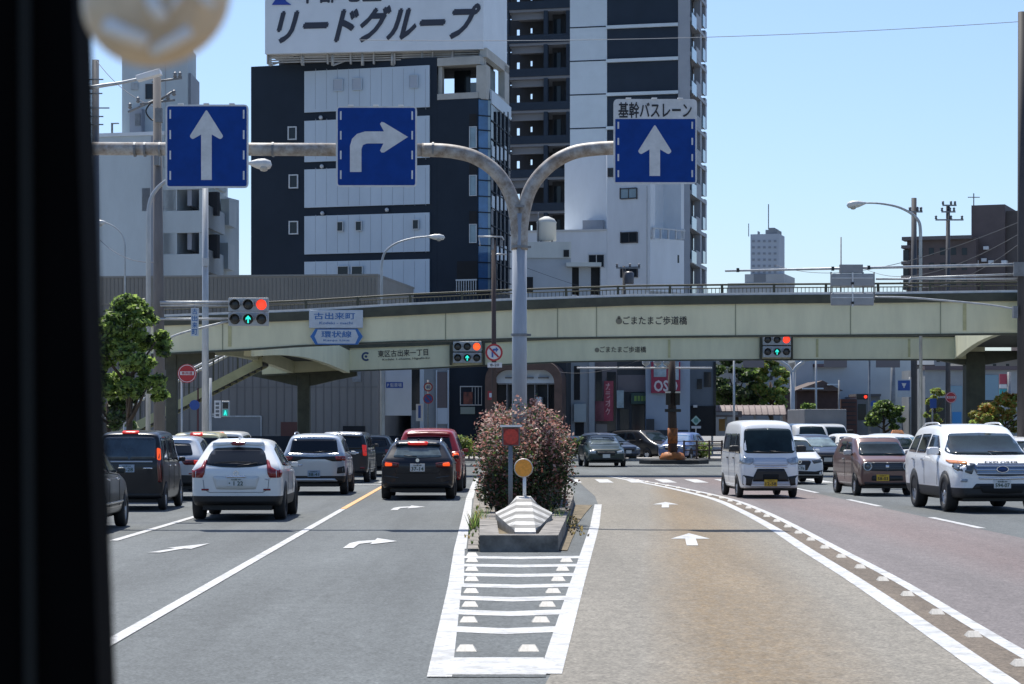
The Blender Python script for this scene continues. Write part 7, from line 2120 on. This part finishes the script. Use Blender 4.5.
c.side_glass([[(-.98, 1.12), (-.98, 1.62), (-.72, 1.62), (-.34, 1.12)], [(-1.95, 1.14), (-1.95, 1.62), (-1.06, 1.62), (-1.06, 1.14)], [(-3.1, 1.16), (-3.05, 1.62), (-2.03, 1.62), (-2.03, 1.14)]])
c.shutlines((-1.02, -1.99), .4, 1.6); c.handles((-1.2, -2.2), 1.0, BLACK)
c.mirrors(-.42, 1.22, BLACK, h=.2, out=.26); c.wiper('front', -.45, 1.14, .0, 1.17); c.wiper('front', .0, 1.14, .42, 1.16)
c.wheels(.275, .15, Q - .72, Q - 3.0, STEEL)

# ---- white hatchback behind it
X, Y = 8.98, 72.3
c, pm = mk('hatchback', 'white hatchback with black grille partly hidden behind the white van', 'car', X, Y, R(4), 4.05, 1.695, 1.505, (.74, .75, .75), 'hatch', .24, 'front', belt=.93, rt=.4, rw=.76, hood=1.0, nose=.84, bf=.60, cowl=.79)
c.decal('windscreen', sy([(0, 1.38), (.54, 1.36), (.72, 1.03), (.6, 1.0), (0, .99)]), 'front', CARGLASS_F, rnd=.05)
c.decal('grille', sy([(0, .74), (.30, .74), (.36, .70), (.24, .44), (0, .44)]), 'front', BLACK, off=.01, rnd=.02)
c.decal('headlight', [(.38, .74), (.74, .82), (.76, .70), (.44, .64)], 'front', HEADD, mirror=True, off=.012, rnd=.02)
c.decal('lower_bumper', sy([(0, .42), (.5, .40), (.78, .46), (.78, .25), (0, .25)]), 'front', TRIM, off=.009, rnd=.02)
b_ = B(); b_.lathe([(.035, 0), (.06, 0), (.06, .012), (.035, .012), (.035, 0)], (0, c.hit('front', 0, .70)[0].y + .02, .70), (0, 1, 0), 18, False); o = b_.done('emblem', CHROME, None, local=True); o.parent = c.root
c.plate('front', .52, PLATEW, '33-76')
c.side_glass([[(-2.15, .98), (-2.05, 1.38), (-1.8, 1.36), (-1.3, .97)], [(-3.0, 1.02), (-2.9, 1.36), (-2.2, 1.39), (-2.2, .98)]])
c.shutlines((-2.17, -1.25), .4, .95); c.mirrors(-1.45, 1.02, pm); c.wheels(.31, .19, -.85, -3.45)

# ---- brown kei hatch with round headlights
X, Y = 9.72, 60.0
c, pm = mk('small_hatchback', 'dusty pink brown small car with round headlights and yellow number plate', 'car', X, Y, R(4.0), 3.395, 1.475, 1.56, (.15, .08, .068), 'van', .25, 'front', metal=.2, rough=.3, belt=.98, rt=.26, rf=.64, bf=.72, cowl=.84, hood=1.04, nose=.97, rw=.84)
c.decal('windscreen', sy([(0, 1.40), (.52, 1.385), (.62, 1.06), (.56, 1.04), (0, 1.04)]), 'front', CARGLASS_F, rnd=.05)
c.decal('roof_white', sy([(0, -2.9), (.5, -2.9), (.60, -2.5), (.58, -1.22), (.0, -1.17)]), 'top', mat('ivory roof', (.70, .69, .66), .35), off=.006, rnd=.08)
c.decal('grille', sy([(0, .875), (.60, .875), (.66, .80), (.62, .66), (0, .645)]), 'front', mat('dark blue grille', (.035, .042, .055), .4), off=.01, rnd=.05)
for k in range(4): c.decal('grille_bar', sy([(0, .86 - .05 * k), (.40, .86 - .05 * k), (.40, .85 - .05 * k), (0, .85 - .05 * k)]), 'front', mat('grille bar', (.10, .11, .125), .4), off=.016, rnd=0)
for sd in (-1, 1):
    loc, n = c.hit('front', sd * .52, .765)
    b_ = B(); b_.lathe([(.0, .0), (.118, .0), (.118, .05), (.10, .06), (.085, .035), (0, .03)], (sd * .52, loc.y - .01, .765), (0, 1, 0), 26); o = b_.done('headlight', mat('headlamp ring', (.38, .39, .40), .25, .6), None, local=True); o.parent = c.root
    b_ = B(); b_.lathe([(.0, .055), (.05, .05), (.082, .036), (.082, .03), (0, .03)], (sd * .52, loc.y - .01, .765), (0, 1, 0), 20); g = b_.done('lens', HEADD, None, local=True); g.parent = o
c.decal('emblem', sy([(0, .80), (.045, .80), (.045, .73), (0, .73)]), 'front', CHROME, off=.022, rnd=.02)
c.decal('lower_grille', sy([(0, .53), (.40, .53), (.42, .40), (0, .39)]), 'front', BLACK, off=.01, rnd=.03)
c.plate('front', .475, PLATEY, '58-03', x=.12, ink=PLINKB)
c.decal('lower_lip', sy([(0, .34), (.6, .36), (.66, .28), (0, .26)]), 'front', TRIM, off=.008, rnd=.02)
c.side_glass([[(-1.75, 1.06), (-1.72, 1.40), (-1.35, 1.38), (-.95, 1.03)], [(-2.6, 1.08), (-2.5, 1.40), (-1.82, 1.41), (-1.82, 1.06)]])
c.shutlines((-1.78, -.9), .4, 1.0); c.mirrors(-1.0, 1.1, mat('ivory mirror', (.62, .60, .57), .3), h=.17, out=.26); c.handles((-1.95,), .95, CHROME); c.wheels(.28, .155, -.62, -3.0)
c.wiper('front', -.5, 1.05, -.05, 1.08)

# ---- white off-road car on the right
X, Y = 10.2, 48.2
c, pm = mk('offroad_car', 'large white off road SUV with a wide barred grille and oval emblem', 'car', X, Y, R(2.6), 5.0, 2.02, 1.86, (.80, .81, .81), 'hatch', .29, 'front', clad=.52, belt=1.12, rt=.3, rw=.78, hood=1.22, nose=1.06, rf=.50, bf=.57, cowl=.73)
c.decal('windscreen', sy([(0, 1.66), (.66, 1.64), (.86, 1.26), (.78, 1.20), (0, 1.19)]), 'front', CARGLASS_F, rnd=.06)
c.decal('grille', sy([(0, 1.02), (.54, 1.03), (.60, .93), (.52, .78), (0, .76)]), 'front', mat('grille silver blue', (.16, .20, .27), .25, .7), off=.012, rnd=.04)
for k in range(3): c.decal('grille_bar', sy([(0, .985 - .075 * k), (.54, .985 - .075 * k), (.54, .955 - .075 * k), (0, .955 - .075 * k)]), 'front', mat('grille bar bright', (.5, .55, .62), .2, .8), off=.022, rnd=.01)
c.decal('chrome_bar', sy([(0, .735), (.50, .745), (.50, .705), (0, .695)]), 'front', CHROME, off=.015, rnd=.01)
loc, n = c.hit('front', 0, .91)
b_ = B(); b_.lathe([(0, 0), (.06, 0), (.06, .025), (0, .03)], (0, 0, 0), (0, 1, 0), 24)
for v_ in b_.bm.verts: v_.co.x *= 1.9
o = b_.done('emblem', mat('emblem blue', (.03, .07, .20), .3, .3), None, local=True); o.parent = c.root; o.location = (0, loc.y + .015, .91)
b_ = B(); b_.lathe([(.06, .0), (.068, .0), (.068, .03), (.06, .03), (.06, .0)], (0, 0, 0), (0, 1, 0), 24, False)
for v_ in b_.bm.verts: v_.co.x *= 1.9
r_ = b_.done('emblem_ring', CHROME, None, local=True); r_.parent = o
text('EXPLORER', 'bonnet_lettering', ALLOYD, c.root, (0, c.hit('front', 0, 1.055)[0].y + .012, 1.055), .70, .04, right=(-1, 0, 0), bold=.03, depth=.01, local=True)
c.decal('headlight', [(.56, 1.02), (.90, 1.06), (.93, .90), (.64, .80)], 'front', HEADD, mirror=True, off=.012, rnd=.03)
c.decal('turn_signal', [(.70, 1.06), (.93, 1.085), (.94, 1.02), (.72, 1.0)], 'front', AMBER, mirror=True, off=.02, rnd=.02)
for v in ('right', 'left'): c.decal('headlight', [(-.50, .95), (-.14, .86), (-.12, 1.0), (-.46, 1.06)], v, HEADD, off=.012, rnd=.03)
c.decal('lower_bumper', sy([(0, .61), (.55, .61), (.64, .50), (0, .50)]), 'front', TRIM, off=.01, rnd=.02)
c.decal('lower_grille', sy([(0, .57), (.48, .57), (.42, .42), (0, .40)]), 'front', SHUT, off=.016, rnd=.03)
c.decal('fog_light', [(.72, .70), (.86, .71), (.86, .64), (.74, .64)], 'front', HEADG, mirror=True, off=.012, rnd=.02)
c.plate('front', .60, PLATEW, '594-07', h=.175, w_=.36)
c.side_glass([[(-2.78, 1.22), (-2.72, 1.62), (-2.25, 1.60), (-1.62, 1.18)], [(-3.7, 1.22), (-3.65, 1.63), (-2.86, 1.64), (-2.86, 1.22)], [(-4.6, 1.24), (-4.45, 1.58), (-3.78, 1.62), (-3.78, 1.22)]])
c.shutlines((-2.82, -1.6, -3.74), .55, 1.15); c.handles((-3.0, -3.9), 1.08, CHROME); c.mirrors(-1.75, 1.25, pm, h=.21, out=.30); c.wheels(.40, .255, -.95, -3.82); c.rails(.68, -4.4, -2.6, ALLOY)
c.wiper('front', -.6, 1.22, .02, 1.25)

# ---- the more distant vehicles share simple details
def far_car(name, label, cat, X, Y, rz, L, Wd, H, col, kind, facing, gl=CARGLASS_F, lights=HEADG, pl=PLATEW, plz=.55, **kw):
    c, pm = mk(name, label, cat, X, Y, rz, L, Wd, H, col, kind, kw.pop('zl', .24), facing, **kw)
    hb = kw.get('hood', .98); w_ = Wd / 2
    o = c.off
    if facing == 'front':
        c.decal('windscreen', sy([(0, H - .13), (w_ * .62, H - .15), (w_ * .82, hb + .06), (0, hb + .02)]), 'front', gl, rnd=.05)
        nz = kw.get('nose', .8)
        c.decal('grille', sy([(0, nz - .10), (w_ * .45, nz - .10), (w_ * .40, nz - .26), (0, nz - .26)]), 'front', BLACK, off=.01, rnd=.03)
        c.decal('headlight', [(w_ * .5, nz - .08), (w_ * .84, nz - .03), (w_ * .84, nz - .17), (w_ * .54, nz - .20)], 'front', lights, mirror=True, off=.012, rnd=.02)
        c.decal('lower_grille', sy([(0, .40), (w_ * .7, .40), (w_ * .6, .28), (0, .28)]), 'front', TRIM, off=.01, rnd=.03)
        c.plate('front', plz - .06, pl)
        yf, yr = -.85, -L + .75
        mir = -L * .30
    else:
        yf, yr = L - .85, .75; mir = L * .66
        c.decal('rear_window', sy([(0, H - .14), (w_ * .6, H - .15), (w_ * .7, hb + .1), (0, hb + .08)]), 'rear', CARGLASS, rnd=.05)
        c.decal('tail_light', [(w_ * .6, hb - .02), (w_ * .92, hb), (w_ * .92, hb - .18), (w_ * .66, hb - .18)], 'rear', TAIL, mirror=True, off=.012, rnd=.03)
        c.plate('rear', .7, pl)
    be = kw.get('belt', .93) + .06
    a0 = o + L * .16; a1 = o + L * .36; a2 = o + L * .60
    c.side_glass([[(a0, be), (a0 + .12, H - .2), (a1, H - .13), (a1, be)], [(a1 + .06, be), (a1 + .06, H - .13), (o + L * .50, H - .14), (a2, be)]])
    c.shutlines((a1 + .03, a2), .4, be - .04); c.mirrors(mir, hb + .05, pm); c.wheels(.31, .19, yf, yr)
    return c, pm
G = 'distant vehicles beyond the junction'
sed = dict(belt=.90, rt=.62, rw=.70, hood=.96, nose=.78, rf=.50, bf=.58)
far_car('saloon_car', 'very dark green saloon facing us in the middle of the junction', 'car', 4.22, 103.5, R(3), 4.7, 1.83, 1.45, (.015, .03, .028), 'hatch', 'front', gl=mat('pale windscreen', (.12, .15, .16), .05, 0, .4, 2, spec=.9), lights=HEADG, **sed)
far_car('grey_saloon', 'bluish grey car half seen behind the dark green saloon', 'car', 6.1, 121, R(30), 4.4, 1.75, 1.5, (.05, .07, .11), 'hatch', 'front', **sed)
far_car('black_wagon', 'black wagon with white lit roof edge behind the striped signal pole', 'car', 8.6, 127, R(35), 4.4, 1.75, 1.62, (.018, .018, .02), 'van', 'front', belt=.98, hood=1.0, nose=.88, rf=.62, bf=.74, cowl=.85)
far_car('blue_hatchback', 'pale blue small car behind the orange striped foot of the signal pole', 'car', 8.4, 122, R(-20), 3.9, 1.7, 1.52, (.09, .14, .30), 'hatch', 'front', gl=mat('bluish windscreen', (.10, .18, .30), .05, 0, .3, 2, spec=.9), belt=.93, hood=.98, nose=.84, rt=.35)
far_car('dark_blue_saloon', 'dark navy saloon facing us between the white hatchback and the brown small car', 'car', 12.55, 92, R(6), 4.6, 1.8, 1.5, (.02, .03, .055), 'hatch', 'front', gl=mat('bright windscreen', (.16, .22, .23), .05, 0, .5, 2, spec=.9), **sed)
far_car('white_van', 'white roofed van with dark windscreen in front of the grey box truck', 'van', 13.6, 104, R(8), 4.6, 1.7, 1.95, (.74, .74, .73), 'van', 'front', belt=1.05, hood=1.1, nose=1.0, rf=.82, bf=.9, cowl=.96)
far_car('white_saloon', 'white car just above the roof of the brown small car', 'car', 16.3, 108, R(8), 4.4, 1.7, 1.48, (.72, .73, .73), 'hatch', 'front', **sed)
far_car('pale_wagon', 'pale white car roof peeping over the brown small car from behind', 'car', 13.7, 80, R(6), 4.3, 1.72, 1.56, (.66, .69, .72), 'hatch', 'front', belt=.93, hood=.98, nose=.84, rt=.35)
c, pm = far_car('taxi', 'light coloured taxi with an orange roof lamp left of the off road car', 'car', 16.0, 92, R(6), 4.5, 1.72, 1.52, (.60, .64, .66), 'hatch', 'front', gl=mat('teal windscreen', (.08, .16, .18), .05, 0, .3, 2, spec=.9), **sed)
b_ = B(); z = c.hit('top', 0, c.off + 1.9)[0].z; b_.prism([(-.28, c.off + 1.85, z - .02), (.28, c.off + 1.85, z - .02), (.2, c.off + 1.85, z + .15), (-.2, c.off + 1.85, z + .15)], (0, .14, 0)); o = b_.done('roof_lamp', mat('taxi lamp', (.72, .30, .14), .4), None, local=True, bevel=.02); o.parent = c.root
far_car('grey_hatch', 'grey dark car directly behind the taxi at the right', 'car', 14.6, 86, R(6), 4.1, 1.7, 1.5, (.06, .07, .08), 'hatch', 'front', belt=.93, hood=.98, nose=.84, rt=.35)
far_car('white_estate', 'white car at the far right behind the off road car', 'car', 15.1, 66, R(4), 4.4, 1.75, 1.5, (.70, .71, .72), 'hatch', 'front', **sed)
far_car('small_black_car', 'small dark car between the grey minivan and the black estate at the left', 'car', -5.15, 84.5, R(0), 4.0, 1.7, 1.5, (.02, .025, .03), 'hatch', 'rear', belt=.93, hood=.98, nose=.84, rt=.35)
# box truck
c, pm = mk('box_truck', 'truck with a plain grey box body behind the cars on the right', 'truck', 16.6, 120, R(6), 5.6, 2.0, 2.0, (.55, .57, .58), 'van', .4, 'front', belt=1.2, rf=.86, bf=.93, cowl=.975, hood=1.25, nose=1.1)
c.decal('windscreen', sy([(0, 1.80), (.75, 1.78), (.85, 1.28), (0, 1.25)]), 'front', CARGLASS_F, rnd=.06)
c.box('cargo_box', mat('box grey', (.24, .24, .245), .6, 0, .12, 1), -1.12, 1.12, -5.55, -1.5, .75, 2.72, None, .03)
c.decal('headlight', [(.6, .9), (.9, .92), (.9, .74), (.62, .72)], 'front', HEADG, mirror=True, rnd=.02); c.decal('grille', sy([(0, 1.0), (.5, 1.0), (.5, .8), (0, .8)]), 'front', BLACK, rnd=.02)
c.plate('front', .6, PLATEW); c.mirrors(-.35, 1.5, BLACK, h=.3, out=.35); c.wheels(.38, .24, -.9, -4.4, STEEL)
